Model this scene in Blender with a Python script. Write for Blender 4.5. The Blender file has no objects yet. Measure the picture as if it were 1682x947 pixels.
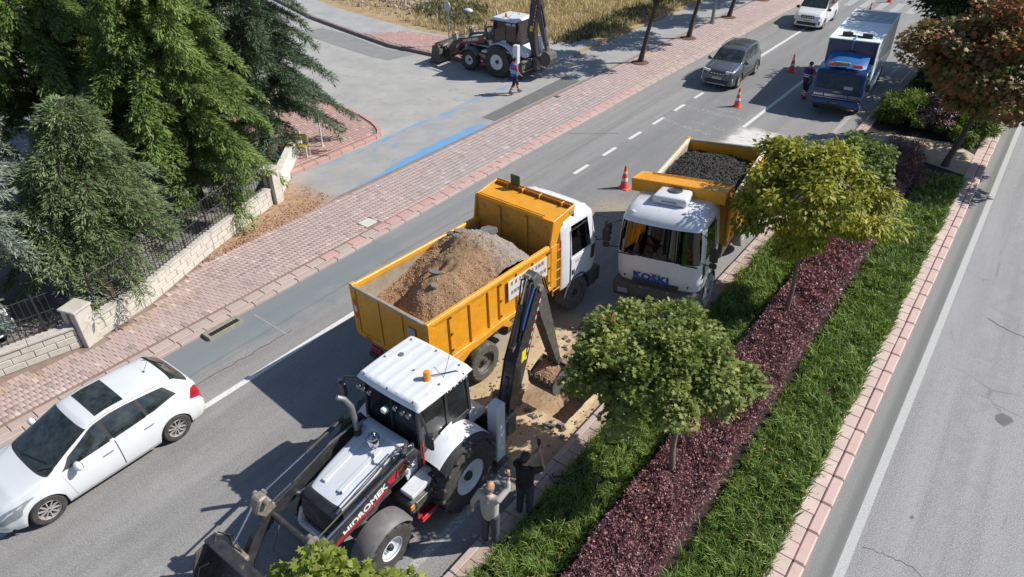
import bpy, bmesh, math, random
import numpy as np
from mathutils import Vector, Matrix, Euler
random.seed(7); np.random.seed(7)
SC = bpy.context.scene
COL = SC.collection
PI = math.pi
# ------------------------------------------------------------------ camera
cam_data = bpy.data.cameras.new('camera')
cam = bpy.data.objects.new('camera', cam_data); COL.objects.link(cam)
PITCH = math.radians(34.744); YAW = math.radians(37.346)
cam.location = (0, 0, 11.2)
cam.rotation_euler = (math.radians(90) - PITCH, 0, YAW)
cam_data.sensor_width = 36.0
cam_data.lens = 36.0 * 1121.0 / 1682.0
cam_data.clip_start = 0.1; cam_data.clip_end = 3000
SC.camera = cam
# ------------------------------------------------------------------ light
SUN_DIR = Vector((0.77, 0.72, 0.96)).normalized()          # towards the sun
world = bpy.data.worlds.new("World"); SC.world = world; world.use_nodes = True
wn = world.node_tree.nodes; wl = world.node_tree.links
sky = wn.new('ShaderNodeTexSky'); sky.sky_type = 'NISHITA'; sky.sun_disc = False
sky.sun_elevation = math.asin(SUN_DIR.z)
sky.sun_rotation = math.atan2(SUN_DIR.x, SUN_DIR.y)
sky.altitude = 900; sky.air_density = 1.0; sky.dust_density = 0.8; sky.ozone_density = 1.5
wn['Background'].inputs['Strength'].default_value = 0.09
wl.new(sky.outputs['Color'], wn['Background'].inputs['Color'])
sun_data = bpy.data.lights.new('sun', 'SUN'); sun_data.energy = 4.5; sun_data.angle = math.radians(0.5)
sun_data.color = (1.0, 0.945, 0.87)
sun = bpy.data.objects.new('sun', sun_data); COL.objects.link(sun)
sun.rotation_euler = (-SUN_DIR).to_track_quat('-Z', 'Y').to_euler()
SC.view_settings.view_transform = 'Standard'; SC.view_settings.look = 'None'
SC.view_settings.exposure = 0.47; SC.view_settings.gamma = 1.0

# ------------------------------------------------------------------ helpers: objects
def tag(o, label=None, cat=None, group=None, kind=None):
    if label: o['label'] = label
    if cat: o['category'] = cat
    if group: o['group'] = group
    if kind: o['kind'] = kind
    return o
def empty(name, loc, rz=0, label=None, cat=None, group=None, rot=None):
    o = bpy.data.objects.new(name, None); COL.objects.link(o)
    o.empty_display_size = .3
    o.location = loc; o.rotation_euler = rot if rot else (0, 0, rz)
    return tag(o, label, cat, group)
def link_mesh(name, me, mat=None, parent=None, kind=None, label=None):
    if mat is not None: me.materials.append(mat)
    o = bpy.data.objects.new(name, me); COL.objects.link(o)
    if parent: o.parent = parent
    if kind: o['kind'] = kind
    if label: o['label'] = label
    return o
def dup(o, parent=None):
    c = o.copy(); COL.objects.link(c)
    if parent is not None: c.parent = parent
    for ch in o.children:
        dup(ch, c)
    return c

class MB:
    """collects shapes; build() links them as one mesh object"""
    def __init__(s): s.bm = bmesh.new()
    def _x(s, vs, M):
        if M is not None: bmesh.ops.transform(s.bm, matrix=M, verts=vs)
    def poly(s, pts):
        s.bm.faces.new([s.bm.verts.new(p) for p in pts]); return s
    def box(s, x0, x1, y0, y1, z0, z1, bev=0, M=None, seg=1):
        r = bmesh.ops.create_cube(s.bm, size=1)
        vs = r['verts']
        bmesh.ops.transform(s.bm, matrix=Matrix.Translation(((x0+x1)/2, (y0+y1)/2, (z0+z1)/2)) @ Matrix.Diagonal((abs(x1-x0), abs(y1-y0), abs(z1-z0), 1)), verts=vs)
        if bev > 0:
            es = list({e for v in vs for e in v.link_edges})
            rr = bmesh.ops.bevel(s.bm, geom=es, offset=bev, segments=seg, profile=.5, affect='EDGES')
            vs = list({v for f in rr['faces'] for v in f.verts} | {v for v in vs if v.is_valid})
        s._x(vs, M); return s
    def hexa(s, b, t, bev=0):
        """b: 4 bottom points ccw, t: 4 top points"""
        vb = [s.bm.verts.new(p) for p in b]; vt = [s.bm.verts.new(p) for p in t]
        n = len(vb)
        fs = [s.bm.faces.new(vb[::-1]), s.bm.faces.new(vt)]
        for i in range(n): fs.append(s.bm.faces.new((vb[i], vb[(i+1) % n], vt[(i+1) % n], vt[i])))
        if bev > 0:
            es = list({e for f in fs for e in f.edges})
            bmesh.ops.bevel(s.bm, geom=es, offset=bev, segments=2, profile=.5, affect='EDGES')
        return s
    def prism(s, pts, axis, a0, a1, bev=0, M=None, seg=1):
        """polygon pts (2-D) extruded along axis from a0 to a1"""
        def P(p, a):
            if axis == 'x': return (a, p[0], p[1])
            if axis == 'y': return (p[0], a, p[1])
            return (p[0], p[1], a)
        va = [s.bm.verts.new(P(p, a0)) for p in pts]; vb = [s.bm.verts.new(P(p, a1)) for p in pts]
        n = len(pts)
        fs = [s.bm.faces.new(va), s.bm.faces.new(vb[::-1])]
        for i in range(n): fs.append(s.bm.faces.new((va[i], vb[i], vb[(i+1) % n], va[(i+1) % n])))
        vs = va + vb
        if bev > 0:
            es = list({e for f in fs for e in f.edges})
            rr = bmesh.ops.bevel(s.bm, geom=es, offset=bev, segments=seg, profile=.5, affect='EDGES')
            vs = list({v for f in rr['faces'] for v in f.verts} | {v for v in vs if v.is_valid})
        bmesh.ops.recalc_face_normals(s.bm, faces=list({f for v in vs for f in v.link_faces}))
        s._x(vs, M); return s
    def cyl(s, p0, p1, r, r2=None, seg=12, caps=True):
        p0 = Vector(p0); p1 = Vector(p1); r2 = r if r2 is None else r2
        d = p1 - p0
        q = d.to_track_quat('Z', 'Y').to_matrix()
        A = []; B = []
        for i in range(seg):
            a = 2*PI*i/seg; c = q @ Vector((math.cos(a), math.sin(a), 0))
            A.append(s.bm.verts.new(p0 + c*r)); B.append(s.bm.verts.new(p1 + c*r2))
        for i in range(seg): s.bm.faces.new((A[i], A[(i+1) % seg], B[(i+1) % seg], B[i]))
        if caps:
            s.bm.faces.new(A[::-1]); s.bm.faces.new(B)
        return s
    def tube(s, pts, r, seg=8, closed=False):
        pts = [Vector(p) for p in pts]; n = len(pts)
        rs = r if isinstance(r, (list, tuple)) else [r]*n
        rings = []
        up = Vector((0, 0, 1))
        for i, p in enumerate(pts):
            if closed: d = pts[(i+1) % n] - pts[i-1]
            else: d = pts[min(i+1, n-1)] - pts[max(i-1, 0)]
            d.normalize()
            if i == 0:
                a = d.cross(up)
                if a.length < 1e-3: a = d.cross(Vector((1, 0, 0)))
            else:
                a = a - d*a.dot(d)
                if a.length < 1e-4: a = d.cross(Vector((1, 0, 0)))
            a.normalize(); b = d.cross(a)
            rings.append([s.bm.verts.new(p + (a*math.cos(2*PI*k/seg) + b*math.sin(2*PI*k/seg))*rs[i]) for k in range(seg)])
        m = n if closed else n-1
        for i in range(m):
            R0, R1 = rings[i], rings[(i+1) % n]
            for k in range(seg): s.bm.faces.new((R0[k], R0[(k+1) % seg], R1[(k+1) % seg], R1[k]))
        if not closed:
            s.bm.faces.new(rings[0][::-1]); s.bm.faces.new(rings[-1])
        return s
    def lathe(s, prof, seg=24, M=None, closed=False, cap=True):
        """prof: (r, h) pairs about local Z"""
        rings = []; vs = []
        for r, h in prof:
            ring = [s.bm.verts.new((r*math.cos(2*PI*k/seg), r*math.sin(2*PI*k/seg), h)) for k in range(seg)]
            rings.append(ring); vs += ring
        m = len(prof) if closed else len(prof)-1
        for i in range(m):
            R0, R1 = rings[i], rings[(i+1) % len(prof)]
            for k in range(seg): s.bm.faces.new((R0[k], R0[(k+1) % seg], R1[(k+1) % seg], R1[k]))
        if not closed and cap:
            if prof[0][0] > 1e-4: s.bm.faces.new(rings[0][::-1])
            if prof[-1][0] > 1e-4: s.bm.faces.new(rings[-1])
        s._x(vs, M); return s
    def grid(s, rows, closed=False):
        V = [[s.bm.verts.new(p) for p in r] for r in rows]
        for i in range(len(V)-1):
            m = len(V[i])
            for j in range(m if closed else m-1):
                s.bm.faces.new((V[i][j], V[i][(j+1) % m], V[i+1][(j+1) % m], V[i+1][j]))
        return s
    def ball(s, c, r, sc=(1, 1, 1), sub=2, M=None):
        rr = bmesh.ops.create_icosphere(s.bm, subdivisions=sub, radius=r)
        bmesh.ops.transform(s.bm, matrix=Matrix.Translation(c) @ (M if M is not None else Matrix()) @ Matrix.Diagonal((*sc, 1)), verts=rr['verts'])
        return s
    def build(s, name, mat, parent=None, smooth=False, kind=None, label=None, weld=True, fixn=True):
        if weld: bmesh.ops.remove_doubles(s.bm, verts=s.bm.verts, dist=1e-5)
        if fixn: bmesh.ops.recalc_face_normals(s.bm, faces=s.bm.faces)
        me = bpy.data.meshes.new(name); s.bm.to_mesh(me); s.bm.free()
        if smooth: sm(me, smooth if not isinstance(smooth, bool) else 38)
        return link_mesh(name, me, mat, parent, kind, label)
def sm(me, ang=38):
    me.polygons.foreach_set('use_smooth', np.ones(len(me.polygons), dtype=bool))
    try: me.set_sharp_from_angle(angle=math.radians(ang))
    except Exception: pass
def np_mesh(name, V, F, mat=None, parent=None, kind=None, attr=None, smooth=False, label=None):
    """V (n,3), F (m,k) arrays"""
    me = bpy.data.meshes.new(name)
    V = np.ascontiguousarray(V, dtype=np.float32); F = np.ascontiguousarray(F, dtype=np.int32)
    me.vertices.add(len(V)); me.vertices.foreach_set('co', V.ravel())
    m, k = F.shape
    me.loops.add(m*k); me.loops.foreach_set('vertex_index', F.ravel())
    me.polygons.add(m); me.polygons.foreach_set('loop_start', np.arange(0, m*k, k, dtype=np.int32))
    me.polygons.foreach_set('loop_total', np.full(m, k, dtype=np.int32))
    if smooth: me.polygons.foreach_set('use_smooth', np.ones(m, dtype=bool))
    me.update(calc_edges=True)
    if attr is not None:
        a = me.attributes.new('rnd', 'FLOAT', 'POINT'); a.data.foreach_set('value', np.ascontiguousarray(attr, dtype=np.float32))
    return link_mesh(name, me, mat, parent, kind, label)
def T(x, y, z, rz=0, rx=0, ry=0):
    return Matrix.Translation((x, y, z)) @ Euler((rx, ry, rz)).to_matrix().to_4x4()

# ------------------------------------------------------------------ helpers: materials
def srgb(r, g, b):
    f = lambda c: (c/12.92 if c <= .04045 else ((c+.055)/1.055)**2.4)
    return (f(r/255), f(g/255), f(b/255), 1)
class NT:
    def __init__(s, name):
        s.m = bpy.data.materials.new(name); s.m.use_nodes = True
        s.t = s.m.node_tree; s.N = s.t.nodes; s.L = s.t.links
        s.bsdf = s.N['Principled BSDF']; s.out = s.N['Material Output']
    def n(s, typ, **kw):
        x = s.N.new(typ)
        for k, v in kw.items(): setattr(x, k, v)
        return x
    def l(s, a, b): s.L.new(a, b)
    def pos(s, obj=False):
        if obj: return s.n('ShaderNodeTexCoord').outputs['Object']
        return s.n('ShaderNodeNewGeometry').outputs['Position']
    def noise(s, vec, scale, detail=4, rough=.55, dist=0):
        x = s.n('ShaderNodeTexNoise'); x.inputs['Scale'].default_value = scale; x.inputs['Detail'].default_value = detail
        x.inputs['Roughness'].default_value = rough; x.inputs['Distortion'].default_value = dist
        s.l(vec, x.inputs['Vector']); return x.outputs['Fac']
    def ramp(s, fac, stops):
        x = s.n('ShaderNodeValToRGB'); e = x.color_ramp.elements
        while len(e) < len(stops): e.new(.5)
        for i, (p, c) in enumerate(stops):
            e[i].position = p; e[i].color = c if len(c) == 4 else (*c, 1)
        s.l(fac, x.inputs['Fac']); return x.outputs['Color']
    def math(s, op, a, b=None, clamp=False):
        x = s.n('ShaderNodeMath', operation=op, use_clamp=clamp)
        for i, v in enumerate((a, b)):
            if v is None: continue
            if isinstance(v, (int, float)): x.inputs[i].default_value = v
            else: s.l(v, x.inputs[i])
        return x.outputs[0]
    def mix(s, fac, a, b, blend='MIX'):
        x = s.n('ShaderNodeMix', data_type='RGBA', blend_type=blend)
        for i, v in ((0, fac), (6, a), (7, b)):
            if isinstance(v, (int, float)): x.inputs[i].default_value = v
            elif isinstance(v, tuple): x.inputs[i].default_value = v if len(v) == 4 else (*v, 1)
            else: s.l(v, x.inputs[i])
        return x.outputs[2]
    def sepxyz(s, v):
        x = s.n('ShaderNodeSeparateXYZ'); s.l(v, x.inputs[0]); return x.outputs
    def scalev(s, v, sc):
        x = s.n('ShaderNodeVectorMath', operation='MULTIPLY'); s.l(v, x.inputs[0]); x.inputs[1].default_value = sc; return x.outputs[0]
    def smooth(s, v, a, b):
        x = s.n('ShaderNodeMapRange', interpolation_type='SMOOTHSTEP'); s.l(v, x.inputs[0])
        x.inputs[1].default_value = a; x.inputs[2].default_value = b; return x.outputs[0]
    def boxmask(s, X, Y, x0, x1, y0, y1, soft=.2):
        a = s.math('MULTIPLY', s.smooth(X, x0-soft, x0+soft), s.smooth(X, x1+soft, x1-soft))
        b = s.math('MULTIPLY', s.smooth(Y, y0-soft, y0+soft), s.smooth(Y, y1+soft, y1-soft))
        return s.math('MULTIPLY', a, b)
    def bump(s, h, strength=.3, dist=.02):
        x = s.n('ShaderNodeBump'); x.inputs['Strength'].default_value = strength; x.inputs['Distance'].default_value = dist
        s.l(h, x.inputs['Height']); s.l(x.outputs[0], s.bsdf.inputs['Normal'])
    def col(s, c):
        if isinstance(c, tuple): s.bsdf.inputs['Base Color'].default_value = c if len(c) == 4 else (*c, 1)
        else: s.l(c, s.bsdf.inputs['Base Color'])
    def set(s, **kw):
        for k, v in kw.items():
            i = s.bsdf.inputs[k]
            if isinstance(v, (int, float, tuple)): i.default_value = v
            else: s.l(v, i)
        return s
MATS = {}
def mat(name, c1, c2=None, scale=6, rough=.6, metal=0, bump=0, bscale=60, coat=0, spec=.5, obj=True, lo=.35, hi=.65, dirt=None, dirt_amt=.5, rnd=0, emit=None):
    """colour with noise variation, fine relief and optional dirt; procedural"""
    if name in MATS: return MATS[name]
    n = NT(name); P = n.pos(obj)
    c1 = tuple(c1[:3]); c2 = tuple((c2 or c1)[:3])
    if c2 == c1: c2 = tuple(v*.86 for v in c1)
    c = n.ramp(n.noise(P, scale, 5, .6), [(lo, (*c1, 1)), (hi, (*c2, 1))])
    if rnd:
        oi = n.n('ShaderNodeObjectInfo').outputs['Random']
        c = n.mix(n.math('MULTIPLY', oi, rnd), c, tuple(v*.55 for v in c1), 'MIX')
    if dirt:
        f = n.smooth(n.noise(P, scale*1.7, 7, .7), .62-.22*dirt_amt, .75)
        c = n.mix(f, c, tuple(dirt[:3]))
    n.col(c)
    n.set(Roughness=rough, Metallic=metal); n.bsdf.inputs['Specular IOR Level'].default_value = spec
    if coat: n.set(**{'Coat Weight': coat, 'Coat Roughness': .04})
    if bump: n.bump(n.noise(P, bscale, 4, .6), bump, .01)
    if emit: n.set(**{'Emission Color': (*emit[:3], 1), 'Emission Strength': emit[3]})
    MATS[name] = n.m; return n.m
def leaf_mat(name, cols, trans=.3, scale=1.2, rough=.55):
    """foliage: per-leaf random colour along a ramp plus large soft variation"""
    n = NT(name); P = n.pos()
    a = n.n('ShaderNodeAttribute'); a.attribute_name = 'rnd'
    f = n.math('ADD', n.math('MULTIPLY', a.outputs['Fac'], .7), n.math('MULTIPLY', n.noise(P, scale, 3, .5), .6))
    f = n.math('SUBTRACT', f, .15)
    k = len(cols)
    c = n.ramp(f, [(i/(k-1), cols[i]) for i in range(k)])
    n.col(c); n.set(Roughness=rough); n.bsdf.inputs['Specular IOR Level'].default_value = .35
    tr = n.n('ShaderNodeBsdfTranslucent'); n.l(n.mix(1.0, c, (1.0, 1.0, .55, 1), 'MULTIPLY'), tr.inputs['Color'])
    mx = n.n('ShaderNodeMixShader'); mx.inputs[0].default_value = trans
    n.l(n.bsdf.outputs[0], mx.inputs[1]); n.l(tr.outputs[0], mx.inputs[2]); n.l(mx.outputs[0], n.out.inputs['Surface'])
    return n.m
def text_mesh(name, body, size, mat_, parent, M, extrude=.002, bold=0, xs=1.0, spacing=1.0):
    cu = bpy.data.curves.new(name, 'FONT'); cu.body = body; cu.size = size; cu.extrude = extrude; cu.offset = bold
    cu.align_x = 'CENTER'; cu.align_y = 'CENTER'; cu.space_character = spacing
    cu.resolution_u = 3
    o = bpy.data.objects.new(name, cu); COL.objects.link(o)
    me = bpy.data.meshes.new_from_object(o, depsgraph=None) if False else o.to_mesh().copy()
    o.to_mesh_clear(); bpy.data.objects.remove(o)
    me.transform(Matrix.Diagonal((xs, 1, 1, 1))); me.transform(M)
    me.name = name
    return link_mesh(name, me, mat_, parent)
# ================================================================== setting
HX0, HX1, HY0, HY1 = -6.95, -5.62, 9.32, 12.1            # the trench
def asphalt(name, base, tint, left=True):
    n = NT(name); P = n.pos(); X, Y, Z = n.sepxyz(P)
    st = n.noise(n.scalev(P, (2.2, .12, 1)), 1.0, 5, .6)           # streaks along the road
    big = n.noise(P, .35, 4, .6); fine = n.noise(P, 38, 3, .75); mid = n.noise(P, 6, 5, .65)
    sp = n.noise(P, 85, 2, .6)
    c = n.ramp(st, [(.3, tuple(v*.70 for v in base)), (.5, base), (.7, tuple(v*1.22 for v in base))])
    c = n.mix(n.math('MULTIPLY', n.smooth(big, .4, .7), .5), c, tint)
    c = n.mix(n.math('MULTIPLY', n.smooth(mid, .48, .7), .38), c, tuple(v*.6 for v in base))
    c = n.mix(n.math('MULTIPLY', n.smooth(fine, .44, .62), .60 if left else .70), c, tuple(min(1, v*1.8) for v in base))
    c = n.mix(n.math('MULTIPLY', n.smooth(sp, .50, .62), .60), c, tuple(v*.35 for v in base))
    wob = n.math('MULTIPLY', n.math('SUBTRACT', n.noise(P, 1.3, 5, .6), .5), 2.6)
    wx = n.math('ADD', X, wob); wy = n.math('ADD', Y, n.math('MULTIPLY', wob, .8))
    if left:
        blue = n.boxmask(wx, wy, -15.6, -13.6, 3.2, 12.6, .45)      # bluish resurfaced gutter strip
        c = n.mix(n.math('MULTIPLY', blue, .75), c, (.155, .19, .205))
        bl2 = n.math('MULTIPLY', n.boxmask(wx, wy, -15.4, -13.5, 12.8, 18, .6), .35)
        c = n.mix(bl2, c, (.18, .20, .21))
        seam = n.math('MULTIPLY', n.boxmask(n.math('ADD', X, n.math('MULTIPLY', wob, .08)), Y, -13.78, -13.72, -5, 60, .05), .35)
        c = n.mix(seam, c, tuple(v*.35 for v in base))
        dark = n.math('MULTIPLY', n.boxmask(X, Y, -12.35, -9.6, 18, 60, .5), .35)
        c = n.mix(dark, c, (.125, .135, .145))
        tyre = n.math('ADD', n.boxmask(wx, Y, -11.9, -11.5, 0, 40, .3), n.boxmask(wx, Y, -10.3, -9.9, 0, 40, .3))
        c = n.mix(n.math('MULTIPLY', tyre, .22), c, tuple(v*.6 for v in base))
        # dust and sand spilled by the works
        sn = n.noise(P, 9, 6, .7)
        s1 = n.math('MULTIPLY', n.boxmask(wx, wy, -8.5, -4.4, 7.4, 13.0, .5), n.smooth(sn, .2, .5))
        s2 = n.math('MULTIPLY', n.boxmask(wx, wy, -9.6, -5.3, 12, 16.2, 1.2), n.smooth(sn, .35, .75))
        s3 = n.math('MULTIPLY', n.boxmask(wx, wy, -10.6, -8.7, 13.5, 19.5, .7), n.math('MULTIPLY', n.smooth(sn, .3, .7), .8))
        s = n.math('MAXIMUM', n.math('MAXIMUM', s1, n.math('MULTIPLY', s2, .7)), s3)
        sc_ = n.ramp(n.noise(P, 4, 6, .7), [(.3, (.37, .275, .165)), (.7, (.47, .36, .225))])
        c = n.mix(s, c, sc_)
        ch = n.math('MULTIPLY', n.boxmask(wx, wy, -9.3, -6.2, 25.6, 28.8, .35), n.smooth(n.noise(n.scalev(P, (1, 2.2, 1)), 2.2, 6, .75), .30, .50))
        c = n.mix(n.math('MULTIPLY', ch, .95), c, (.60, .59, .55))
        ch2 = n.math('MULTIPLY', n.boxmask(wx, wy, -9.8, -8.4, .4, 2.6, .3), n.smooth(n.noise(n.scalev(P, (2.6, 1, 1)), 3.5, 7, .8), .54, .66))
        c = n.mix(n.math('MULTIPLY', ch2, .7), c, (.36, .36, .35))
    else:
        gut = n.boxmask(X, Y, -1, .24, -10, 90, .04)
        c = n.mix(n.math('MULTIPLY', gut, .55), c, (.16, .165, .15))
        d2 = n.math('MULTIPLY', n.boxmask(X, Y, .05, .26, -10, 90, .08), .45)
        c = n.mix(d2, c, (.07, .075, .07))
        cr = n.n('ShaderNodeTexVoronoi', feature='DISTANCE_TO_EDGE'); cr.inputs['Scale'].default_value = .35
        nv = n.n('ShaderNodeMixRGB'); nv.inputs[0].default_value = .12; n.l(P, nv.inputs[1])
        nt = n.n('ShaderNodeTexNoise'); nt.inputs['Scale'].default_value = 1.4; nt.inputs['Detail'].default_value = 5; n.l(P, nt.inputs['Vector']); n.l(nt.outputs['Color'], nv.inputs[2])
        n.l(nv.outputs[0], cr.inputs['Vector'])
        c = n.mix(n.math('MULTIPLY', n.smooth(cr.outputs['Distance'], .012, .002), n.math('MULTIPLY', n.smooth(big, .55, .66), .45)), c, (.10, .10, .10))
        tr = n.math('ADD', n.boxmask(wx, Y, 1.5, 1.75, -5, 80, .25), n.boxmask(wx, Y, 3.2, 3.45, -5, 80, .25))
        c = n.mix(n.math('MULTIPLY', tr, .25), c, tuple(v*.55 for v in base))
    n.col(c); n.set(Roughness=.85)
    n.bump(n.math('ADD', fine, n.math('MULTIPLY', sp, .6)), .35, .008)
    return n.m
M_road = asphalt('asphalt_road', (.225, .221, .215), (.195, .20, .203))
M_road2 = asphalt('asphalt_right_road', (.25, .25, .255), (.225, .23, .238), left=False)
M_side = mat('side_street_asphalt', (.365, .36, .335), (.30, .297, .287), scale=.7, rough=.9, bump=.25, bscale=70, obj=False, dirt=(.25, .25, .245), dirt_amt=.5)
M_conc = mat('pale_concrete', (.36, .36, .35), (.28, .285, .285), scale=.8, rough=.9, bump=.2, bscale=70, obj=False)
M_bpatch = mat('dark_asphalt_patch', (.15, .15, .145), (.12, .12, .12), scale=3, rough=.9, bump=.3, bscale=90, obj=False)
M_soil = mat('dry_soil', (.15, .10, .06), (.22, .16, .10), scale=3, rough=1, bump=.8, bscale=25, obj=False, dirt=(.07, .05, .035))
M_msoil = mat('median_soil', (.022, .016, .012), (.04, .03, .022), scale=5, rough=1, bump=.8, bscale=25, obj=False)  # soil painted near black to carry the shaded gaps beside the hedge
M_field = mat('field_soil', (.36, .27, .15), (.27, .19, .10), scale=1.2, rough=1, bump=.7, bscale=14, obj=False, dirt=(.42, .36, .26), dirt_amt=.5)
M_yard = mat('yard_concrete', (.30, .29, .28), (.20, .19, .18), scale=.9, rough=.95, bump=.4, bscale=20, obj=False, dirt=(.10, .085, .06), dirt_amt=.8)
M_pink = mat('pink_kerb', (.56, .40, .36), (.50, .37, .335), scale=3, rough=.85, bump=.25, bscale=80, obj=False, rnd=.16, dirt=(.42, .34, .28), dirt_amt=.3)
M_paveR = mat('pink_paver', (.60, .47, .42), (.52, .40, .36), scale=3, rough=.85, bump=.25, bscale=80, obj=False, rnd=.22, dirt=(.46, .40, .33), dirt_amt=.4)
def brick_mat(name, a, b, grey, obj_rnd=True, attr=False):
    n = NT(name); P = n.pos(); X, Y, Z = n.sepxyz(P)
    f = n.noise(P, .5, 5, .65)
    c = n.ramp(f, [(.35, a), (.62, b)])
    # greyer and worn further along the street, sandy at the wall foot
    g = n.math('MULTIPLY', n.smooth(Y, 13.5, 17), n.smooth(Y, 32, 27))
    c = n.mix(n.math('MULTIPLY', g, n.math('ADD', .35, n.math('MULTIPLY', n.smooth(X, -17.6, -16), .35))), c, grey)
    s_ = n.math('MULTIPLY', n.smooth(X, -16.0, -16.9), n.smooth(Y, 9, 5))
    s_ = n.math('MULTIPLY', s_, n.smooth(n.noise(P, 2.2, 6, .7), .4, .62))
    c = n.mix(n.math('MULTIPLY', s_, .8), c, (.40, .27, .165, 1))
    rr = n.n('ShaderNodeObjectInfo').outputs['Random'] if not attr else None
    if attr:
        at = n.n('ShaderNodeAttribute'); at.attribute_name = 'rnd'; rr = at.outputs['Fac']
    c = n.mix(n.math('MULTIPLY', rr, .42), c, tuple(v*.62 for v in a[:3]))
    c = n.mix(n.math('MULTIPLY', n.smooth(rr, .93, .95), .5), c, (.24, .20, .19, 1)); c = n.mix(n.math('MULTIPLY', n.smooth(rr, .05, .03), .45), c, (.60, .50, .45, 1))
    c = n.mix(n.math('MULTIPLY', n.smooth(n.noise(P, 5, 6, .75), .6, .72), .5), c, (.19, .12, .09, 1))
    n.col(c); n.set(Roughness=.9); n.bump(n.noise(P, 90, 3, .6), .3, .006)
    return n.m
M_brick = brick_mat('paving_brick', (.475, .36, .33, 1), (.42, .33, .31, 1), (.36, .335, .32))
M_brick2 = brick_mat('paving_brick_far', (.475, .36, .33, 1), (.42, .33, .31, 1), (.36, .335, .32), attr=True)
M_joint = mat('paving_joint_sand', (.20, .145, .12), (.26, .19, .155), scale=4, rough=1, obj=False)
M_paint = NT('road_paint')
_p = M_paint.pos()
M_paint.col(M_paint.mix(M_paint.smooth(M_paint.noise(_p, 22, 6, .8), .5, .68), (.62, .62, .60, 1), (.26, .265, .27, 1)))
M_paint.set(Roughness=.75); M_paint = M_paint.m
M_paint2 = NT('worn_road_paint')
_p = M_paint2.pos()
M_paint2.col(M_paint2.mix(M_paint2.smooth(M_paint2.noise(_p, 14, 7, .85), .36, .60), (.52, .53, .50, 1), (.20, .205, .205, 1)))
M_paint2.set(Roughness=.8); M_paint2 = M_paint2.m

M_paint3 = NT('greyed_road_paint')
_p = M_paint3.pos()
M_paint3.col(M_paint3.mix(M_paint3.smooth(M_paint3.noise(_p, 30, 6, .85), .45, .65), (.44, .45, .44, 1), (.29, .295, .29, 1)))
M_paint3.set(Roughness=.8); M_paint3 = M_paint3.m
def sheet(name, polys, z, m, kind='structure', parent=None, th=0):
    b = MB()
    for p in polys:
        if th: b.prism(p, 'z', z-th, z)
        else: b.poly([(x, y, z) for x, y in p])
    return b.build(name, m, parent, kind=kind)
def rect(x0, x1, y0, y1): return [(x0, y0), (x1, y0), (x1, y1), (x0, y1)]
# ground to the horizon, open at the trench
sheet('ground', [rect(-900, HX0, -600, 1500), rect(HX1, 900, -600, 1500), rect(HX0, HX1, -600, HY0), rect(HX0, HX1, HY1, 1500)], -.03, M_field)
RX0, RX1 = -15.1, -5.2
sheet('road', [rect(RX0-.5, HX0, -14, 130), rect(HX1, RX1+.05, -14, 130), rect(HX0, HX1, -14, HY0), rect(HX0, HX1, HY1, 130)], 0, M_road)
sheet('right_road', [rect(-.22, 9.5, -10, 130)], 0, M_road2)
# trench with earth walls
def trench():
    rng = random.Random(3); b = MB(); n = 10
    ring = []
    for i in range(n): ring.append((HX0+(HX1-HX0)*i/n, HY0))
    for i in range(n*2): ring.append((HX1, HY0+(HY1-HY0)*i/(2*n)))
    for i in range(n): ring.append((HX1-(HX1-HX0)*i/n, HY1))
    for i in range(n*2): ring.append((HX0, HY1-(HY1-HY0)*i/(2*n)))
    cx, cy = (HX0+HX1)/2, (HY0+HY1)/2
    rows = []
    for k, (z, s) in enumerate([(.012, 1.035), (-.10, 1.0), (-.35, .97), (-.7, .93), (-1.05, .86), (-1.25, .6), (-1.3, .2)]):
        row = []
        for (x, y) in ring:
            j = 0 if k == 0 else .035
            row.append((cx+(x-cx)*s+rng.uniform(-j, j), cy+(y-cy)*(1+(s-1)*.6)+rng.uniform(-j, j), z+rng.uniform(-j, j)))
        rows.append(row)
    b.grid(rows, closed=True)
    b.poly(rows[-1])
    return b.build('trench', mat('trench_earth', (.26, .18, .11), (.36, .26, .165), scale=5, rough=1, bump=1, bscale=18, obj=False, dirt=(.08, .055, .035), dirt_amt=.7), None, smooth=80, kind='structure', fixn=False)
trench()
# loose sand spread round the trench
def sand_heap(name, pts_fn, x0, x1, y0, y1, nx, ny, m, hfun):
    xs = np.linspace(x0, x1, nx); ys = np.linspace(y0, y1, ny)
    V = []; 
    for y in ys:
        for x in xs: V.append((x, y, hfun(x, y)))
    idx = {}
    F = []
    for j in range(ny-1):
        for i in range(nx-1):
            a = j*nx+i
            mx = (xs[i]+xs[i+1])/2; my = (ys[j]+ys[j+1])/2
            if pts_fn(mx, my): F.append((a, a+1, a+nx+1, a+nx))
    return np_mesh(name, np.array(V), np.array(F), m, kind='stuff', smooth=True)
from mathutils import noise as mnoise
def nz(x, y, s=1, o=0): return mnoise.noise(Vector((x*s, y*s, o)))
def sand_h(x, y):
    e = min(x+8.0, -5.25-x, y-7.6, 12.6-y)
    h = .022*max(0, min(1, e*2.2-.2)) - .010 + .010*nz(x, y, 1.2)*min(1, max(0, 1.6-e*1.5)) + .006*nz(x, y, 5, 4)
    # raised spoil lip along the trench
    dx = max(HX0-x, 0, x-HX1); dy = max(HY0-y, 0, y-HY1)
    d = math.hypot(dx, dy)
    return h + .05*math.exp(-d/.12)*(.6+.8*nz(x, y, 6, 9))
M_sand = mat('spilled_sand', (.46, .345, .205), (.53, .41, .265), scale=2.5, rough=1, bump=.5, bscale=60, obj=False, dirt=(.24, .165, .10), dirt_amt=.35)
sand_heap('sand', lambda x, y: not (HX0-.01 < x < HX1+.01 and HY0-.01 < y < HY1+.01), -8.1, -5.22, 7.4, 12.8, 90, 160, M_sand, sand_h)
b = MB(); rg = random.Random(5)
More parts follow.
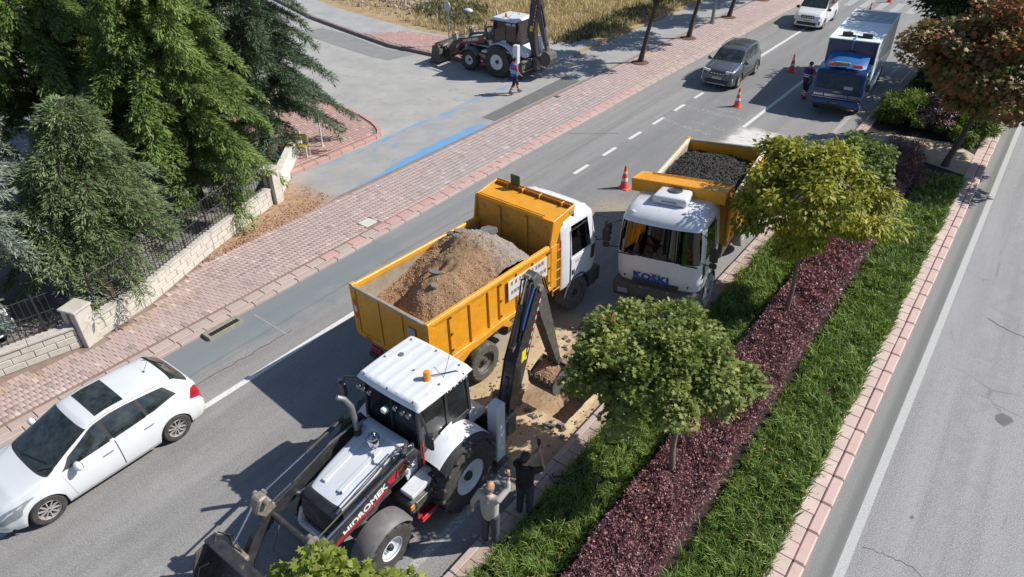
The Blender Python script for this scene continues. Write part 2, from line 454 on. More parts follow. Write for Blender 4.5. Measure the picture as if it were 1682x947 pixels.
for i in range(420):
    x = rg.uniform(-8.2, -5.3); y = rg.gauss(9.6, 1.2)
    if HX0 < x < HX1 and HY0 < y < HY1: continue
    r = rg.choice([.008, .012, .018, .03]) * rg.uniform(.7, 1.3)
    b.ball((x, y, .015), r, (1, rg.uniform(.7, 1.3), .7), 1)
b.build('dirt_clods', mat('clod_earth', (.30, .21, .13), (.20, .14, .085), scale=9, rough=1, obj=False), kind='stuff')
# cut edge of the old kerb bedding beside the sand
# --- road markings
def strip(name, x0, x1, y0, y1, m=None, z=.004, x0b=None, x1b=None):
    x0b = x0 if x0b is None else x0b; x1b = x1 if x1b is None else x1b
    n = max(1, int((y1-y0)/4)); P = []
    b = MB()
    for i in range(n):
        a, c = y0+(y1-y0)*i/n, y0+(y1-y0)*(i+1)/n; t0, t1 = i/n, (i+1)/n
        f = lambda p, q, t: p+(q-p)*t
        b.poly([(f(x0, x0b, t0), a, z), (f(x1, x1b, t0), a, z), (f(x1, x1b, t1), c, z), (f(x0, x0b, t1), c, z)])
    return b.build(name, m or M_paint, kind='structure')
strip('edge_line', -12.60, -12.44, -12, 18.6, M_paint)
strip('edge_line', -12.68, -12.52, 37.5, 54.0, M_paint)
for i in range(9):
    y = 20.35+2.12*i
    if i in (0, 1, 2, 3, 4, 5, 6): strip('lane_dash', -12.64, -12.49, y, y+1.02, M_paint)
strip('lane_line', -9.34, -9.18, 28.8, 54.0, M_paint)
strip('edge_line', -5.93, -5.76, -10, 7.3, M_paint2)
strip('edge_line', -6.02, -5.86, 24.6, 56.0, M_paint2)
strip('edge_line', .25, .42, -10, 90, M_paint3)
for i in range(9): strip('zebra_bar', -14.6+i*1.02, -14.1+i*1.02, 55.6, 58.6, M_paint2)
# rows of worn stippled paint (rumble marks)
b = MB(); rg = random.Random(9)
def stip(p, q, rows=3, n=60, w=.45):
    for i in range(n):
        t = i/n
        for r in range(rows):
            if rg.random() < .25: continue
            x = p[0]+(q[0]-p[0])*t+rg.uniform(-.02, .02); y = p[1]+(q[1]-p[1])*t + .5*math.sin(t*2.2)*.0 + r*w/rows
            b.box(x-.028, x+.028, y-.035, y+.035, .0025, .0045)
stip((-12.4, 29.4), (-9.6, 29.5), 3, 30); stip((-12.9, 27.5), (-10.0, 27.0), 2, 30, .3); stip((-11.3, 28.0), (-9.7, 27.9), 2, 14, .3); stip((-11.3, 30.1), (-9.3, 30.2), 2, 18, .3)
stip((1.2, 26.2), (2.6, 27.0), 3, 9, 1.2); stip((.9, 28.4), (2.4, 29.4), 3, 8, 1.4)
b.build('rumble_paint_marks', M_paint2, kind='structure')
b = MB()
def crack(pts, w=.012):
    for i in range(len(pts)-1):
        (x, y), (u, v) = pts[i], pts[i+1]
        d = Vector((u-x, v-y)); d.normalize(); nx, ny = -d.y*w, d.x*w
        b.poly([(x-nx, y-ny, .003), (u-nx, v-ny, .003), (u+nx, v+ny, .003), (x+nx, y+ny, .003)])
rg = random.Random(12)
def wander(p, q, n=14, a=.06):
    return [(p[0]+(q[0]-p[0])*i/n+rg.uniform(-a, a), p[1]+(q[1]-p[1])*i/n+rg.uniform(-a, a)) for i in range(n+1)]
crack(wander((-13.35, 4.2), (-13.25, 7.8), 22, .035), .009); crack(wander((-13.1, 1.0), (-13.35, 4.2), 16, .03), .006)
crack(wander((-14.9, 23.5), (-13.2, 24.9), 10, .05), .014)
crack(wander((-10.4, 23.6), (-9.8, 24.8), 8, .06), .012)
crack(wander((-1.0+1.5, 10.1), (1.35, 10.2), 12, .03), .006); crack(wander((1.35, 10.2), (2.4, 9.2), 12, .03), .005)
crack(wander((1.3, 19.5), (2.3, 19.1), 12, .05), .014)
b.build('asphalt_cracks', mat('crack_tar', (.035, .035, .037), obj=False), kind='structure')
sheet('asphalt_scar', [[(2.02, 15.3), (2.2, 15.2), (2.36, 15.5), (2.28, 15.62), (2.12, 15.66), (2.0, 15.5)]], .0035, M_bpatch)
sheet('asphalt_scar', [[(1.06, 11.33), (1.1, 11.3), (1.15, 11.35), (1.1, 11.42)]], .0035, M_bpatch)
strip('asphalt_seam', -14.6, -13.2, 7.55, 7.60, mat('seam_light', (.30, .30, .29), obj=False), .0035)

# --- left side: pavement
ZL = .09
sheet('left_verge', [rect(-60, -15.2, -14, 13.4), rect(-60, -21.0, 13.4, 19.0)], ZL-.035, M_yard, th=.05)
sheet('pavement_bed', [rect(-18.15, -15.35, -10, 90)], ZL-.022, M_joint, th=.06)
sheet('side_street', [[(-60, 13.6), (-20.6, 13.6), (-20.6, 33.0), (-24, 33.0), (-27.5, 29.2), (-60, 37)]], ZL-.028, M_side, th=.05)
# blue-painted strip
def strip_mat():
    n = NT('cycle_strip_concrete'); P = n.pos(); X, Y, Z = n.sepxyz(P)
    c = n.ramp(n.noise(P, 1.1, 6, .65), [(.35, (.27, .27, .265, 1)), (.65, (.335, .33, .315, 1))])
    n2 = n.noise(n.scalev(P, (2.4, .6, 1)), 2.0, 8, .8)
    edge = n.math('MULTIPLY', n.smooth(n.math('SUBTRACT', X, n.math('MULTIPLY', n.smooth(Y, 19, 12.5), .55)), -18.92, -18.38), n.math('MULTIPLY', n.smooth(Y, 12.2, 12.8), n.smooth(Y, 24.6, 20.0)))
    body = n.math('MULTIPLY', n.boxmask(X, Y, -21.2, -17.5, 13.6, 21.5, .8), .36)
    e2 = n.math('MULTIPLY', n.boxmask(X, Y, -21.2, -20.2, 14.5, 27, .3), .52)
    k = n.math('ADD', n.math('MAXIMUM', n.math('MAXIMUM', edge, body), e2), n.math('MULTIPLY', n.math('SUBTRACT', n2, .5), 2.4))
    c = n.mix(n.math('MULTIPLY', n.smooth(k, .48, .72), .85), c, (.09, .29, .54, 1))
    dirt = n.math('MULTIPLY', n.boxmask(n.math('ADD', X, n.math('MULTIPLY', n2, 1.2)), n.math('ADD', Y, n.math('MULTIPLY', n2, 1.2)), -21.5, -17.0, 9.0, 13.9, .7), n.smooth(n2, .25, .5))
    c = n.mix(dirt, c, n.ramp(n.noise(P, 7, 7, .8), [(.32, (.20, .11, .06, 1)), (.5, (.36, .215, .125, 1)), (.66, (.45, .32, .22, 1))]))
    n.col(c); n.set(Roughness=.85); n.bump(n.noise(P, 70, 3, .6), .25, .006)
    return n.m
M_strip = strip_mat()
sheet('cycle_strip', [[(-17.75, 8.2), (-17.95, 12.4), (-18.15, 13.6), (-18.15, 33), (-18.2, 90), (-21.0, 90), (-20.9, 28), (-20.65, 13.5), (-19.6, 11.9), (-18.6, 8.9)]], ZL-.006, M_strip, th=.02)
sheet('asphalt_patch', [[(-19.05, 25.4), (-19.2, 29.6), (-18.2, 29.6), (-18.2, 22.6), (-18.95, 22.6)]], ZL-.001, M_bpatch)
# paving bricks
def brick_mesh(L=.196, W=.118, H=.03):
    b = MB(); b.box(-L/2, L/2, -W/2, W/2, -H, 0, .005)
    me = bpy.data.meshes.new('brick'); b.bm.to_mesh(me); b.bm.free(); return me
pav = empty('pavement', (-16.7, 8, ZL), 0); pav['kind'] = 'structure'
def wall_x(y):      # face of the garden wall
    pts = [(-6, -18.4), (1.2, -17.25), (4.1, -16.72), (4.6, -16.75), (6.1, -17.15), (8.8, -18.35), (11.8, -19.5)]
    if y <= pts[0][0]: return pts[0][1]
    for (a, xa), (c, xc) in zip(pts, pts[1:]):
        if y <= c: return xa+(xc-xa)*(y-a)/(c-a)
    return -99
bm_ = brick_mesh(); bm_.materials.append(M_brick)
cells = []; rg = random.Random(21)
PX, PY = .203, .125
for i in range(14):
    x = -15.64-PX*i
    for j in range(700):
        y = -3 + PY*j + (PY*.5 if i % 2 else 0)
        if y > 84: break
        if x-.1 < max(wall_x(y), -18.12): continue
        if -16.12 < x < -15.72+.1 and 12.62 < y < 13.16: continue
        cells.append((x, y))
def camd(p):
    v = Vector((p[0], p[1], 0)) - Vector((0, 0, 11.2)); return v.length
def inview(p):
    v = Vector((p[0], p[1], 0)) - Vector((0, 0, 11.2))
    q = cam.rotation_euler.to_matrix().inverted() @ v
    if q.z >= 0: return False
    u = q.x/-q.z*1121; w = q.y/-q.z*1121
    return abs(u) < 841 and abs(w) < 473
vis = sorted([c for c in cells if inview(c) and not (c[1] < 3.6 and c[0] > -16.2+.25*(c[1]-3.6))], key=camd)
near = set(vis[:300])
for (x, y) in vis[:300]:
    o = bpy.data.objects.new('brick', bm_); COL.objects.link(o); o.parent = pav
    o.location = (x+16.7+rg.uniform(-.003, .003), y-8+rg.uniform(-.003, .003), rg.uniform(-.003, .003)); o.rotation_euler = (rg.uniform(-.015, .015), rg.uniform(-.015, .015), rg.uniform(-.012, .012)+ (.12 if int(y/PY) % 2 else .08))
far = [c for c in cells if c not in near and c[1] < 60]
def scatter_boxes(name, cells, L, W, H, zt, m, parent=None, off=(0, 0, 0), rot=.1, seed=1, kind='stuff'):
    r = np.random.RandomState(seed); N = len(cells); C = np.array(cells)
    b_ = .005
    base = np.array([(-L/2, -W/2, -H), (L/2, -W/2, -H), (L/2, W/2, -H), (-L/2, W/2, -H), (-L/2, -W/2, -b_), (L/2, -W/2, -b_), (L/2, W/2, -b_), (-L/2, W/2, -b_),
                     (-L/2+b_, -W/2+b_, 0), (L/2-b_, -W/2+b_, 0), (L/2-b_, W/2-b_, 0), (-L/2+b_, W/2-b_, 0)])
    f = np.array([(0, 1, 5, 4), (1, 2, 6, 5), (2, 3, 7, 6), (3, 0, 4, 7), (4, 5, 9, 8), (5, 6, 10, 9), (6, 7, 11, 10), (7, 4, 8, 11), (8, 9, 10, 11)])
    a = r.normal(rot, .01, N); ca, sa = np.cos(a)[:, None], np.sin(a)[:, None]
    X = base[None, :, 0]*ca - base[None, :, 1]*sa + C[:, 0:1]-off[0]
    Y = base[None, :, 0]*sa + base[None, :, 1]*ca + C[:, 1:2]-off[1]
    Z = base[None, :, 2] + zt-off[2] + r.uniform(-.003, .003, (N, 1))
    V = np.stack([X, Y, np.broadcast_to(Z, X.shape)], -1).reshape(-1, 3)
    F = (f[None] + (np.arange(N)*12)[:, None, None]).reshape(-1, 4)
    return np_mesh(name, V, F, m, parent, kind, attr=np.repeat(r.rand(N), 12))
scatter_boxes('brickwork', far, .196, .118, .03, ZL, M_brick2, pav, (-16.7, 8, ZL))
b = MB(); b.box(-16.09, -15.66, 12.65, 13.13, ZL-.03, ZL+.004, .006)
o = b.build('access_cover', mat('cover_pale', (.55, .56, .50), (.5, .5, .46), scale=8, rough=.8, obj=False)); tag(o, 'square pale concrete access cover set in the brick pavement', 'manhole cover')
# kerbs: left side of the street, far-left and the two sides of the median
def stones(name, parent_name, label, x0, x1, y0, y1, step, z, m, gap=.012, h=.16, first=300, bev=.015, drift=None, colfn=None, kind='structure'):
    root = empty(parent_name, ((x0+x1)/2, y0, 0)); root['kind'] = kind
    if label: root['label'] = label
    L = step-gap; W = abs(x1-x0)
    b = MB(); b.box(-W/2, W/2, 0, L, z-h, z, bev)
    me = bpy.data.meshes.new(name); b.bm.to_mesh(me); b.bm.free(); me.materials.append(m)
    me2 = None
    if colfn: me2 = me.copy(); me2.materials[0] = colfn[1]
    rg = random.Random(int(abs(x0)*100)); n = int((y1-y0)/step)
    for i in range(n):
        y = y0+i*step; dx = drift(y) if drift else 0
        o = bpy.data.objects.new(name, me2 if (colfn and colfn[0](i, y)) else me); COL.objects.link(o); o.parent = root
        o.location = (dx+rg.uniform(-.004, .004), y-y0, rg.uniform(-.004, .004)); o.rotation_euler = (0, rg.uniform(-.01, .01), rg.uniform(-.006, .006))
    return root
M_redk = mat('red_painted_kerb', (.52, .31, .29), (.46, .29, .27), scale=4, rough=.85, bump=.2, bscale=70, obj=False, rnd=.2)
M_greyk = mat('worn_kerb', (.47, .37, .33), (.41, .34, .31), scale=3, rough=.85, bump=.3, bscale=70, obj=False, rnd=.25, dirt=(.33, .27, .23), dirt_amt=.4)
ldrift = lambda y: -.1*max(0, min(1, (y-11)/6)) - .12*max(0, min(1, (y-17)/12))
skip = lambda i, y: 13 < y < 30 or (10.5 < y < 13 and i % 2)
stones('kerb_stone', 'left_kerb', None, -15.12, -14.92, -4.02, 70, .74, ZL-.005, M_greyk, drift=ldrift)
stones('kerb_slab', 'left_kerb_border', None, -15.42, -15.13, -4.35, 70, .55, ZL+.004, M_greyk, drift=ldrift, colfn=(skip, M_redk), h=.08)
stones('kerb_stone', 'median_kerb', None, -.42, -.20, -1.6, 75, .81, .13, M_pink, bev=.03)
stones('paver', 'median_paver_border', None, -.74, -.43, -1.6, 75, .405, .128, M_paveR, h=.07, bev=.008)
stones('kerb_stone', 'median_left_kerb', None, -5.24, -5.09, -3.1, 75, .81, .13, M_greyk, bev=.02)
stones('paver', 'median_left_paver_border', None, -5.085, -4.80, -3.1, 75, .405, .128, mat('dusty_paver', (.42, .335, .27), (.36, .28, .23), scale=3, rough=.9, obj=False, rnd=.25, bump=.3), h=.07, bev=.008)
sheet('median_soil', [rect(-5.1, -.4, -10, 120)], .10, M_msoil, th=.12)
sheet('median_path', [[(-3.2, 29.6), (-.75, 28.9), (-.75, 31.2), (-1.6, 32.0), (-3.6, 31.6), (-4.7, 31.0), (-4.75, 30.0)]], .135, mat('sandy_path', (.42, .34, .24), (.5, .42, .31), scale=3, rough=1, bump=.6, bscale=30, obj=False, dirt=(.25, .19, .12)), th=.03)
# drain
dr = empty('storm_drain', (-14.75, 6.7, 0), 0, 'concrete storm drain with a dark slotted grate at the left kerb', 'drain')
b = MB(); b.box(-.16, .2, -.52, .5, -.02, .10, .01); b.build('drain_frame', mat('drain_concrete', (.30, .28, .22), (.22, .21, .17), scale=8, rough=.95, bump=.5, obj=False), dr)
b = MB(); b.box(.02, .17, -.44, .42, .07, .102); b.build('drain_opening', mat('drain_dark', (.015, .015, .014), obj=False), dr)
for i in range(11):
    b = MB(); b.box(.02, .17, -.43+i*.08, -.395+i*.08, .098, .112, .003); b.build('grate_bar', mat('grate_iron', (.10, .095, .085), (.06, .06, .055), scale=20, rough=.6, metal=.6, obj=False), dr)
for i, (x, y) in enumerate([(-17.8, 26.9)]):
    b = MB(); b.box(x-.14, x+.14, y-.12, y+.12, ZL-.02, ZL+.006, .004)
    tag(b.build('valve_cover', mat('iron_cover', (.12, .12, .12), (.08, .08, .08), scale=20, metal=.4, obj=False)), 'small dark iron valve cover in the brick pavement', 'manhole cover')

# --- brick island between street and blue strip, far-side pavement
def fan_bricks(name, label_parent, poly, z, m, seed, L=.196, W=.118):
    xs = [p[0] for p in poly]; ys = [p[1] for p in poly]; cells = []
    def inside(x, y):
        c = False; n = len(poly)
        for i in range(n):
            x1, y1 = poly[i]; x2, y2 = poly[(i+1) % n]
            if (y1 > y) != (y2 > y) and x < (x2-x1)*(y-y1)/(y2-y1)+x1: c = not c
        return c
    i = 0; x = min(xs)
    while x < max(xs):
        y = min(ys)+(.06 if i % 2 else 0)
        while y < max(ys):
            if inside(x, y): cells.append((x, y))
            y += W+.007
        x += L+.007; i += 1
    return cells
arc = [(-20.9, 18.05), (-21.0, 18.3), (-21.3, 18.6), (-21.7, 18.85), (-22.3, 19.1), (-23.2, 19.35), (-24.4, 19.55), (-26.0, 19.6)]
isl = [(-20.95, 13.55)] + arc + [(-30, 19.6), (-30, 13.55)]
root = empty('brick_island', (-23, 16, ZL)); root['kind'] = 'structure'
sheet('island_bed', [isl], ZL+.075, M_joint, th=.12, kind=None, parent=None).parent = None
o = bpy.data.objects['island_bed']; o.parent = root; o.matrix_parent_inverse = Matrix.Translation((23, -16, -ZL))
ic = [c for c in fan_bricks('x', 0, [(-21.15, 13.75), (-21.2, 17.95), (-21.6, 18.5), (-22.4, 18.9), (-23.4, 19.15), (-26, 19.35), (-28, 19.35), (-28, 13.75)], 0, None, 1)]
M_redbrick = brick_mat('red_paving_brick', (.47, .285, .25, 1), (.42, .27, .24, 1), (.42, .30, .27), attr=True)
scatter_boxes('brickwork', ic, .196, .118, .03, ZL+.105, M_redbrick, root, (-23, 16, ZL), rot=.0, seed=4)
def curve_kerb(name, pts, w, z0, z1, m, root, off, step=.5):
    # pieces along a polyline
    P = [Vector((x, y)) for x, y in pts]; out = []
    seg = []
    for a, c in zip(P, P[1:]):
        n = max(1, int((c-a).length/step))
        for i in range(n): seg.append((a+(c-a)*i/n, a+(c-a)*(i+1)/n))
    for a, c in seg:
        d = (c-a); L = d.length; ang = math.atan2(d.y, d.x)
        b = MB(); b.box(-L/2+.004, L/2-.004, -w/2, w/2, z0, z1, .012)
        o = b.build(name, m, root); mid = (a+c)/2
        o.location = (mid.x-off[0], mid.y-off[1], -off[2]); o.rotation_euler = (0, 0, ang)
curve_kerb('kerb_stone', [(-20.9, 13.6), (-20.95, 18.0)] + arc[1:] + [(-29, 19.6)], .2, .03, ZL+.12, mat('red_kerb', (.50, .30, .26), (.44, .28, .24), scale=4, rough=.85, obj=False, rnd=.2), root, (-23, 16, ZL), .6)
# far side of the side street
far_edge = [(-60, 36.0), (-39.5, 29.8), (-35.8, 29.1), (-30.4, 28.15), (-27.0, 28.35), (-25.0, 28.5), (-22.2, 28.7), (-20.9, 29.6)]
far_out = [(-20.8, 33.6), (-23.4, 33.9), (-25.5, 32.8), (-28.7, 31.7), (-31, 31.4), (-34.2, 31.7), (-39, 32.3), (-44, 33.4), (-60, 38.5)]
fp = empty('far_pavement', (-30, 30, .12)); fp['kind'] = 'structure'
b = MB(); b.prism(far_edge + far_out, 'z', -.05, .20); o = b.build('concrete_slab', M_conc, fp); o.location = (30, -30, -.12)
fb = fan_bricks('x', 0, [(-33.6, 28.95), (-30.4, 28.4), (-27.0, 28.6), (-25.0, 28.75), (-22.3, 28.95), (-21.6, 29.4), (-22.6, 31.5), (-25.7, 32.3), (-28.7, 31.3), (-31.6, 31.0)], 0, None, 1)
scatter_boxes('brickwork', fb, .196, .118, .03, .225, M_redbrick, fp, (-30, 30, .12), rot=-.1, seed=5)
curve_kerb('kerb_stone', far_edge, .2, -.02, .235, mat('dark_kerb', (.20, .15, .13), (.26, .20, .17), scale=4, rough=.9, obj=False, rnd=.3), fp, (-30, 30, .12), .8)
sheet('field', [[(-20.95, 33.6), (-20.95, 130), (-140, 130), (-140, 40), (-60, 38.3), (-44, 33.4), (-39, 32.3), (-34.2, 31.7), (-31, 31.4), (-28.7, 31.7), (-25.5, 32.8), (-23.4, 33.9)]], .18, M_field, th=.22)
sheet('field_edge_path', [[(-21.1, 33.5), (-23.6, 34.0), (-21.1, 36.6)]], .188, M_conc)
sheet('side_pavement', [rect(-60, -27.5, 10.0, 19.4)], ZL+.03, M_yard)
sheet('asphalt_patch', [[(-37.5, 26.9), (-37.0, 28.6), (-34.4, 28.5), (-30.6, 27.75), (-28.2, 27.95), (-28.6, 26.2), (-29.9, 26.1), (-33, 26.4)]], ZL-.022, mat('side_street_patch', (.235, .235, .23), (.20, .20, .198), scale=2, rough=.9, bump=.3, bscale=90, obj=False))
# ================================================================== garden wall, fence
M_wall = mat('wall_block', (.58, .55, .49), (.50, .47, .41), scale=4, rough=.95, bump=.6, bscale=40, obj=False, rnd=.14, dirt=(.36, .31, .25), dirt_amt=.35)
M_cop = mat('wall_coping', (.50, .47, .42), (.42, .39, .35), scale=4, rough=.95, bump=.4, bscale=50, obj=False, dirt=(.28, .25, .21), dirt_amt=.5)
M_mortar = mat('mortar', (.30, .27, .23), obj=False, rough=1)
M_iron = mat('fence_iron', (.022, .022, .024), (.035, .033, .03), scale=9, rough=.55, metal=.3)
WT = .66
def blocks_for(root, p, q, off, z0=ZL, top=WT, th=.26):
    """blockwork between plan points p and q (street face), pieces as parts"""
    p = Vector(p); q = Vector(q); d = q-p; L = d.length; d.normalize(); nrm = Vector((-d.y, d.x))   # towards the garden (-x side)
    if nrm.x > 0: nrm = -nrm
    ang = math.atan2(d.y, d.x)
    b = MB(); b.box(0, L, .012, th-.012, z0-.1-off[2], top-off[2]-.005) if nrm.dot(Vector((-d.y, d.x))) > 0 else b.box(0, L, -th+.012, -.012, z0-.1-off[2], top-off[2]-.005)
    s_ = 1 if nrm.dot(Vector((-d.y, d.x))) > 0 else -1
    o = b.build('mortar_core', M_mortar, root); o.location = (p.x-off[0], p.y-off[1], 0); o.rotation_euler = (0, 0, ang)
    rg = random.Random(int(L*100)); h = (top-z0)/3
    for c in range(3):
        t = -(.24 if c % 2 else 0)
        while t < L:
            a, e = max(0, t), min(L, t+.48)
            if e-a > .05:
                b = MB(); b.box(a+.006, e-.006, min(0, s_*th), max(0, s_*th), z0+h*c+.006-off[2], z0+h*(c+1)-.006-off[2], .014)
                o = b.build('block', M_wall, root); j = rg.uniform(-.006, .006)
                o.location = (p.x-off[0]+nrm.x*j, p.y-off[1]+nrm.y*j, 0); o.rotation_euler = (0, 0, ang)
            t += .48
    n = max(1, round(L/1.0))
    for i in range(n):
        b = MB(); b.box(L*i/n+.004, L*(i+1)/n-.004, min(-s_*.03, s_*(th+.03)), max(-s_*.03, s_*(th+.03)), top-off[2], top+.07-off[2], .012)
        o = b.build('coping_slab', M_cop, root); o.location = (p.x-off[0], p.y-off[1], 0); o.rotation_euler = (0, 0, ang)
    return nrm
def wall_piece(pts, label):
    off = (pts[0][0], pts[0][1], ZL)
    root = empty('garden_wall', off, 0, label, 'wall')
    for p, q in zip(pts, pts[1:]): blocks_for(root, p, q, off)
wall_piece([(-18.6, -3.2), (-17.72, .05), (-16.82, 4.05)], 'low pale block wall beside the white hatchback, nearest stretch below the first square pillar')
wall_piece([(-16.80, 4.5), (-17.18, 6.1), (-18.32, 8.8), (-19.36, 11.75)], 'long low pale block wall under the conifers, between the two square pillars')
def fence(pts, label, x_in=.14, height=1.05):
    off = (pts[0][0]-x_in, pts[0][1], WT+.07)
    root = empty('iron_fence', off, 0, label, 'fence')
    P = [Vector((x-x_in, y)) for x, y in pts]
    rails = MB(); 
    for a, c in zip(P, P[1:]):
        for z in (.06, .52, height-.06):
            b = MB(); b.tube([(a.x-off[0], a.y-off[1], z), (c.x-off[0], c.y-off[1], z)], .014, 5); b.build('rail', M_iron, root)
    tot = 0
    for a, c in zip(P, P[1:]):
        L = (c-a).length; n = int(L/.135)
        for i in range(n):
            p = a+(c-a)*(i+.5)/n
            big = (i % 13 == 0)
            b = MB(); r = .024 if big else .009
            b.box(-r, r, -r, r, 0 if not big else -.04, height if not big else height+.05)
            o = b.build('post' if big else 'bar', M_iron, root); o.location = (p.x-off[0], p.y-off[1], 0)
    return root
fence([(-18.5, -2.9), (-17.72, .05), (-16.98, 3.9)], 'black iron railing on the wall in front of the dark parked car')
fence([(-16.95, 4.75), (-17.2, 6.1), (-18.34, 8.8), (-19.3, 11.5)], 'black iron railing on the long wall under the conifers')
M_pil = mat('pillar_plaster', (.56, .53, .48), (.47, .44, .39), scale=3, rough=.95, bump=.4, bscale=40, obj=False, dirt=(.33, .28, .22), dirt_amt=.5)
M_pils = mat('pillar_groove', (.20, .175, .145), (.14, .12, .10), scale=6, rough=1, obj=False)
def pillar(x, y, h, rz, label, s=.24):
    r = empty('wall_pillar', (x, y, ZL), rz, label, 'pillar')
    b = MB(); b.box(-s, s, -s, s, -.1, h, .01); b.build('shaft', M_pil, r)
    b = MB(); b.box(-s-.035, s+.035, -s-.035, s+.035, h, h+.07, .015); b.build('cap', M_cop, r)
    b = MB(); b.box(-.05, .05, -s-.012, -s+.004, 0, h-.02); b.build('groove', M_pils, r)
    return r
pillar(-16.98, 4.28, 1.02, math.radians(18), 'pale square pillar in the low wall above the white hatchback')
pillar(-19.55, 12.0, 1.22, math.radians(20), 'white square pillar at the end of the long wall, marked with blue paint', .2)
b = MB(); b.box(-.03, .05, -.205-.006, -.2, .35, .62)
o = b.build('paint_mark', mat('blue_spray', (.05, .2, .5), obj=False, rough=.8)); o.parent = bpy.data.objects['wall_pillar.001']; 
pillar(-16.62, 1.72, .62, math.radians(18), 'short grey pillar on the brick pavement at the left edge of the photo', .14)
# side wall running back from the end pillar (white, along the island)
M_wh = mat('white_wall', (.62, .60, .56), (.52, .50, .46), scale=5, rough=.95, bump=.5, obj=False, dirt=(.36, .33, .3), dirt_amt=.4)
b = MB(); b.prism([(-19.85, 12.1), (-19.7, 12.35), (-22.6, 15.6), (-22.8, 15.4)], 'z', 0, .8, .01)
tag(b.build('boundary_wall', M_wh), 'white boundary wall running back from the end pillar beside the brick island', 'wall')
# yellow bench-like cart on the island
bn = empty('bench', (-21.9, 14.75, .19), math.radians(35), 'yellow slatted bench with white posts half hidden under the dark cedar', 'bench')
M_yel = mat('bench_yellow', (.62, .48, .03), (.5, .38, .03), scale=8, rough=.6)
M_wpost = mat('bench_white', (.6, .6, .57), (.5, .5, .47), scale=8, rough=.7)
for i in range(4): MB().box(-.5, .5, -.2+i*.1, -.12+i*.1, .42, .45, .006).build('slat', M_yel, bn)
for i in range(2): MB().box(-.5, .5, .2, .23, .6+i*.13, .7+i*.13, .006).build('slat', M_yel, bn)
for sx in (-1, 1):
    MB().box(sx*.46-.04, sx*.46+.04, -.2, -.13, 0, .43, .008).build('leg', M_wpost, bn); MB().box(sx*.46-.04, sx*.46+.04, .16, .22, 0, .85, .008).build('leg', M_wpost, bn)
sg = empty('sign', (-21.85, 16.0, .19), 0, 'thin white post standing on the brick island behind the bench', 'post')
MB().cyl((0, 0, 0), (0, 0, 1.7), .035, seg=8).build('pole', M_wpost, sg); MB().cyl((0, 0, 0), (0, 0, .06), .08, .05, seg=8).build('foot', M_wpost, sg)

# ================================================================== foliage tools
def rotmats(dirs, ups):
    """columns: side, dir, normal"""
    d = dirs/np.maximum(np.linalg.norm(dirs, axis=1, keepdims=True), 1e-6)
    s = np.cross(d, ups); s /= np.maximum(np.linalg.norm(s, axis=1, keepdims=True), 1e-6)
    n = np.cross(s, d)
    return s, d, n
def scatter(name, tv, tf, pos, dirs, ups, scale, m, parent=None, rnd=None, kind=None):
    """instances of a small template as one mesh; template axes: x side, y along, z normal"""
    s, d, n = rotmats(dirs, ups); N = len(pos); tv = np.array(tv, dtype=float)
    sc = np.asarray(scale).reshape(-1, 1, 1) if np.ndim(scale) else scale
    V = (s[:, None, :]*tv[None, :, 0:1] + d[:, None, :]*tv[None, :, 1:2] + n[:, None, :]*tv[None, :, 2:3])*sc + pos[:, None, :]
    tf = np.array(tf); k = len(tv)
    F = (tf[None]+(np.arange(N)*k)[:, None, None]).reshape(-1, tf.shape[1])
    if rnd is None: rnd = np.random.rand(N)
    return np_mesh(name, V.reshape(-1, 3), F, m, parent, kind, attr=np.repeat(rnd, k))
# leaf templates (length 1)
LEAF = ([(0, 0, 0), (.26, .38, .05), (0, 1, -.08), (-.26, .38, .05)], [(0, 1, 2), (0, 2, 3)])
LOBED = ([(0, 0, 0), (.42, .10, .03), (.22, .38, .05), (.50, .62, -.02), (.16, .66, .04), (0, 1, -.08), (-.16, .66, .04), (-.50, .62, -.02), (-.22, .38, .05), (-.42, .10, .03)],
         [(0, 1, 2), (0, 2, 8), (0, 8, 9), (2, 3, 4), (2, 4, 8), (4, 6, 8), (6, 7, 8), (4, 5, 6)])
def branch_pts(a, b, sag, n=5, wob=.05, rg=random):
    a = Vector(a); b = Vector(b); out = []
    for i in range(n+1):
        t = i/n; p = a.lerp(b, t); p.z += sag*math.sin(PI*t); 
        if 0 < i < n: p += Vector((rg.uniform(-wob, wob), rg.uniform(-wob, wob), rg.uniform(-wob, wob)))
        out.append(p)
    return out
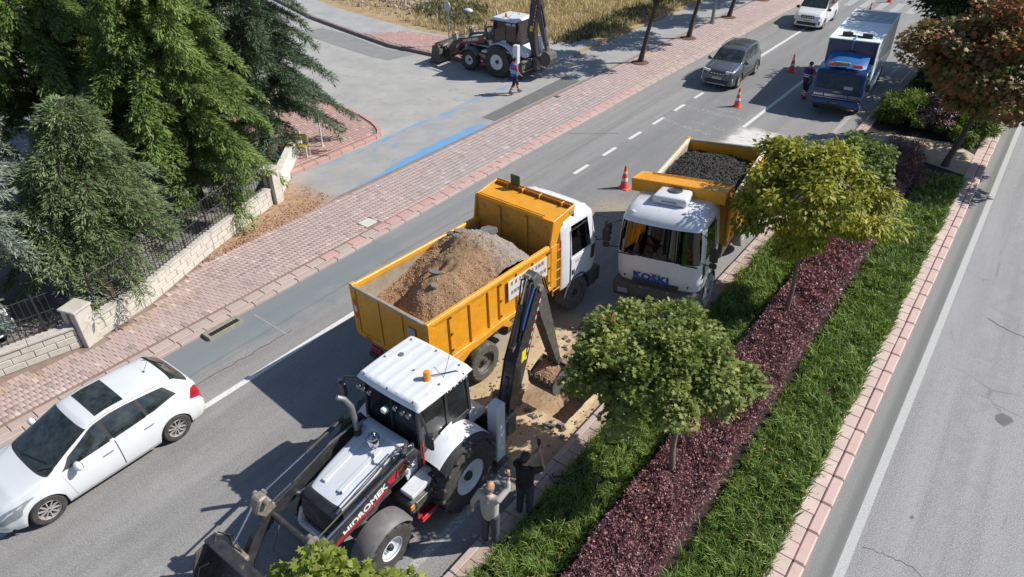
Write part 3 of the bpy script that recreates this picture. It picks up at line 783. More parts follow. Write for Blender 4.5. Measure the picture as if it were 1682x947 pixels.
def broad_tree(name, base, top, crown_c, radii, label, group, m_leaf, m_bark, nclump=110, per=120, leaf=.12, tr=.09, seed=1, tmpl=LOBED, droop=.35, lump=.28, cat='tree', clump_r=.34, shell=.55, extra=None, hsh=None):
    rs = np.random.RandomState(seed); rg = random.Random(seed)
    base = Vector(base); root = empty(name, base, 0, label, cat, group)
    cc = Vector(crown_c)-base; top = Vector(top)-base
    # clump centres: a noisy shell plus some inside, flattened below
    C = []
    while len(C) < nclump:
        v = rs.normal(size=3); v /= np.linalg.norm(v)
        r = rs.uniform(shell, 1)**.6
        k = 1+lump*mnoise.noise(Vector(v*1.9)+Vector((seed*3.1, 0, 0)))*1.6
        p = v*r*k*np.array(radii)
        if v[2] < -.35 and rs.rand() < .6: continue
        if hsh and not hsh(p): continue
        C.append(p)
    C = np.array(C)
    # trunk and limbs
    b = MB(); pts = branch_pts((0, 0, -.1), top, 0, 6, .03, rg); b.tube(pts, [tr*(1.25 if i == 0 else 1)*(1-.45*i/6) for i in range(7)], 9)
    b.build('trunk', m_bark, root, smooth=60)
    b = MB()
    mains = []
    for i in range(7):
        a = 2*PI*i/7+rg.uniform(-.3, .3); e = rg.uniform(.3, .85)
        q = cc + Vector((math.cos(a)*radii[0]*.55, math.sin(a)*radii[1]*.55, radii[2]*(e-.45)))
        P = branch_pts(top*rg.uniform(.8, 1.0), q, .12, 5, .05, rg); mains += P[2:]
        b.tube(P, [tr*.5*(1-.7*k/5) for k in range(6)], 6)
    for c in C:
        q = cc+Vector(c); s_ = min(mains, key=lambda m: (m-q).length)
        P = branch_pts(s_, q, .05, 3, .03, rg); b.tube(P, [tr*.16, tr*.12, tr*.09, tr*.05], 4)
    b.build('limbs', m_bark, root, smooth=60)
    N = nclump*per
    ci = np.repeat(np.arange(nclump), per)
    off = rs.normal(size=(N, 3)); off /= np.linalg.norm(off, axis=1, keepdims=True)
    off *= (rs.rand(N, 1)**.4)*clump_r*rs.uniform(.7, 1.2, (nclump, 1))[ci]
    off[:, 2] *= .62
    pos = C[ci]+off+np.array(cc)
    out = (C[ci]/np.array(radii))*.6 + off/clump_r
    d = out + rs.normal(size=(N, 3))*.55; d[:, 2] -= droop
    up = np.tile(np.array([[0, 0, 1.]]), (N, 1))*1.1 + out*.6 + rs.normal(size=(N, 3))*.45
    sc = leaf*rs.uniform(.65, 1.2, N)
    rn = np.clip(rs.rand(N)*.6 + rs.rand(nclump)[ci]*.45-.02, 0, 1)
    crown = scatter('crown', tmpl[0], tmpl[1], pos, d, up, sc, m_leaf, root, rn)
    if extra: extra(root, pos, d, up, rs)
    return root
M_bark = mat('grey_bark', (.20, .165, .13), (.12, .10, .08), scale=14, rough=.95, bump=.8, bscale=60)
M_barkd = mat('dark_bark', (.055, .042, .035), (.09, .07, .055), scale=14, rough=.95, bump=.8, bscale=60)
G_ = lambda r, g, b: (r, g, b, 1)
M_lfA = leaf_mat('leaf_dark_green', [G_(.050, .085, .016), G_(.115, .165, .030), G_(.23, .27, .06), G_(.42, .43, .18)], .28)
M_lfB = leaf_mat('leaf_yellow_green', [G_(.080, .11, .012), G_(.20, .23, .02), G_(.34, .335, .03), G_(.46, .42, .07)], .32)
M_lfC = leaf_mat('leaf_bright_lime', [G_(.09, .13, .018), G_(.17, .22, .03), G_(.25, .30, .045), G_(.32, .33, .10)], .35)
M_lfD = leaf_mat('leaf_rusty', [G_(.07, .09, .022), G_(.14, .15, .04), G_(.20, .17, .06), G_(.36, .11, .045), G_(.26, .23, .10)], .22)
M_lfE = leaf_mat('leaf_deep_green', [G_(.018, .035, .010), G_(.035, .055, .014), G_(.06, .085, .022)], .15)  # very dark green ramp for the far tree and bush
M_lfF = leaf_mat('leaf_fresh_green', [G_(.05, .09, .018), G_(.10, .17, .028), G_(.17, .24, .05), G_(.27, .30, .14)], .3)
M_red = mat('red_leaf', (.45, .05, .02), (.30, .04, .02), scale=30, rough=.6)
def red_leaves(root, pos, d, up, rs):
    top = pos[pos[:, 2] > np.percentile(pos[:, 2], 70)]
    k = top[rs.choice(len(top), 16)]; c = top[rs.randint(len(top))]
    p = np.concatenate([k[:8], c+rs.normal(size=(8, 3))*.07])+np.array([0, 0, .06])
    scatter('red_leaf', LEAF[0], LEAF[1], p, rs.normal(size=(16, 3)), np.tile(np.array([[.3, .2, 1.]]), (16, 1)), np.full(16, .11), M_red, root)
MG = 'young street trees in the median strip'
broad_tree('street_tree', (-2.98, 9.14, .1), (-3.1, 9.2, 2.1), (-3.68, 9.3, 2.88), (1.52, 1.5, .95), 'round dark green tree in front of the trench, standing on the purple hedge', MG, M_lfA, M_bark, 105, 190, .10, .075, 3, extra=red_leaves, lump=.14, clump_r=.31)
broad_tree('street_tree', (-2.98, 15.82, .1), (-3.1, 16.0, 2.3), (-3.3, 16.6, 3.4), (1.6, 1.8, 1.3), 'yellow-green tree with a bare grey trunk beside the white-cab tipper truck', MG, M_lfB, M_bark, 125, 170, .15, .07, 8, tmpl=LEAF, droop=.9, clump_r=.4)
broad_tree('street_tree', (-4.3, 2.35, .1), (-4.3, 2.35, 2.8), (-4.2, 2.2, 3.12), (1.05, .85, .62), 'bright lime green treetop at the bottom edge in front of the loader', MG, M_lfC, M_bark, 80, 130, .12, .07, 14, droop=.3)
broad_tree('street_tree', (-1.5, 29.3, .1), (-1.15, 30.2, 2.4), (-.85, 30.6, 3.95), (3.0, 3.0, 1.9), 'tree with a dark leaning trunk and rusty red and green leaves at the right edge', MG, M_lfD, M_barkd, 190, 150, .2, .13, 21, clump_r=.6)
broad_tree('street_tree', (-2.3, 41.5, .1), (-2.3, 41.5, 2.6), (-2.2, 41.6, 4.6), (3.6, 4.0, 2.7), 'large dark green tree behind the rusty-leaved tree, at the top right', MG, M_lfE, M_barkd, 200, 130, .26, .14, 27, tmpl=LEAF, clump_r=.75)
broad_tree('shrub', (-3.75, 24.6, .1), (-3.75, 24.6, .8), (-3.7, 24.6, 1.35), (1.0, 1.5, 1.15), 'fresh green loose bush behind the yellow-green tree', 'shrubs in the median', M_lfF, M_bark, 60, 110, .14, .04, 31, cat='shrub', shell=.3)
SG = 'shrubs in the median'
NEED = ([(0, 0, 0), (.10, .45, .02), (0, 1, -.06), (-.10, .45, .02)], [(0, 1, 2), (0, 2, 3)])
M_jun = leaf_mat('leaf_juniper', [G_(.030, .055, .008), G_(.075, .13, .012), G_(.15, .22, .02), G_(.21, .27, .03)], .25)
broad_tree('shrub', (-3.7, 33.6, .1), (-3.7, 33.6, .3), (-3.75, 33.7, .55), (1.35, 1.5, .62), 'spreading bright green juniper bush beside the blue lorry', SG, M_jun, M_bark, 60, 200, .22, .03, 41, tmpl=NEED, cat='shrub', shell=.3)
broad_tree('shrub', (-1.6, 33.4, .1), (-1.6, 33.4, .3), (-1.5, 33.3, .55), (1.0, 1.3, .6), 'bright green juniper bush behind the leaning dark trunk', SG, M_jun, M_bark, 50, 200, .22, .03, 43, tmpl=NEED, cat='shrub', shell=.3)
broad_tree('shrub', (-3.0, 39.5, .1), (-3.0, 39.5, .3), (-3.1, 39.0, .7), (1.5, 2.2, .8), 'dark green bush behind the juniper beside the blue lorry', SG, M_lfE, M_bark, 50, 120, .22, .03, 44, tmpl=LEAF, cat='shrub', shell=.3)
M_purp = leaf_mat('leaf_purple', [G_(.035, .018, .022), G_(.085, .038, .045), G_(.15, .075, .085), G_(.24, .16, .165)], .12, rough=.4)
broad_tree('shrub', (-2.6, 34.0, .1), (-2.6, 34.0, .4), (-2.65, 33.4, .8), (.8, 1.4, .75), 'grey-purple twiggy bush between the two junipers', SG, M_purp, M_bark, 45, 170, .10, .03, 45, tmpl=LEAF, cat='shrub', shell=.3)
broad_tree('shrub', (-2.75, 28.3, .1), (-2.75, 28.3, .5), (-2.75, 27.4, .75), (.75, 1.9, .7), 'feathery dark purple bush at the far end of the purple hedge', SG, M_purp, M_bark, 50, 200, .10, .03, 46, tmpl=NEED, cat='shrub', shell=.3)
# pavement trees along the far left
PG = 'pavement trees across the road'
M_dirtpit = mat('tree_pit_soil', (.16, .09, .055), (.11, .065, .04), scale=12, rough=1, bump=.8, bscale=40, obj=False)
for i, (x, y, s, lab) in enumerate([(-17.3, 34.2, 11, 'dark-trunked pavement tree nearest the parked digger across the road'), (-17.4, 40.4, 12, 'dark-trunked pavement tree between two others, just before the grey lamp post'), (-17.5, 46.8, 13, 'dark-trunked pavement tree beyond the grey lamp post'), (-17.6, 53.3, 15, 'farthest dark-trunked pavement tree at the top edge')]):
    t = broad_tree('pavement_tree', (x, y, ZL), (x+.35, y+.5, 3.4), (x+.5, y+.7, 5.0), (2.3, 2.4, 1.7), lab, PG, M_lfA, M_barkd, 80, 110, .22, .15, s, tmpl=LEAF, clump_r=.5)
    b = MB(); b.ball((0, 0, .01), .5, (1, 1, .12), 3); b.build('tree_pit', M_dirtpit, t, smooth=60)
lp = empty('lamp_post', (-17.75, 44.7, ZL), 0, 'grey steel lamp post standing among the pavement trees', 'lamp post')
M_galv = mat('galvanised', (.30, .31, .31), (.24, .25, .25), scale=12, rough=.5, metal=.6)
MB().cyl((0, 0, .25), (0, 0, 8.5), .11, .07, seg=12).build('pole', M_galv, lp, smooth=40)
MB().box(-.2, .2, -.2, .2, 0, .04, .01).cyl((0, 0, 0), (0, 0, .3), .15, .12, seg=12).build('base_plate', M_galv, lp)
ar = MB().tube([(0, 0, 8.3), (.4, 0, 8.75), (1.5, 0, 8.9)], .045, 8).build('arm', M_galv, lp); 
MB().box(1.3, 1.95, -.14, .14, 8.83, 8.95, .03).build('lamp_head', M_galv, lp)
ss = empty('street_sign', (-27.4, 29.95, .2), math.radians(-12), 'round traffic sign seen edge-on and from behind, on a thin steel pole by the field', 'sign')
MB().cyl((0, 0, 0), (0, 0, 2.5), .035, seg=8).build('pole', M_galv, ss)
MB().cyl((0, -.05, 2.2), (0, -.02, 2.2), .3, seg=24).build('sign_plate', mat('sign_back', (.42, .44, .45), (.38, .40, .41), scale=5, rough=.5, metal=.3), ss)
MB().box(-.2, .2, -.022, -.01, 2.17, 2.23).build('bracket', M_galv, ss)

# ================================================================== conifers
def conifer(base, h, R, label, m_leaf, seed, style='cedar', z0=.8, nb=90, lean=(0, 0), prof=.8, tuft=.14, dens=1.0, twl=.55, tr=.16, name='conifer'):
    rs = np.random.RandomState(seed); rg = random.Random(seed)
    root = empty(name, base, 0, label, 'tree', 'tall conifers in the garden behind the wall')
    b = MB(); b.tube([(0, 0, -.1), (lean[0]*.3, lean[1]*.3, h*.4), (lean[0], lean[1], h)], [tr*1.2, tr*.8, .02], 9); b.build('trunk', M_barkd, root, smooth=60)
    br = MB(); P = []; D = []; U = []; Rn = []
    for i in range(nb):
        u = (i+rs.rand())/nb
        z = z0+(h-z0)*u**1.05
        rad = R*(1-u)**prof*(.75+.5*rs.rand())*(.82+.36*abs(mnoise.noise(Vector((i*.31, seed, 0)))))+.2
        az = i*2.399+rs.uniform(-.4, .4)
        o = Vector((lean[0]*z/h, lean[1]*z/h, z))
        dr = Vector((math.cos(az), math.sin(az), 0))
        n = 7; pts = []
        if style == 'cedar': rise, fall = .10, .34
        elif style == 'blue': rise, fall = .28, .30
        else: rise, fall = .30, .34
        for k in range(n+1):
            t = k/n
            p = o+dr*(rad*t)+Vector((0, 0, rad*(rise*math.sin(PI*t*.8)-fall*t*t)))
            p += Vector((rg.uniform(-.04, .04), rg.uniform(-.04, .04), 0))*rad*.5
            pts.append(p)
        br.tube(pts, [max(.008, .035*rad/R*(1-.85*k/n)+.006) for k in range(n+1)], 4)
        side = Vector((-dr.y, dr.x, 0))
        nt = int(9*rad*dens)+5
        bc = rs.rand()
        for k in range(nt):
            t = .16+.84*(k+rs.rand()*.8)/nt
            f = t*n; j = min(n-1, int(f)); p = pts[j].lerp(pts[j+1], f-j); ax = (pts[j+1]-pts[j]).normalized()
            sgn = 1 if k % 2 else -1
            if style == 'plume':
                L = twl*(.45+.55*math.sin(PI*min(1, t*.9+.1)))*rs.uniform(.6, 1.25)
                td = (ax*.75+side*sgn*rs.uniform(.3, 1.0)+Vector((0, 0, rs.uniform(-.35, .35)))).normalized()
                drp = -.22
            elif style == 'blue':
                L = twl*(.5+.5*(1-t))*rs.uniform(.6, 1.2); td = (ax*.8+side*sgn*rs.uniform(.4, 1)+Vector((0, 0, rs.uniform(-.1, .35)))).normalized(); drp = -.1
            else:
                L = twl*(1.15-.75*t)*rs.uniform(.6, 1.25); td = (ax*.85+side*sgn*rs.uniform(.5, 1.0)+Vector((0, 0, rs.uniform(-.15, .1)))).normalized(); drp = -.22
            m = max(4, int(L/.042))
            tt = np.linspace(.02, 1, m)[:, None]
            tp = np.array(p)[None]+np.array(td)[None]*L*tt+np.array([[0, 0, 1.]])*drp*L*tt**2
            reps = 6 if style == 'plume' else 4
            tp = np.repeat(tp, reps, 0); tl = np.repeat(tt, reps, 0)
            q = rs.normal(size=tp.shape); q[:, 2] *= .7
            spread = .030 if style != 'plume' else .055
            tp = tp+q*spread*(1.2-.6*tl)
            dd = np.array(td)[None]*.9+q*.62; dd[:, 2] += (drp*1.0 if style == 'plume' else .12)
            P.append(tp); D.append(dd); U.append(np.array([[0, 0, 1.]])+q*.5+rs.normal(size=tp.shape)*.25)
            Rn.append(np.full(len(tp), bc*.35+rs.rand()*.35)+rs.rand(len(tp))*.3)
    br.build('branches', M_barkd, root)
    P = np.concatenate(P); D = np.concatenate(D); U = np.concatenate(U); Rn = np.concatenate(Rn)
    W = {'cedar': .11, 'blue': .12, 'plume': .15}[style]
    tv = [(0, 0, 0), (W, .45, .05), (0, 1, 0), (-W, .45, .05)]
    scatter('crown', tv, [(0, 1, 2), (0, 2, 3)], P, D, U, tuft*rs.uniform(.7, 1.25, len(P)), m_leaf, root, np.clip(Rn, 0, 1))
    return len(P)
M_cedar = leaf_mat('needle_cedar', [G_(.050, .080, .036), G_(.125, .180, .078), G_(.24, .31, .15), G_(.38, .45, .26)], .25)
M_cedd = leaf_mat('needle_dark_cedar', [G_(.030, .052, .032), G_(.075, .120, .070), G_(.14, .20, .12), G_(.24, .31, .20)], .2)
M_blue = leaf_mat('needle_blue_cedar', [G_(.10, .135, .11), G_(.20, .25, .20), G_(.32, .38, .31), G_(.48, .53, .46)], .2)
M_plume = leaf_mat('needle_yellow_green', [G_(.045, .070, .015), G_(.115, .185, .045), G_(.215, .30, .085), G_(.35, .43, .16)], .3)
cnt = 0
cnt += conifer((-18.7, 5.6, .1), 5.2, 2.35, 'broad green cedar leaning over the railing, left of the wall', M_cedar, 2, 'cedar', 1.3, 115, prof=.62, lean=(-.6, .9), twl=.62)
cnt += conifer((-19.3, 3.2, .1), 5.6, 2.05, 'silvery blue-green cedar at the left edge above the dark parked car', M_blue, 5, 'blue', 1.5, 80, prof=.6, lean=(-.3, .2), twl=.45)
cnt += conifer((-21.6, 10.3, .1), 9.0, 3.3, 'tall yellow-green conifer with drooping plumes behind the long wall', M_plume, 7, 'plume', .9, 120, prof=.62, tuft=.14, twl=.6, tr=.2)
cnt += conifer((-25.5, 8.2, .1), 9.5, 3.4, 'tall yellow-green conifer at the top left, behind the silvery cedar', M_plume, 9, 'plume', 2.2, 100, prof=.6, tuft=.15, dens=.85, twl=.65, tr=.2)
cnt += conifer((-23.6, 14.6, .1), 8.8, 3.25, 'dark green cedar spreading over the brick island beside the side street', M_cedd, 11, 'cedar', 1.3, 105, prof=.55, tuft=.18, twl=.7, tr=.18)
cnt += conifer((-24.6, 5.0, .1), 7.0, 2.5, 'blue-green cedar behind the silvery one at the left edge', M_blue, 13, 'blue', 1.0, 75, prof=.6, tuft=.18, dens=.85, twl=.5)
cnt += conifer((-28.5, 12.5, .1), 9.5, 3.2, 'yellow-green conifer farthest back at the top of the garden', M_plume, 15, 'plume', 1.5, 85, prof=.6, tuft=.17, dens=.7, twl=.65)
print('tufts', cnt)

# ================================================================== grass, hedge, dry field
def grass(name, regions, dens, hgt, m, label=None, seed=1, w=.012, dropf=None, kind='stuff', lean=.5, z=.10, near_y=22, curl=.5):
    rs = np.random.RandomState(seed); PP = []
    for (x0, x1, y0, y1) in regions:
        yy = y0
        while yy < y1:
            ye = min(y1, yy+2); d = dens/(1+max(0, yy-6)*.075)
            n = int((x1-x0)*(ye-yy)*d); PP.append(np.stack([rs.uniform(x0, x1, n), rs.uniform(yy, ye, n), np.full(n, z)], 1)); yy = ye
    P = np.concatenate(PP)
    cl = np.array([mnoise.noise(Vector((x*2.2, y*2.2, seed))) for x, y, _ in P]); c2 = np.array([mnoise.noise(Vector((x*6, y*6, seed+5))) for x, y, _ in P])
    if dropf is not None: k = dropf(P, cl, rs); P = P[k]; cl = cl[k]; c2 = c2[k]
    N = len(P); a = rs.rand(N)*2*PI
    # tufts share a lean
    ta = np.array([mnoise.noise(Vector((x*3, y*3, seed+20))) for x, y, _ in P])*9+rs.normal(size=N)*.8
    L = hgt*(1+.45*cl+.35*c2)*rs.uniform(.6, 1.25, N)
    ln = lean*rs.uniform(.3, 1.3, N)
    dx, dy = np.cos(ta)*ln, np.sin(ta)*ln
    far = 1+np.maximum(0, P[:, 1]-8)*.05
    sx, sy = -np.sin(a)*w*far, np.cos(a)*w*far
    V = np.zeros((N, 5, 3))
    V[:, 0] = P+np.stack([sx, sy, np.zeros(N)], 1); V[:, 1] = P-np.stack([sx, sy, np.zeros(N)], 1)
    mid = P+np.stack([dx*L*.45, dy*L*.45, L*.62], 1)
    V[:, 2] = mid-np.stack([sx, sy, np.zeros(N)], 1)*.8; V[:, 3] = mid+np.stack([sx, sy, np.zeros(N)], 1)*.8
    V[:, 4] = P+np.stack([dx*L*1.15, dy*L*1.15, L*(1-curl*.5*ln)], 1)
    F3 = np.array([(0, 1, 2), (0, 2, 3), (3, 2, 4)])
    F = (F3[None]+(np.arange(N)*5)[:, None, None]).reshape(-1, 3)
    o = np_mesh(name, V.reshape(-1, 3), F, m, None, kind, attr=np.repeat(np.clip(rs.rand(N)*.6+.35*(cl+.5), 0, 1), 5))
    if label: o['label'] = label
    print(name, N); return o
M_grass = leaf_mat('grass_blade', [G_(.055, .10, .022), G_(.14, .225, .046), G_(.24, .345, .085), G_(.40, .48, .20)], .25, scale=.8)
def dropg(P, cl, rs):
    x, y = P[:, 0], P[:, 1]
    k = ~((y > 28.6) & (y < 32.4)) & ~((x > -5.1) & (x < -3.4) & (y > 21) & (rs.rand(len(x)) < .75))
    k &= ~((cl < -.33) & (rs.rand(len(x)) < .45))
    # blades kept off wheels of the truck standing on the verge
    return k
grass('median_grass', [(-4.82, -3.64, 1.5, 28), (-2.05, -.66, 4.5, 28.4), (-1.95, -.8, 32.4, 60), (-4.8, -3.6, 34, 60)], 1600, .21, M_grass, None, 3, w=.009, dropf=dropg, lean=.75)
# purple hedge
def hedge():
    rs = np.random.RandomState(6); y0, y1 = 3.0, 29.0; xs0, xs1 = -3.47, -2.16
    def hh(x, y):
        u = (x-xs0)/(xs1-xs0); e = np.minimum(u, 1-u)*2
        prof = np.clip(e*9, 0, 1)**.35
        nn = np.array([mnoise.noise(Vector((a*2.0, b*2.0, 3))) for a, b in zip(x, y)]); n2 = np.array([mnoise.noise(Vector((a*7, b*7, 8))) for a, b in zip(x, y)])
        return (.46+.13*nn+.10*n2)*prof
    b = MB(); nx, ny = 12, 150; rows = []
    for j in range(ny):
        y = y0+(y1-y0)*j/(ny-1); wv = .08*nz(y, 0, .9, 2)
        X = np.linspace(xs0+wv, xs1+wv, nx); H = hh(X, np.full(nx, y))
        rows.append([(X[i], y, .08+max(0, H[i]-.13)) for i in range(nx)])
    b.grid(rows); root = empty('barberry_hedge', (0, 0, 0), 0, 'long low purple-red hedge running down the middle of the median', 'hedge')
    b.build('twigs', mat('hedge_core', (.03, .018, .016), (.05, .03, .026), scale=12, rough=1, obj=False), root, smooth=60)
    PP = []
    yy = y0
    while yy < y1:
        d = 3400/(1+max(0, yy-6)*.07); n = int(1.5*d); y = rs.uniform(yy, yy+1, n); PP.append(np.stack([rs.uniform(xs0, xs1, n), y], 1)); yy += 1
    Q = np.concatenate(PP); x, y = Q[:, 0], Q[:, 1]
    wv = np.array([.08*mnoise.noise(Vector((b*.9, 0, 2))) for b in y])
    H = hh(x, y); keep = rs.rand(len(x)) < np.clip(H*4, .2, 1); x, y, H, wv = x[keep], y[keep], H[keep], wv[keep]
    z = .1+H-rs.rand(len(x))**2*.16
    N = len(x); P = np.stack([x+wv+rs.normal(size=N)*.02, y, z], 1)
    u = (x-(xs0+xs1)/2)/(xs1-xs0)*2
    d = rs.normal(size=(N, 3)); d[:, 2] += 1.1; d[:, 0] += u*.8
    up = rs.normal(size=(N, 3))*.7; up[:, 2] += .8; up[:, 0] += u*.6
    far = 1+np.maximum(0, y-8)*.05
    tv = [(0, 0, 0), (.36, .5, .05), (0, 1, -.05), (-.36, .5, .05)]
    sz = .042*rs.uniform(.6, 1.3, N)*far
    k = z < .16
    scatter('leaves', tv, [(0, 1, 2), (0, 2, 3)], P, d, up, sz, M_purp2, root, rs.rand(N), 'stuff')
    # upright twigs with leaves poking out
    m = 900; k = rs.choice(N, m); 
    scatter('shoots', [(0, 0, 0), (.05, .5, 0), (0, 1, .05), (-.05, .5, 0)], [(0, 1, 2), (0, 2, 3)], P[k], np.stack([rs.normal(size=m)*.5, rs.normal(size=m)*.5, np.ones(m)], 1), rs.normal(size=(m, 3)), .14*rs.uniform(.5, 1.3, m), M_purp2, root, rs.rand(m), 'stuff')
    print('hedge', N)
M_purp2 = leaf_mat('hedge_leaf', [G_(.085, .030, .038), G_(.215, .085, .105), G_(.36, .19, .20), G_(.56, .42, .42)], .12, scale=1.4, rough=.42)
hedge()
b = MB()
rg = random.Random(8)
P_ = np.array([(rg.uniform(-3.9, -3.3), rg.uniform(4.6, 5.6), rg.uniform(.3, .6)) for i in range(160)])
tag(scatter('flowering_plant', LEAF[0], LEAF[1], P_, np.random.normal(size=(160, 3))+np.array([0, 0, .8]), np.random.normal(size=(160, 3))+np.array([0, 0, 1]), np.full(160, .07), mat('pink_leaf', (.62, .16, .18), (.5, .2, .2), scale=20)), 'small plant with pinkish red leaves at the near end of the purple hedge', 'plant')
# dry grass field
M_dry = leaf_mat('dry_grass', [G_(.28, .21, .11), G_(.46, .36, .20), G_(.60, .50, .31), G_(.70, .62, .44)], .25, scale=.5)
M_scrub = leaf_mat('field_scrub', [G_(.07, .085, .03), G_(.12, .13, .05), G_(.20, .19, .09), G_(.30, .25, .13)], .2, scale=.5)
def dropd(P, cl, rs):
    x, y = P[:, 0], P[:, 1]
    lim = np.interp(x, [-60, -44, -39, -34.2, -31, -28.7, -25.5, -23.4, -21.3], [38.8, 34.2, 33.2, 32.5, 32.2, 32.4, 33.4, 34.6, 37.2])
    return (y > lim) & ~((x < -31) & (cl < .12) & (rs.rand(len(x)) < .8)) & ((cl > -.25) | (rs.rand(len(x)) < .4))
grass('dry_grass', [(-34, -21.2, 32, 62)], 420, .34, M_dry, None, 12, w=.008, dropf=dropd, lean=.55, z=.18)
grass('dry_grass', [(-56, -34, 33, 62)], 170, .26, M_dry, None, 13, w=.011, dropf=dropd, lean=.6, z=.18)
def drops(P, cl, rs):
    x, y = P[:, 0], P[:, 1]
    a = ((x+33)/2.6)**2+((y-36.5)/2.2)**2 < 1+cl; c = ((x+22.6)/1.0)**2+((y-41)/6.0)**2 < 1+cl; e = ((x+30.5)/1.5)**2+((y-34.5)/1.2)**2 < 1+cl
    return a | c | e
grass('field_scrub', [(-37, -21.3, 33, 48)], 300, .45, M_scrub, None, 14, w=.016, dropf=drops, lean=.8, z=.18)
# rubble heap on the field
rb = MB(); rg = random.Random(17)
for i in range(260):
    x = rg.gauss(-37.5, 2.4); y = rg.gauss(36.8, 1.5)
    if y < 33.6: continue
    s_ = rg.uniform(.06, .28); r = bmesh.ops.create_cube(rb.bm, size=s_)
    bmesh.ops.transform(rb.bm, matrix=T(x, y, .2+rg.uniform(0, .15), rg.uniform(0, 6), rg.uniform(-.6, .6), rg.uniform(-.6, .6)) @ Matrix.Diagonal((rg.uniform(.6, 1.8), rg.uniform(.5, 1.2), rg.uniform(.3, .8), 1)), verts=r['verts'])
rb.build('rubble', mat('rubble_stone', (.42, .36, .29), (.28, .22, .17), scale=1.5, rough=1, bump=.5, obj=False), kind='stuff')
b = MB(); b.ball((-31.3, 36.2, .5), .32, (1.2, .9, .6), 2)
tag(b.build('plastic_bag', mat('bag_white', (.62, .62, .66), (.5, .5, .55), scale=6, rough=.5, bump=.6, bscale=9, obj=False), smooth=50), 'crumpled white plastic bag lying in the dry field', 'bag')
# low leaf litter around the trench side of the median

rs_ = np.random.RandomState(77); N_ = 900
LP = np.stack([rs_.uniform(-4.9, -.5, N_), rs_.uniform(4, 28, N_), np.full(N_, .33)], 1); LP[:, 2] = np.where((LP[:, 0] > -3.4) & (LP[:, 0] < -2.25), .60, .26)
scatter('leaf_litter', LEAF[0], LEAF[1], LP, rs_.normal(size=(N_, 3))*np.array([1, 1, .2]), np.tile(np.array([[0, 0, 1.]]), (N_, 1))+rs_.normal(size=(N_, 3))*.3, .06*rs_.uniform(.6, 1.3, N_), leaf_mat('dry_leaf', [G_(.25, .12, .05), G_(.38, .24, .10), G_(.30, .10, .06), G_(.45, .36, .2)], .1), None, rs_.rand(N_), 'stuff')
# clods and stones in the earth strip at the wall foot
rs_ = np.random.RandomState(78); yy_ = rs_.uniform(8.2, 13.4, 1500)
xx_ = np.interp(yy_, [8.2, 12.4, 13.4], [-17.85, -18.0, -18.4]) - np.abs(rs_.normal(size=1500))*.55*np.interp(yy_, [8.2, 12, 13.4], [.35, 1.2, 1.6])
ROCK0 = ([(0, 0, -.5), (.5, 0, 0), (.1, .5, .05), (-.5, .1, 0), (-.1, -.5, .0), (.05, 0, .5)], [(0, 2, 1), (0, 3, 2), (0, 4, 3), (0, 1, 4), (5, 1, 2), (5, 2, 3), (5, 3, 4), (5, 4, 1)])
scatter('earth_clods', ROCK0[0], ROCK0[1], np.stack([xx_, yy_, np.full(1500, ZL+.004)], 1), rs_.normal(size=(1500, 3)), rs_.normal(size=(1500, 3)), .015+.07*rs_.rand(1500)**5, mat('red_earth_clod', (.34, .20, .12), (.22, .125, .07), scale=5, rough=1, obj=False), None, rs_.rand(1500), 'stuff')
# ================================================================== cars
M_white = mat('white_paint', (.66, .685, .70), (.63, .655, .675), scale=1.5, rough=.28, coat=.6, spec=.5)
M_grey = mat('grey_paint', (.11, .125, .15), (.095, .11, .135), scale=2, rough=.3, metal=.35, coat=.6)
M_black = mat('black_plastic', (.022, .022, .024), (.035, .035, .036), scale=20, rough=.55, bump=.1, bscale=200)
M_glass = mat('dark_glass', (.010, .013, .014), (.040, .050, .048), scale=4.5, rough=.05, spec=.8)
M_tyre = mat('tyre_rubber', (.035, .034, .032), (.065, .060, .055), scale=9, rough=.9, bump=.3, bscale=120, dirt=(.12, .10, .08), dirt_amt=.3)
M_rim = mat('alloy_rim', (.48, .45, .45), (.40, .38, .38), scale=14, rough=.45, metal=.3)
M_chrome = mat('chrome', (.62, .63, .65), (.55, .56, .58), scale=10, rough=.15, metal=1)
M_lens = mat('headlamp_lens', (.30, .32, .34), (.20, .22, .24), scale=14, rough=.08, spec=.8, coat=.5)
M_tail = mat('tail_lamp', (.42, .02, .035), (.30, .015, .02), scale=12, rough=.12, coat=.6)
M_plate = mat('number_plate', (.62, .62, .60), (.55, .55, .53), scale=14, rough=.5)
M_under = mat('underbody', (.012, .012, .012), obj=True, rough=.9)
M_trimdark = mat('panel_gap', (.06, .06, .065), rough=.7)
def smooth_curve(pts, k=.05):
    xs = np.array([p[0] for p in pts], float); zs = np.array([p[1] for p in pts], float)
    o = np.argsort(xs); xs, zs = xs[o], zs[o]
    g = np.linspace(xs[0], xs[-1], 600); v = np.interp(g, xs, zs)
    w = max(1, int(k/(g[1]-g[0]))); ker = np.hanning(2*w+1); ker /= ker.sum()
    vp = np.concatenate([2*v[0]-v[w:0:-1], v, 2*v[-1]-v[-2:-w-2:-1]])
    vs = np.convolve(vp, ker, 'valid')
    return lambda y: float(np.interp(y, g, vs))
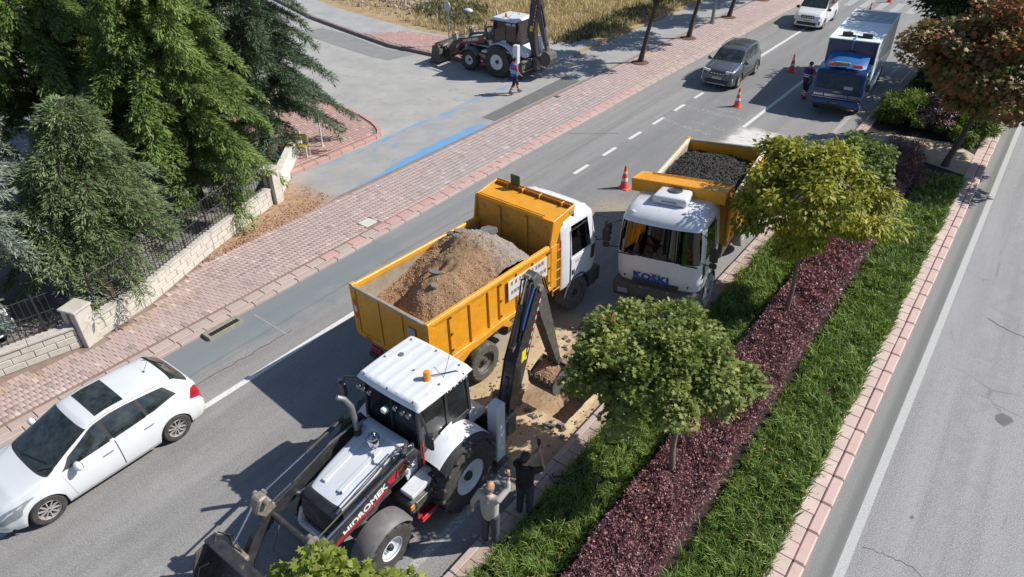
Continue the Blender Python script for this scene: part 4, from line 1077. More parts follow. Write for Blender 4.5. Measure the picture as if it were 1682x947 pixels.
class CarShape:
    def __init__(s, L, zt, zs, hw, hr, drop, zb, axles, R, bulge=.07, kz=.06):
        s.L = L; s.zt = smooth_curve(zt, kz); s.zs = smooth_curve(zs, .08); s.hw = smooth_curve(hw, .06); s.hr = smooth_curve(hr, .08); s.drop = smooth_curve(drop, .08)
        s.zb0 = zb; s.ax = axles; s.R = R; s.bulge = bulge
    def zb(s, y):
        z = s.zb0
        for a in s.ax:
            d = abs(y-a); r = s.R*1.13
            if d < r: z = max(z, s.R+math.sqrt(r*r-d*d)-.02)
        return z
    def S(s, y, v, side=1, off=0):
        """surface point: v 0 sill, .5 shoulder, .75 roof edge, 1 centre line"""
        p = s._S(y, v)
        if off:
            e = .01
            a = Vector(s._S(y+e, v))-Vector(s._S(y-e, v)); c = Vector(s._S(y, min(1, v+.008)))-Vector(s._S(y, max(0, v-.008)))
            n = a.cross(c)
            if n.length > 1e-9:
                n.normalize()
                if n.x < -.01 or (abs(n.x) <= .01 and n.z < 0): n = -n
                p = tuple(Vector(p)+n*off)
        return (p[0]*side, p[1], p[2])
    def _S(s, y, v):
        zt, zs, hw, hr, dr = s.zt(y), s.zs(y), s.hw(y), s.hr(y), s.drop(y)
        zs = min(zs, zt-dr-.01)
        if v <= .5:
            t = v/.5; zb = min(s.zb(y), zs-.03); z = zb+(zs-zb)*t
            q = (z-.50)/.5; x = hw*(1-s.bulge*q*q) if z < .5 else hw*(1-.4*s.bulge*q*q*4)
            if z < .32: x -= (.32-z)*.25
            return (x, y, z)
        xs = s._S(y, .5)[0]
        if v <= .75:
            t = (v-.5)/.25; z = zs+(zt-dr-zs)*t; x = xs*.985+(hr-xs*.985)*(t**1.15)
            return (x, y, z)
        t = (v-.75)/.25; a = t*PI/2
        x = hr*math.cos(a)**.75 if t < 1 else 0; z = zt-dr+dr*math.sin(a)**.9
        return (x, y, z)
    def body(s, name, m, parent, ny=120):
        ys = np.linspace(-s.L/2, s.L/2, ny); vs = list(np.linspace(0, .5, 9))+list(np.linspace(.54, .75, 6))+list(np.linspace(.79, 1, 7))
        b = MB()
        for side in (1, -1): b.grid([[s.S(y, v, side) for v in vs] for y in ys])
        for y in (ys[0], ys[-1]):
            r = [s.S(y, v, 1) for v in vs]; l = [s.S(y, v, -1) for v in vs]
            b.grid([[r[i], (0, r[i][1], r[i][2]), l[i]] for i in range(len(vs))])
        return b.build(name, m, parent, smooth=32)
    def patch(s, name, m, parent, lower, upper, side, off=.004, n=14, k=4, smooth=True, label=None, thick=True):
        """lower / upper: polylines of (y, v)"""
        lo = _resample(lower, n); up = _resample(upper, n); rows = []
        for j in range(k+1):
            t = j/k; rows.append([s.S(a[0]+(c[0]-a[0])*t, a[1]+(c[1]-a[1])*t, side, off) for a, c in zip(lo, up)])
        b = MB(); b.grid(rows)
        if thick:    # skirt back to the body
            back = []
            ring = [(j, i) for i in range(n) for j in (0,)] + [(j, n-1) for j in range(1, k+1)] + [(k, i) for i in range(n-2, -1, -1)] + [(j, 0) for j in range(k-1, 0, -1)]
            A = []; B = []
            for (j, i) in ring:
                t = j/k; a, c = lo[i], up[i]; y, v = a[0]+(c[0]-a[0])*t, a[1]+(c[1]-a[1])*t
                A.append(s.S(y, v, side, off)); B.append(s.S(y, v, side, -.004))
            b.grid([A, B], closed=True)
        return b.build(name, m, parent, smooth=40, label=label)
def _resample(pts, n):
    P = [Vector((p[0], p[1])) for p in pts]; L = [0]
    for a, c in zip(P, P[1:]): L.append(L[-1]+(c-a).length)
    out = []
    for i in range(n):
        d = L[-1]*i/(n-1)
        for j in range(len(P)-1):
            if d <= L[j+1]+1e-9:
                t = 0 if L[j+1] == L[j] else (d-L[j])/(L[j+1]-L[j]); out.append(P[j].lerp(P[j+1], t)); break
    return [(p.x, p.y) for p in out]
def wheel(parent, x, y, z, R, w, side, rim=M_rim, nsp=10, rimr=.64, name='wheel', tread=0, hubdark=False, steer=0, tyre=None):
    """tyre with rim and hub as sub-parts; axis along X, outer face towards side"""
    tyre = tyre or M_tyre
    M = Matrix.Rotation(PI/2, 4, 'Y') if side > 0 else Matrix.Rotation(-PI/2, 4, 'Y')
    b = MB(); r0 = R*rimr
    prof = [(r0, -w/2+.01), (r0+.01, -w/2), (R*.90, -w/2), (R*.97, -w/2+.025), (R, -w/2+.05), (R, w/2-.05), (R*.97, w/2-.025), (R*.90, w/2), (r0+.012, w/2), (r0, w/2-.01), (r0-.015, w/2-.03), (r0-.015, -w/2+.03)]
    b.lathe(prof, 40, M, closed=True)
    if tread:
        for i in range(tread):
            for sgn in (-1, 1):
                a = 2*PI*(i+(.5 if sgn > 0 else 0))/tread
                m = M @ Matrix.Rotation(a, 4, 'Z') @ Matrix.Translation((R+.008, 0, sgn*w*.24)) @ Matrix.Rotation(sgn*.62, 4, 'X')
                b.box(-.04, .036, -.034, .034, -w*.29, w*.29, .006, M=m)
    o = b.build(name, tyre, parent, smooth=35); o.location = (x, y, z)
    if steer: o.rotation_euler = (0, 0, steer)
    b = MB(); d = w/2-.02
    b.lathe([(r0*1.005, d+.005), (r0*.97, d+.012), (r0*.93, d-.012), (r0*.90, d-.03), (r0*.88, d-.10), (r0*.88, -w/2+.03), (r0, -w/2+.02)], 32, M, cap=False)
    if nsp > 0:
        for i in range(nsp):
            a = 2*PI*i/nsp
            m = M @ Matrix.Rotation(a, 4, 'Z')
            wd = r0*.055 if nsp > 7 else r0*.12
            b.prism([(r0*.14, -wd*1.0), (r0*.93, -wd*.9), (r0*.93, wd*.9), (r0*.14, wd*1.0)], 'z', d-.04, d-.004, 0, M=m)
        b.lathe([(0, d-.005), (r0*.10, d-.005), (r0*.2, d-.015), (r0*.2, d-.05)], 20, M, cap=False)
    else:
        b.lathe([(0, d-.07), (r0*.30, d-.07), (r0*.36, d-.09), (r0*.66, d-.085), (r0*.80, d-.05), (r0*.90, d-.03)], 32, M, cap=False)
        for i in range(10):
            a = 2*PI*i/10; m = M @ Matrix.Rotation(a, 4, 'Z'); b.cyl(m @ Vector((r0*.42, 0, d-.09)), m @ Vector((r0*.42, 0, d-.05)), r0*.03, seg=6)
    b.build('rim', rim, o, smooth=35)
    b = MB()
    if nsp > 0: b.lathe([(0, d-.085), (r0*.87, d-.085)], 24, M, cap=False).lathe([(0, d), (r0*.08, d), (r0*.1, d-.02)], 12, M, cap=False)
    else: b.lathe([(0, d+.0), (r0*.20, d-.0), (r0*.26, d-.03), (r0*.28, d-.08)], 16, M)
    b.build('brake_disc' if nsp > 0 else 'hub', M_black if nsp <= 0 or hubdark else mat('brake_dark', (.02, .02, .02), metal=.2, rough=.7), o, smooth=35)
    return o
def plate(parent, M, w=.46, h=.11, text='06 KS 418', name='number_plate', m=None, tm=None):
    b = MB(); b.box(-w/2, w/2, -h/2, h/2, -.008, .004, .004, M=M); o = b.build(name, m or M_plate, parent)
    text_mesh('plate_characters', text, h*.72, tm or M_black, o, M @ Matrix.Translation((0, 0, .0045)), .001, xs=.95)
    return o
def seat_row(): pass
def build_hatch():
    root = empty('parked_car', (-12.9, 2.56, 0), PI+math.radians(.6), 'white five-door hatchback with a dark sunroof at the lower left', 'car')
    L = 4.32
    zt = [(-2.16, .52), (-2.12, .86), (-2.06, 1.02), (-1.98, 1.13), (-1.66, 1.40), (-1.1, 1.45), (-.3, 1.475), (.12, 1.42), (.5, 1.255), (1.08, .985), (1.3, .925), (1.7, .83), (1.95, .72), (2.08, .62), (2.16, .46)]
    zs = [(-2.16, .5), (-2.0, .93), (-1.5, .99), (-.8, .955), (.2, .915), (.95, .90), (1.5, .80), (1.9, .66), (2.16, .42)]
    hw = [(-2.16, .55), (-2.08, .70), (-1.95, .82), (-1.5, .885), (-.6, .90), (.6, .90), (1.3, .895), (1.75, .835), (2.0, .70), (2.1, .58), (2.16, .42)]
    hr = [(-2.16, .45), (-2.0, .66), (-1.62, .60), (-.5, .60), (.1, .60), (.6, .655), (1.05, .735), (1.5, .70), (1.9, .58), (2.16, .34)]
    dr = [(-2.16, .02), (-1.9, .06), (-1.4, .07), (0, .055), (.5, .06), (1.05, .05), (1.6, .06), (2.16, .03)]
    c = CarShape(L, zt, zs, hw, hr, dr, .20, (1.33, -1.31), .325)
    c.body('body', M_white, root)
    for s in (1, -1):
        c.patch('door_gap', M_trimdark, root, [(-.165, .03), (-.155, .5)], [(-.150, .03), (-.140, .5)], s, .002, 8, 1, thick=False)
        d1 = c.patch('door', M_white, root, [(-.14, .05), (.80, .05)], [(-.13, .495), (.90, .48)], s, .006, 20, 8)
        d2 = c.patch('door', M_white, root, [(-.82, .07), (-.17, .05)], [(-1.12, .495), (-.16, .495)], s, .006, 20, 8)
        for d, yy in ((d1, .05), (d2, -.82)):
            b = MB(); p = Vector(c.S(yy, .40, s, .035)); b.box(p.x-.012, p.x+.012, p.y-.10, p.y+.10, p.z-.014, p.z+.014, .01); b.build('handle', M_chrome, d)
        c.patch('window_surround', M_black, root, [(-1.58, .56), (-.8, .505), (.1, .505), (.90, .505)], [(-1.40, .725), (-.6, .75), (.0, .748), (.66, .70)], s, .004, 26, 5)
        for lo, up in (([(-.08, .515), (.78, .515)], [(-.04, .735), (.06, .738), (.56, .70)]), ([(-.85, .52), (-.16, .515)], [(-.80, .735), (-.13, .737)]), ([(-1.46, .575), (-.93, .522)], [(-1.34, .712), (-.88, .735)])):
            c.patch('window', M_glass, root, lo, up, s, .009, 20, 6)
        c.patch('rain_strip', M_trimdark, root, [(-1.38, .792), (.1, .792)], [(-1.38, .803), (.1, .803)], s, .003, 14, 1, thick=False)
        # mirror
        p = Vector(c.S(.62, .5, s)); b = MB(); b.ball((p.x+s*.14, p.y+.0, p.z+.07), .12, (1.05, .62, .72), 3); mo = b.build('mirror', M_white, root, smooth=60)
        b = MB(); b.box(p.x+s*.05-.05, p.x+s*.05+.03, p.y-.03, p.y+.03, p.z, p.z+.05, .01); b.build('mirror_arm', M_black, mo)
        b = MB(); b.box(min(p.x+s*.06, p.x+s*.21), max(p.x+s*.06, p.x+s*.21), p.y-.07, p.y-.055, p.z+.01, p.z+.12, .01); b.build('mirror_glass', M_glass, mo)
        # lamps
        h = c.patch('headlight', M_lens, root, [(2.11, .33), (1.85, .30), (1.45, .40)], [(2.07, .62), (1.80, .60), (1.42, .46)], s, .006, 16, 6)
        c.patch('fog_lamp_surround', M_chrome, root, [(2.10, .15), (1.98, .13)], [(2.10, .22), (1.98, .20)], s, .006, 6, 3)
        c.patch('tail_light', M_tail, root, [(-2.11, .34), (-1.78, .40)], [(-2.05, .66), (-1.90, .56)], s, .010, 12, 6)
        c.patch('sill', mat('sill_grey', (.5, .52, .54), rough=.5), root, [(-.9, .0), (.9, .0)], [(-.9, .05), (.9, .05)], s, .004, 14, 1)
    for s in (1, -1):
        wheel(root, s*.775, 1.33, .325, .325, .21, s); wheel(root, s*.785, -1.31, .325, .325, .21, s)
    # glass on the centre
    def top_patch(name, m, y_lo, y_up, vmin, off=.006, n=14, curve=.06, parent=root):
        b = MB(); rows = []
        for j in range(9):
            t = j/8; row = []
            for i in range(2*n+1):
                u = -1+i/n; v = 1-(1-vmin)*abs(u)
                y0 = y_lo-curve*2*abs(u)**2; y1 = y_up-curve*abs(u)**2
                row.append(c.S(y0+(y1-y0)*t, v, 1 if u >= 0 else -1, off))
            rows.append(row)
        return MB().grid(rows).build(name, m, parent, smooth=50)
    top_patch('cowl', M_black, 1.20, 1.0, .765, .005); top_patch('windscreen', M_glass, 1.13, .22, .775, .009)
    top_patch('rear_window', M_glass, -1.97, -1.64, .79, .007, curve=-.03)
    top_patch('sunroof', M_glass, -.10, -.68, .865, .006, curve=0)
    b = MB()
    for s in (-.35, .3): b.tube([c.S(1.10, .97 if s > 0 else .90, 1 if s > 0 else -1, .03), c.S(.93, .88 if s > 0 else .80, -1, .03)], .012, 5)
    b.build('wiper', M_black, root)
    b = MB(); p = Vector(c.S(-1.38, 1, 1)); b.ball(tuple(p), .03, (1, 1, .5), 2).cyl(p, p+Vector((0, -.16, .22)), .004, seg=5); b.build('antenna', M_black, root)
    b = MB(); b.tube([c.S(-1.80, .99, 1, .04), c.S(-1.60, .90, 1, .04)], .014, 6); b.build('rear_wiper', M_black, root)
    b = MB(); b.box(-.5, .5, 2.12, 2.17, .25, .37, .02); b.build('grille', M_black, root)
    plate(root, T(0, 2.175, .40) @ Euler((PI/2, 0, PI)).to_matrix().to_4x4()); plate(root, T(0, -2.165, .62) @ Euler((PI/2, 0, 0)).to_matrix().to_4x4())
    b = MB(); b.box(-.72, .72, -1.95, 1.95, .17, .5, .03); b.box(-.6, .6, -1.3, 1.0, .5, .8); b.build('underbody', M_under, root)
    return root
build_hatch()
def build_suv(loc, rz, label, paint, H=1.69, dims=None, kind='suv', cat='car'):
    root = empty('parked_car' if kind == 'suv' else 'van', loc, rz, label, cat)
    if kind == 'suv':
        L = 4.30
        zt = [(-2.15, .60), (-2.12, 1.0), (-2.06, 1.15), (-1.9, 1.50), (-1.7, 1.61), (-.6, 1.66), (.1, 1.62), (.40, 1.52), (1.02, 1.12), (1.35, 1.08), (1.9, .99), (2.08, .92), (2.15, .80)]
        zs = [(-2.15, .58), (-2.1, 1.05), (-1, 1.06), (.6, 1.02), (1.3, .98), (2.0, .88), (2.15, .76)]
        hw = [(-2.15, .74), (-2.0, .85), (-1.4, .90), (1.5, .90), (1.95, .84), (2.15, .74)]
        hr = [(-2.15, .66), (-1.8, .62), (0, .64), (.5, .68), (1.05, .76), (1.9, .74), (2.15, .64)]
        ax = (1.34, -1.30); R = .36; rearw = (-2.04, -1.84); ws = (1.02, .36); win = [([(-.1, .52), (.72, .52)], [(-.08, .73), (.45, .72)]), ([(-.95, .52), (-.18, .52)], [(-.92, .73), (-.16, .73)]), ([(-1.6, .53), (-1.05, .52)], [(-1.5, .71), (-1.02, .73)])]
    else:
        L = 4.42
        zt = [(-2.21, .65), (-2.2, 1.2), (-2.16, 1.55), (-2.1, 1.75), (-1.9, 1.82), (.1, 1.83), (.5, 1.72), (1.22, 1.18), (1.5, 1.08), (1.95, .98), (2.13, .88), (2.21, .74)]
        zs = [(-2.21, .62), (-2.1, 1.04), (0, 1.0), (1.2, 1.0), (2.0, .84), (2.21, .68)]
        hw = [(-2.21, .86), (-2.1, .90), (-1.4, .92), (1.5, .92), (1.95, .86), (2.21, .72)]
        hr = [(-2.21, .76), (-1.8, .74), (0, .72), (.6, .74), (1.2, .80), (1.9, .74), (2.21, .62)]
        ax = (1.35, -1.38); R = .33; rearw = (-2.18, -2.12); ws = (1.22, .42); win = [([(-.05, .52), (.98, .52)], [(-.03, .735), (.62, .72)]), ([(-1.1, .52), (-.13, .52)], [(-1.08, .735), (-.11, .735)]), ([(-2.0, .53), (-1.2, .52)], [(-1.95, .72), (-1.18, .735)])]
    dr = [(-L/2, .03), (-1.8, .06), (0, .06), (1.1, .05), (L/2, .04)]
    c = CarShape(L, zt, zs, hw, hr, dr, .24, ax, R, bulge=.05)
    c.body('body', paint, root, 100)
    clad = M_black
    for s in (1, -1):
        if kind == 'suv': 
            c.patch('cladding', clad, root, [(-1.0, .0), (.95, .0)], [(-1.0, .16), (.95, .16)], s, .008, 20, 2)
            for a in ax:
                b = MB(); pts = []
                for k in range(13):
                    an = PI*k/12; pts.append((s*.895, a+math.cos(an)*R*1.2, R+math.sin(an)*R*1.18-.02))
                b.tube(pts, .035, 6); b.build('arch_trim', clad, root, smooth=50)
        for lo, up in win[:2]: c.patch('door', paint, root, [(lo[0][0]-.05, .05), (lo[1][0]+.04, .05)], [(lo[0][0]-.05, .49), (lo[1][0]+.10, .49)], s, .006, 14, 5)
        c.patch('window_surround', M_black, root, [(win[2][0][0][0]-.05, .51), (win[0][0][1][0]+.06, .51)], [(win[2][1][0][0]-.05, .742), (-.1, .75), (win[0][1][1][0]+.05, .735)], s, .004, 24, 4)
        for lo, up in win: c.patch('window', M_glass, root, lo, up, s, .009, 16, 4)
        p = Vector(c.S(ws[0]-.20, .52, s)); b = MB(); b.ball((p.x+s*.14, p.y, p.z+.07), .11, (1.0, .6, .85), 3); b.cyl((p.x, p.y, p.z+.03), (p.x+s*.1, p.y, p.z+.05), .03, seg=6); b.build('mirror', paint if kind == 'suv' else M_black, root, smooth=60)
        y = L/2; b = MB(); x0, x1 = sorted((s*.40, s*.76))
        zl = .80 if kind == 'suv' else .74
        b.hexa([(x0, y-.10 if s > 0 else y-.24, zl), (x1, y-.24 if s > 0 else y-.10, zl), (x1, y-.07 if s > 0 else y+.03, zl), (x0, y+.03 if s > 0 else y-.07, zl)],
               [(x0, y-.10 if s > 0 else y-.24, zl+.11), (x1, y-.24 if s > 0 else y-.10, zl+.13), (x1, y-.10 if s > 0 else y+.01, zl+.13), (x0, y+.01 if s > 0 else y-.10, zl+.11)], .01)
        b.build('headlight', mat('led_lens', (.75, .76, .78), rough=.15, coat=.5), root)
        b = MB(); x0, x1 = sorted((s*.62, s*.80)); b.box(x0, x1, y-.12, y-.005, .36, .60, .03); b.build('bumper_corner', mat('silver_trim', (.5, .51, .52), rough=.4, metal=.5) if kind == 'suv' else M_black, root)
        c.patch('tail_light', M_tail, root, [(-L/2+.05, .38), (-L/2+.2, .40)], [(-L/2+.05, .60), (-L/2+.16, .56)], s, .01, 6, 4)
        if kind == 'suv':
            b = MB(); b.tube([c.S(.2, .80, s, .05), c.S(-.7, .80, s, .06), c.S(-1.6, .80, s, .05)], .018, 6); b.build('roof_rail', M_black, root)
            c.patch('hood_crease', mat('grey_paint_light', (.16, .18, .21), metal=.35, rough=.3, coat=.5), root, [(1.15, .90), (2.0, .86)], [(1.15, .915), (2.0, .88)], s, .012, 10, 1)
    rows = []
    def tp(name, m, ylo, yup, vmin, off, curve):
        rows = []
        for j in range(7):
            t = j/6; row = []
            for i in range(21):
                u = -1+i/10; v = 1-(1-vmin)*abs(u); y0 = ylo-curve*2*u*u; y1 = yup-curve*u*u
                row.append(c.S(y0+(y1-y0)*t, v, 1 if u >= 0 else -1, off))
            rows.append(row)
        return MB().grid(rows).build(name, m, root, smooth=50)
    tp('windscreen', M_glass, ws[0]+.03, ws[1], .77, .008, .05); tp('rear_window', M_glass, rearw[0], rearw[1], .80, .012, -.01)
    if kind == 'suv': 
        tp('roof_panel', mat('dark_roof', (.06, .068, .08), (.05, .056, .065), metal=.3, rough=.3, coat=.5), .30, -1.7, .80, .004, 0)
        b = MB(); p = Vector(c.S(-1.5, 1, 1)); b.cyl(p, p+Vector((0, -.2, .3)), .006, seg=5); b.build('antenna', M_black, root)
    y = L/2
    b = MB(); b.box(-.42, .42, y-.03, y+.012, .70, .86, .015); g = b.build('grille', M_black, root)
    for k in range(5): MB().box(-.36+k*.15, -.26+k*.15, y+.01, y+.02, .75, .80, .004).build('grille_insert', M_chrome, g)
    b = MB(); b.box(-.60, .60, y-.05, y+.02, .30, .50, .03); b.build('lower_grille', M_black, root)
    plate(root, T(0, y+.028, .57) @ Euler((PI/2, 0, PI)).to_matrix().to_4x4(), text='34 TN 826')
    if kind == 'suv': MB().box(-.45, .45, y-.03, y+.028, .24, .30, .02).build('skid_plate', mat('silver_trim', (.5, .51, .52)), root)
    for s in (1, -1):
        wheel(root, s*.79, ax[0], R, R, .23, s, nsp=5 if kind == 'suv' else 7, rimr=.62); wheel(root, s*.79, ax[1], R, R, .23, s, nsp=5 if kind == 'suv' else 7, rimr=.62)
    b = MB(); b.box(-.75, .75, -L/2+.15, L/2-.15, .2, .55, .03); b.box(-.62, .62, -1.4, 1.0, .5, .9); b.build('underbody', M_under, root)
    return root
build_suv((-12.45, 34.95, 0), PI+math.radians(3), 'dark grey off-road style car in the left lane near the traffic cones', M_grey)
build_suv((-12.62, 49.2, 0), PI+math.radians(3), 'white van driving towards us at the top of the road', M_white, kind='van', cat='van')
d = build_suv((-20.55, 2.35, .1), math.radians(-86), 'dark car parked behind the iron railing at the left edge', mat('black_paint', (.07, .085, .11), rough=.25, coat=.7))
# ================================================================== traffic cones
M_cone = mat('cone_red', (.80, .085, .045), (.70, .07, .04), scale=6, rough=.5, dirt=(.35, .12, .08), dirt_amt=.3)
M_refl = mat('cone_reflector', (.74, .72, .70), (.62, .60, .58), scale=10, rough=.45)
def cone(x, y, label, rz=0):
    r = empty('traffic_cone', (x, y, 0), rz, label, 'traffic cone', 'traffic cones along the closed lane')
    MB().box(-.20, .20, -.20, .20, 0, .035, .015).build('base', M_cone, r)
    MB().lathe([(.155, .03), (.15, .05), (.034, .86), (.028, .885), (0, .89)], 20).build('body', M_cone, r, smooth=40)
    for z0, z1 in ((.30, .42), (.58, .68)):
        f = lambda z: .15-(.116)*(z-.05)/.81+.003
        MB().lathe([(f(z0), z0), (f(z1), z1)], 20).build('reflective_band', M_refl, r, smooth=40)
for x, y, l in [(-10.46, 20.45, 'red and white cone nearest us, between the two tipper trucks'), (-10.5, 31.1, 'red and white cone in front of the dark grey car'), (-10.3, 38.0, 'red and white cone just behind the worker beside the blue lorry'), (-10.25, 53.3, 'red and white cone beyond the rear of the blue lorry'), (-10.15, 58.6, 'red and white cone farthest away at the top edge by the zebra crossing')]:
    cone(x, y, l, .3*x)
# ================================================================== tipper trucks and lorry
n = NT('yellow_paint'); P = n.pos(True)
c = n.ramp(n.noise(P, 2.5, 5, .6), [(.3, (.74, .335, .014, 1)), (.7, (.63, .265, .012, 1))])
stk = n.noise(n.scalev(P, (9, 9, .9)), 1.0, 6, .7)
c = n.mix(n.math('MULTIPLY', n.smooth(stk, .55, .75), .45), c, (.34, .15, .03, 1))
sp_ = n.noise(P, 17, 6, .75)
c = n.mix(n.math('MULTIPLY', n.smooth(sp_, .60, .66), .8), c, (.17, .065, .02, 1))
c = n.mix(n.math('MULTIPLY', n.smooth(n.noise(P, 3.3, 6, .7), .50, .68), .28), c, (.50, .36, .18, 1))
n.col(c); n.set(Roughness=n.math('ADD', n.math('MULTIPLY', sp_, .3), .28)); n.bump(n.noise(P, 4.5, 4, .55), .25, .05); M_yellow = n.m; MATS['yellow_paint'] = n.m
M_yin = mat('yellow_worn_inside', (.60, .29, .03), (.50, .24, .035), scale=3, rough=.6, bump=.3, bscale=14, dirt=(.20, .10, .04), dirt_amt=.55)
M_scr = mat('scraped_steel', (.42, .40, .36), (.34, .30, .22), scale=5, rough=.55, metal=.3, bump=.3, bscale=30, dirt=(.5, .35, .12), dirt_amt=.6)
M_cabw = mat('cab_white', (.66, .685, .71), (.61, .635, .66), scale=2, rough=.32, coat=.4, dirt=(.50, .48, .44), dirt_amt=.2)
M_dgrey = mat('dark_grey_plastic', (.055, .058, .062), (.085, .083, .08), scale=8, rough=.65, bump=.1, dirt=(.20, .17, .13), dirt_amt=.35)
M_chass = mat('chassis', (.03, .03, .032), (.06, .052, .045), scale=9, rough=.75, dirt=(.16, .13, .10), dirt_amt=.45)
M_truckrim = mat('truck_rim', (.13, .125, .12), (.09, .085, .08), scale=12, rough=.7, dirt=(.25, .21, .17), dirt_amt=.6)
M_dustrim = mat('dusty_rim', (.40, .38, .35), (.30, .28, .25), scale=12, rough=.7)
M_dtyre = mat('dusty_tyre', (.06, .055, .05), (.10, .09, .078), scale=8, rough=.95, bump=.3, bscale=90, dirt=(.22, .18, .13), dirt_amt=.6)
M_tyrepale = mat('pale_dusty_tyre', (.20, .19, .175), (.27, .25, .23), scale=8, rough=.95, bump=.3, bscale=90)
M_redref = mat('red_reflector', (.55, .03, .03), rough=.3)
M_bluet = mat('blue_lettering', (.01, .055, .30), (.012, .06, .32), rough=.4)
M_seat = mat('cab_seat', (.03, .03, .035), (.05, .05, .055), scale=12, rough=.8)
def glass_mat():
    n = NT('clear_cab_glass'); N = n.N
    t = n.n('ShaderNodeBsdfTransparent'); t.inputs['Color'].default_value = (.17, .20, .21, 1)
    g = n.n('ShaderNodeBsdfGlossy'); g.inputs['Roughness'].default_value = .03
    f = n.n('ShaderNodeFresnel'); f.inputs['IOR'].default_value = 1.6
    m = n.n('ShaderNodeMixShader'); n.l(n.math('ADD', f.outputs[0], .05), m.inputs[0]); n.l(t.outputs[0], m.inputs[1]); n.l(g.outputs[0], m.inputs[2])
    n.l(m.outputs[0], n.out.inputs['Surface']); return n.m
M_see = glass_mat()
def pile(name, m, root, x0, x1, y0, y1, hf, nx=60, ny=110, seed=1):
    xs = np.linspace(x0, x1, nx); ys = np.linspace(y0, y1, ny)
    V = np.array([(x, y, hf(x, y)) for y in ys for x in xs]); F = [(j*nx+i, j*nx+i+1, (j+1)*nx+i+1, (j+1)*nx+i) for j in range(ny-1) for i in range(nx-1)]
    return np_mesh(name, V, np.array(F), m, root, 'stuff', attr=np.zeros(len(V)), smooth=True)
ROCK = ([(0, 0, -.5), (.5, 0, 0), (.1, .5, .05), (-.5, .1, 0), (-.1, -.5, .0), (.05, 0, .5)], [(0, 2, 1), (0, 3, 2), (0, 4, 3), (0, 1, 4), (5, 1, 2), (5, 2, 3), (5, 3, 4), (5, 4, 1)])
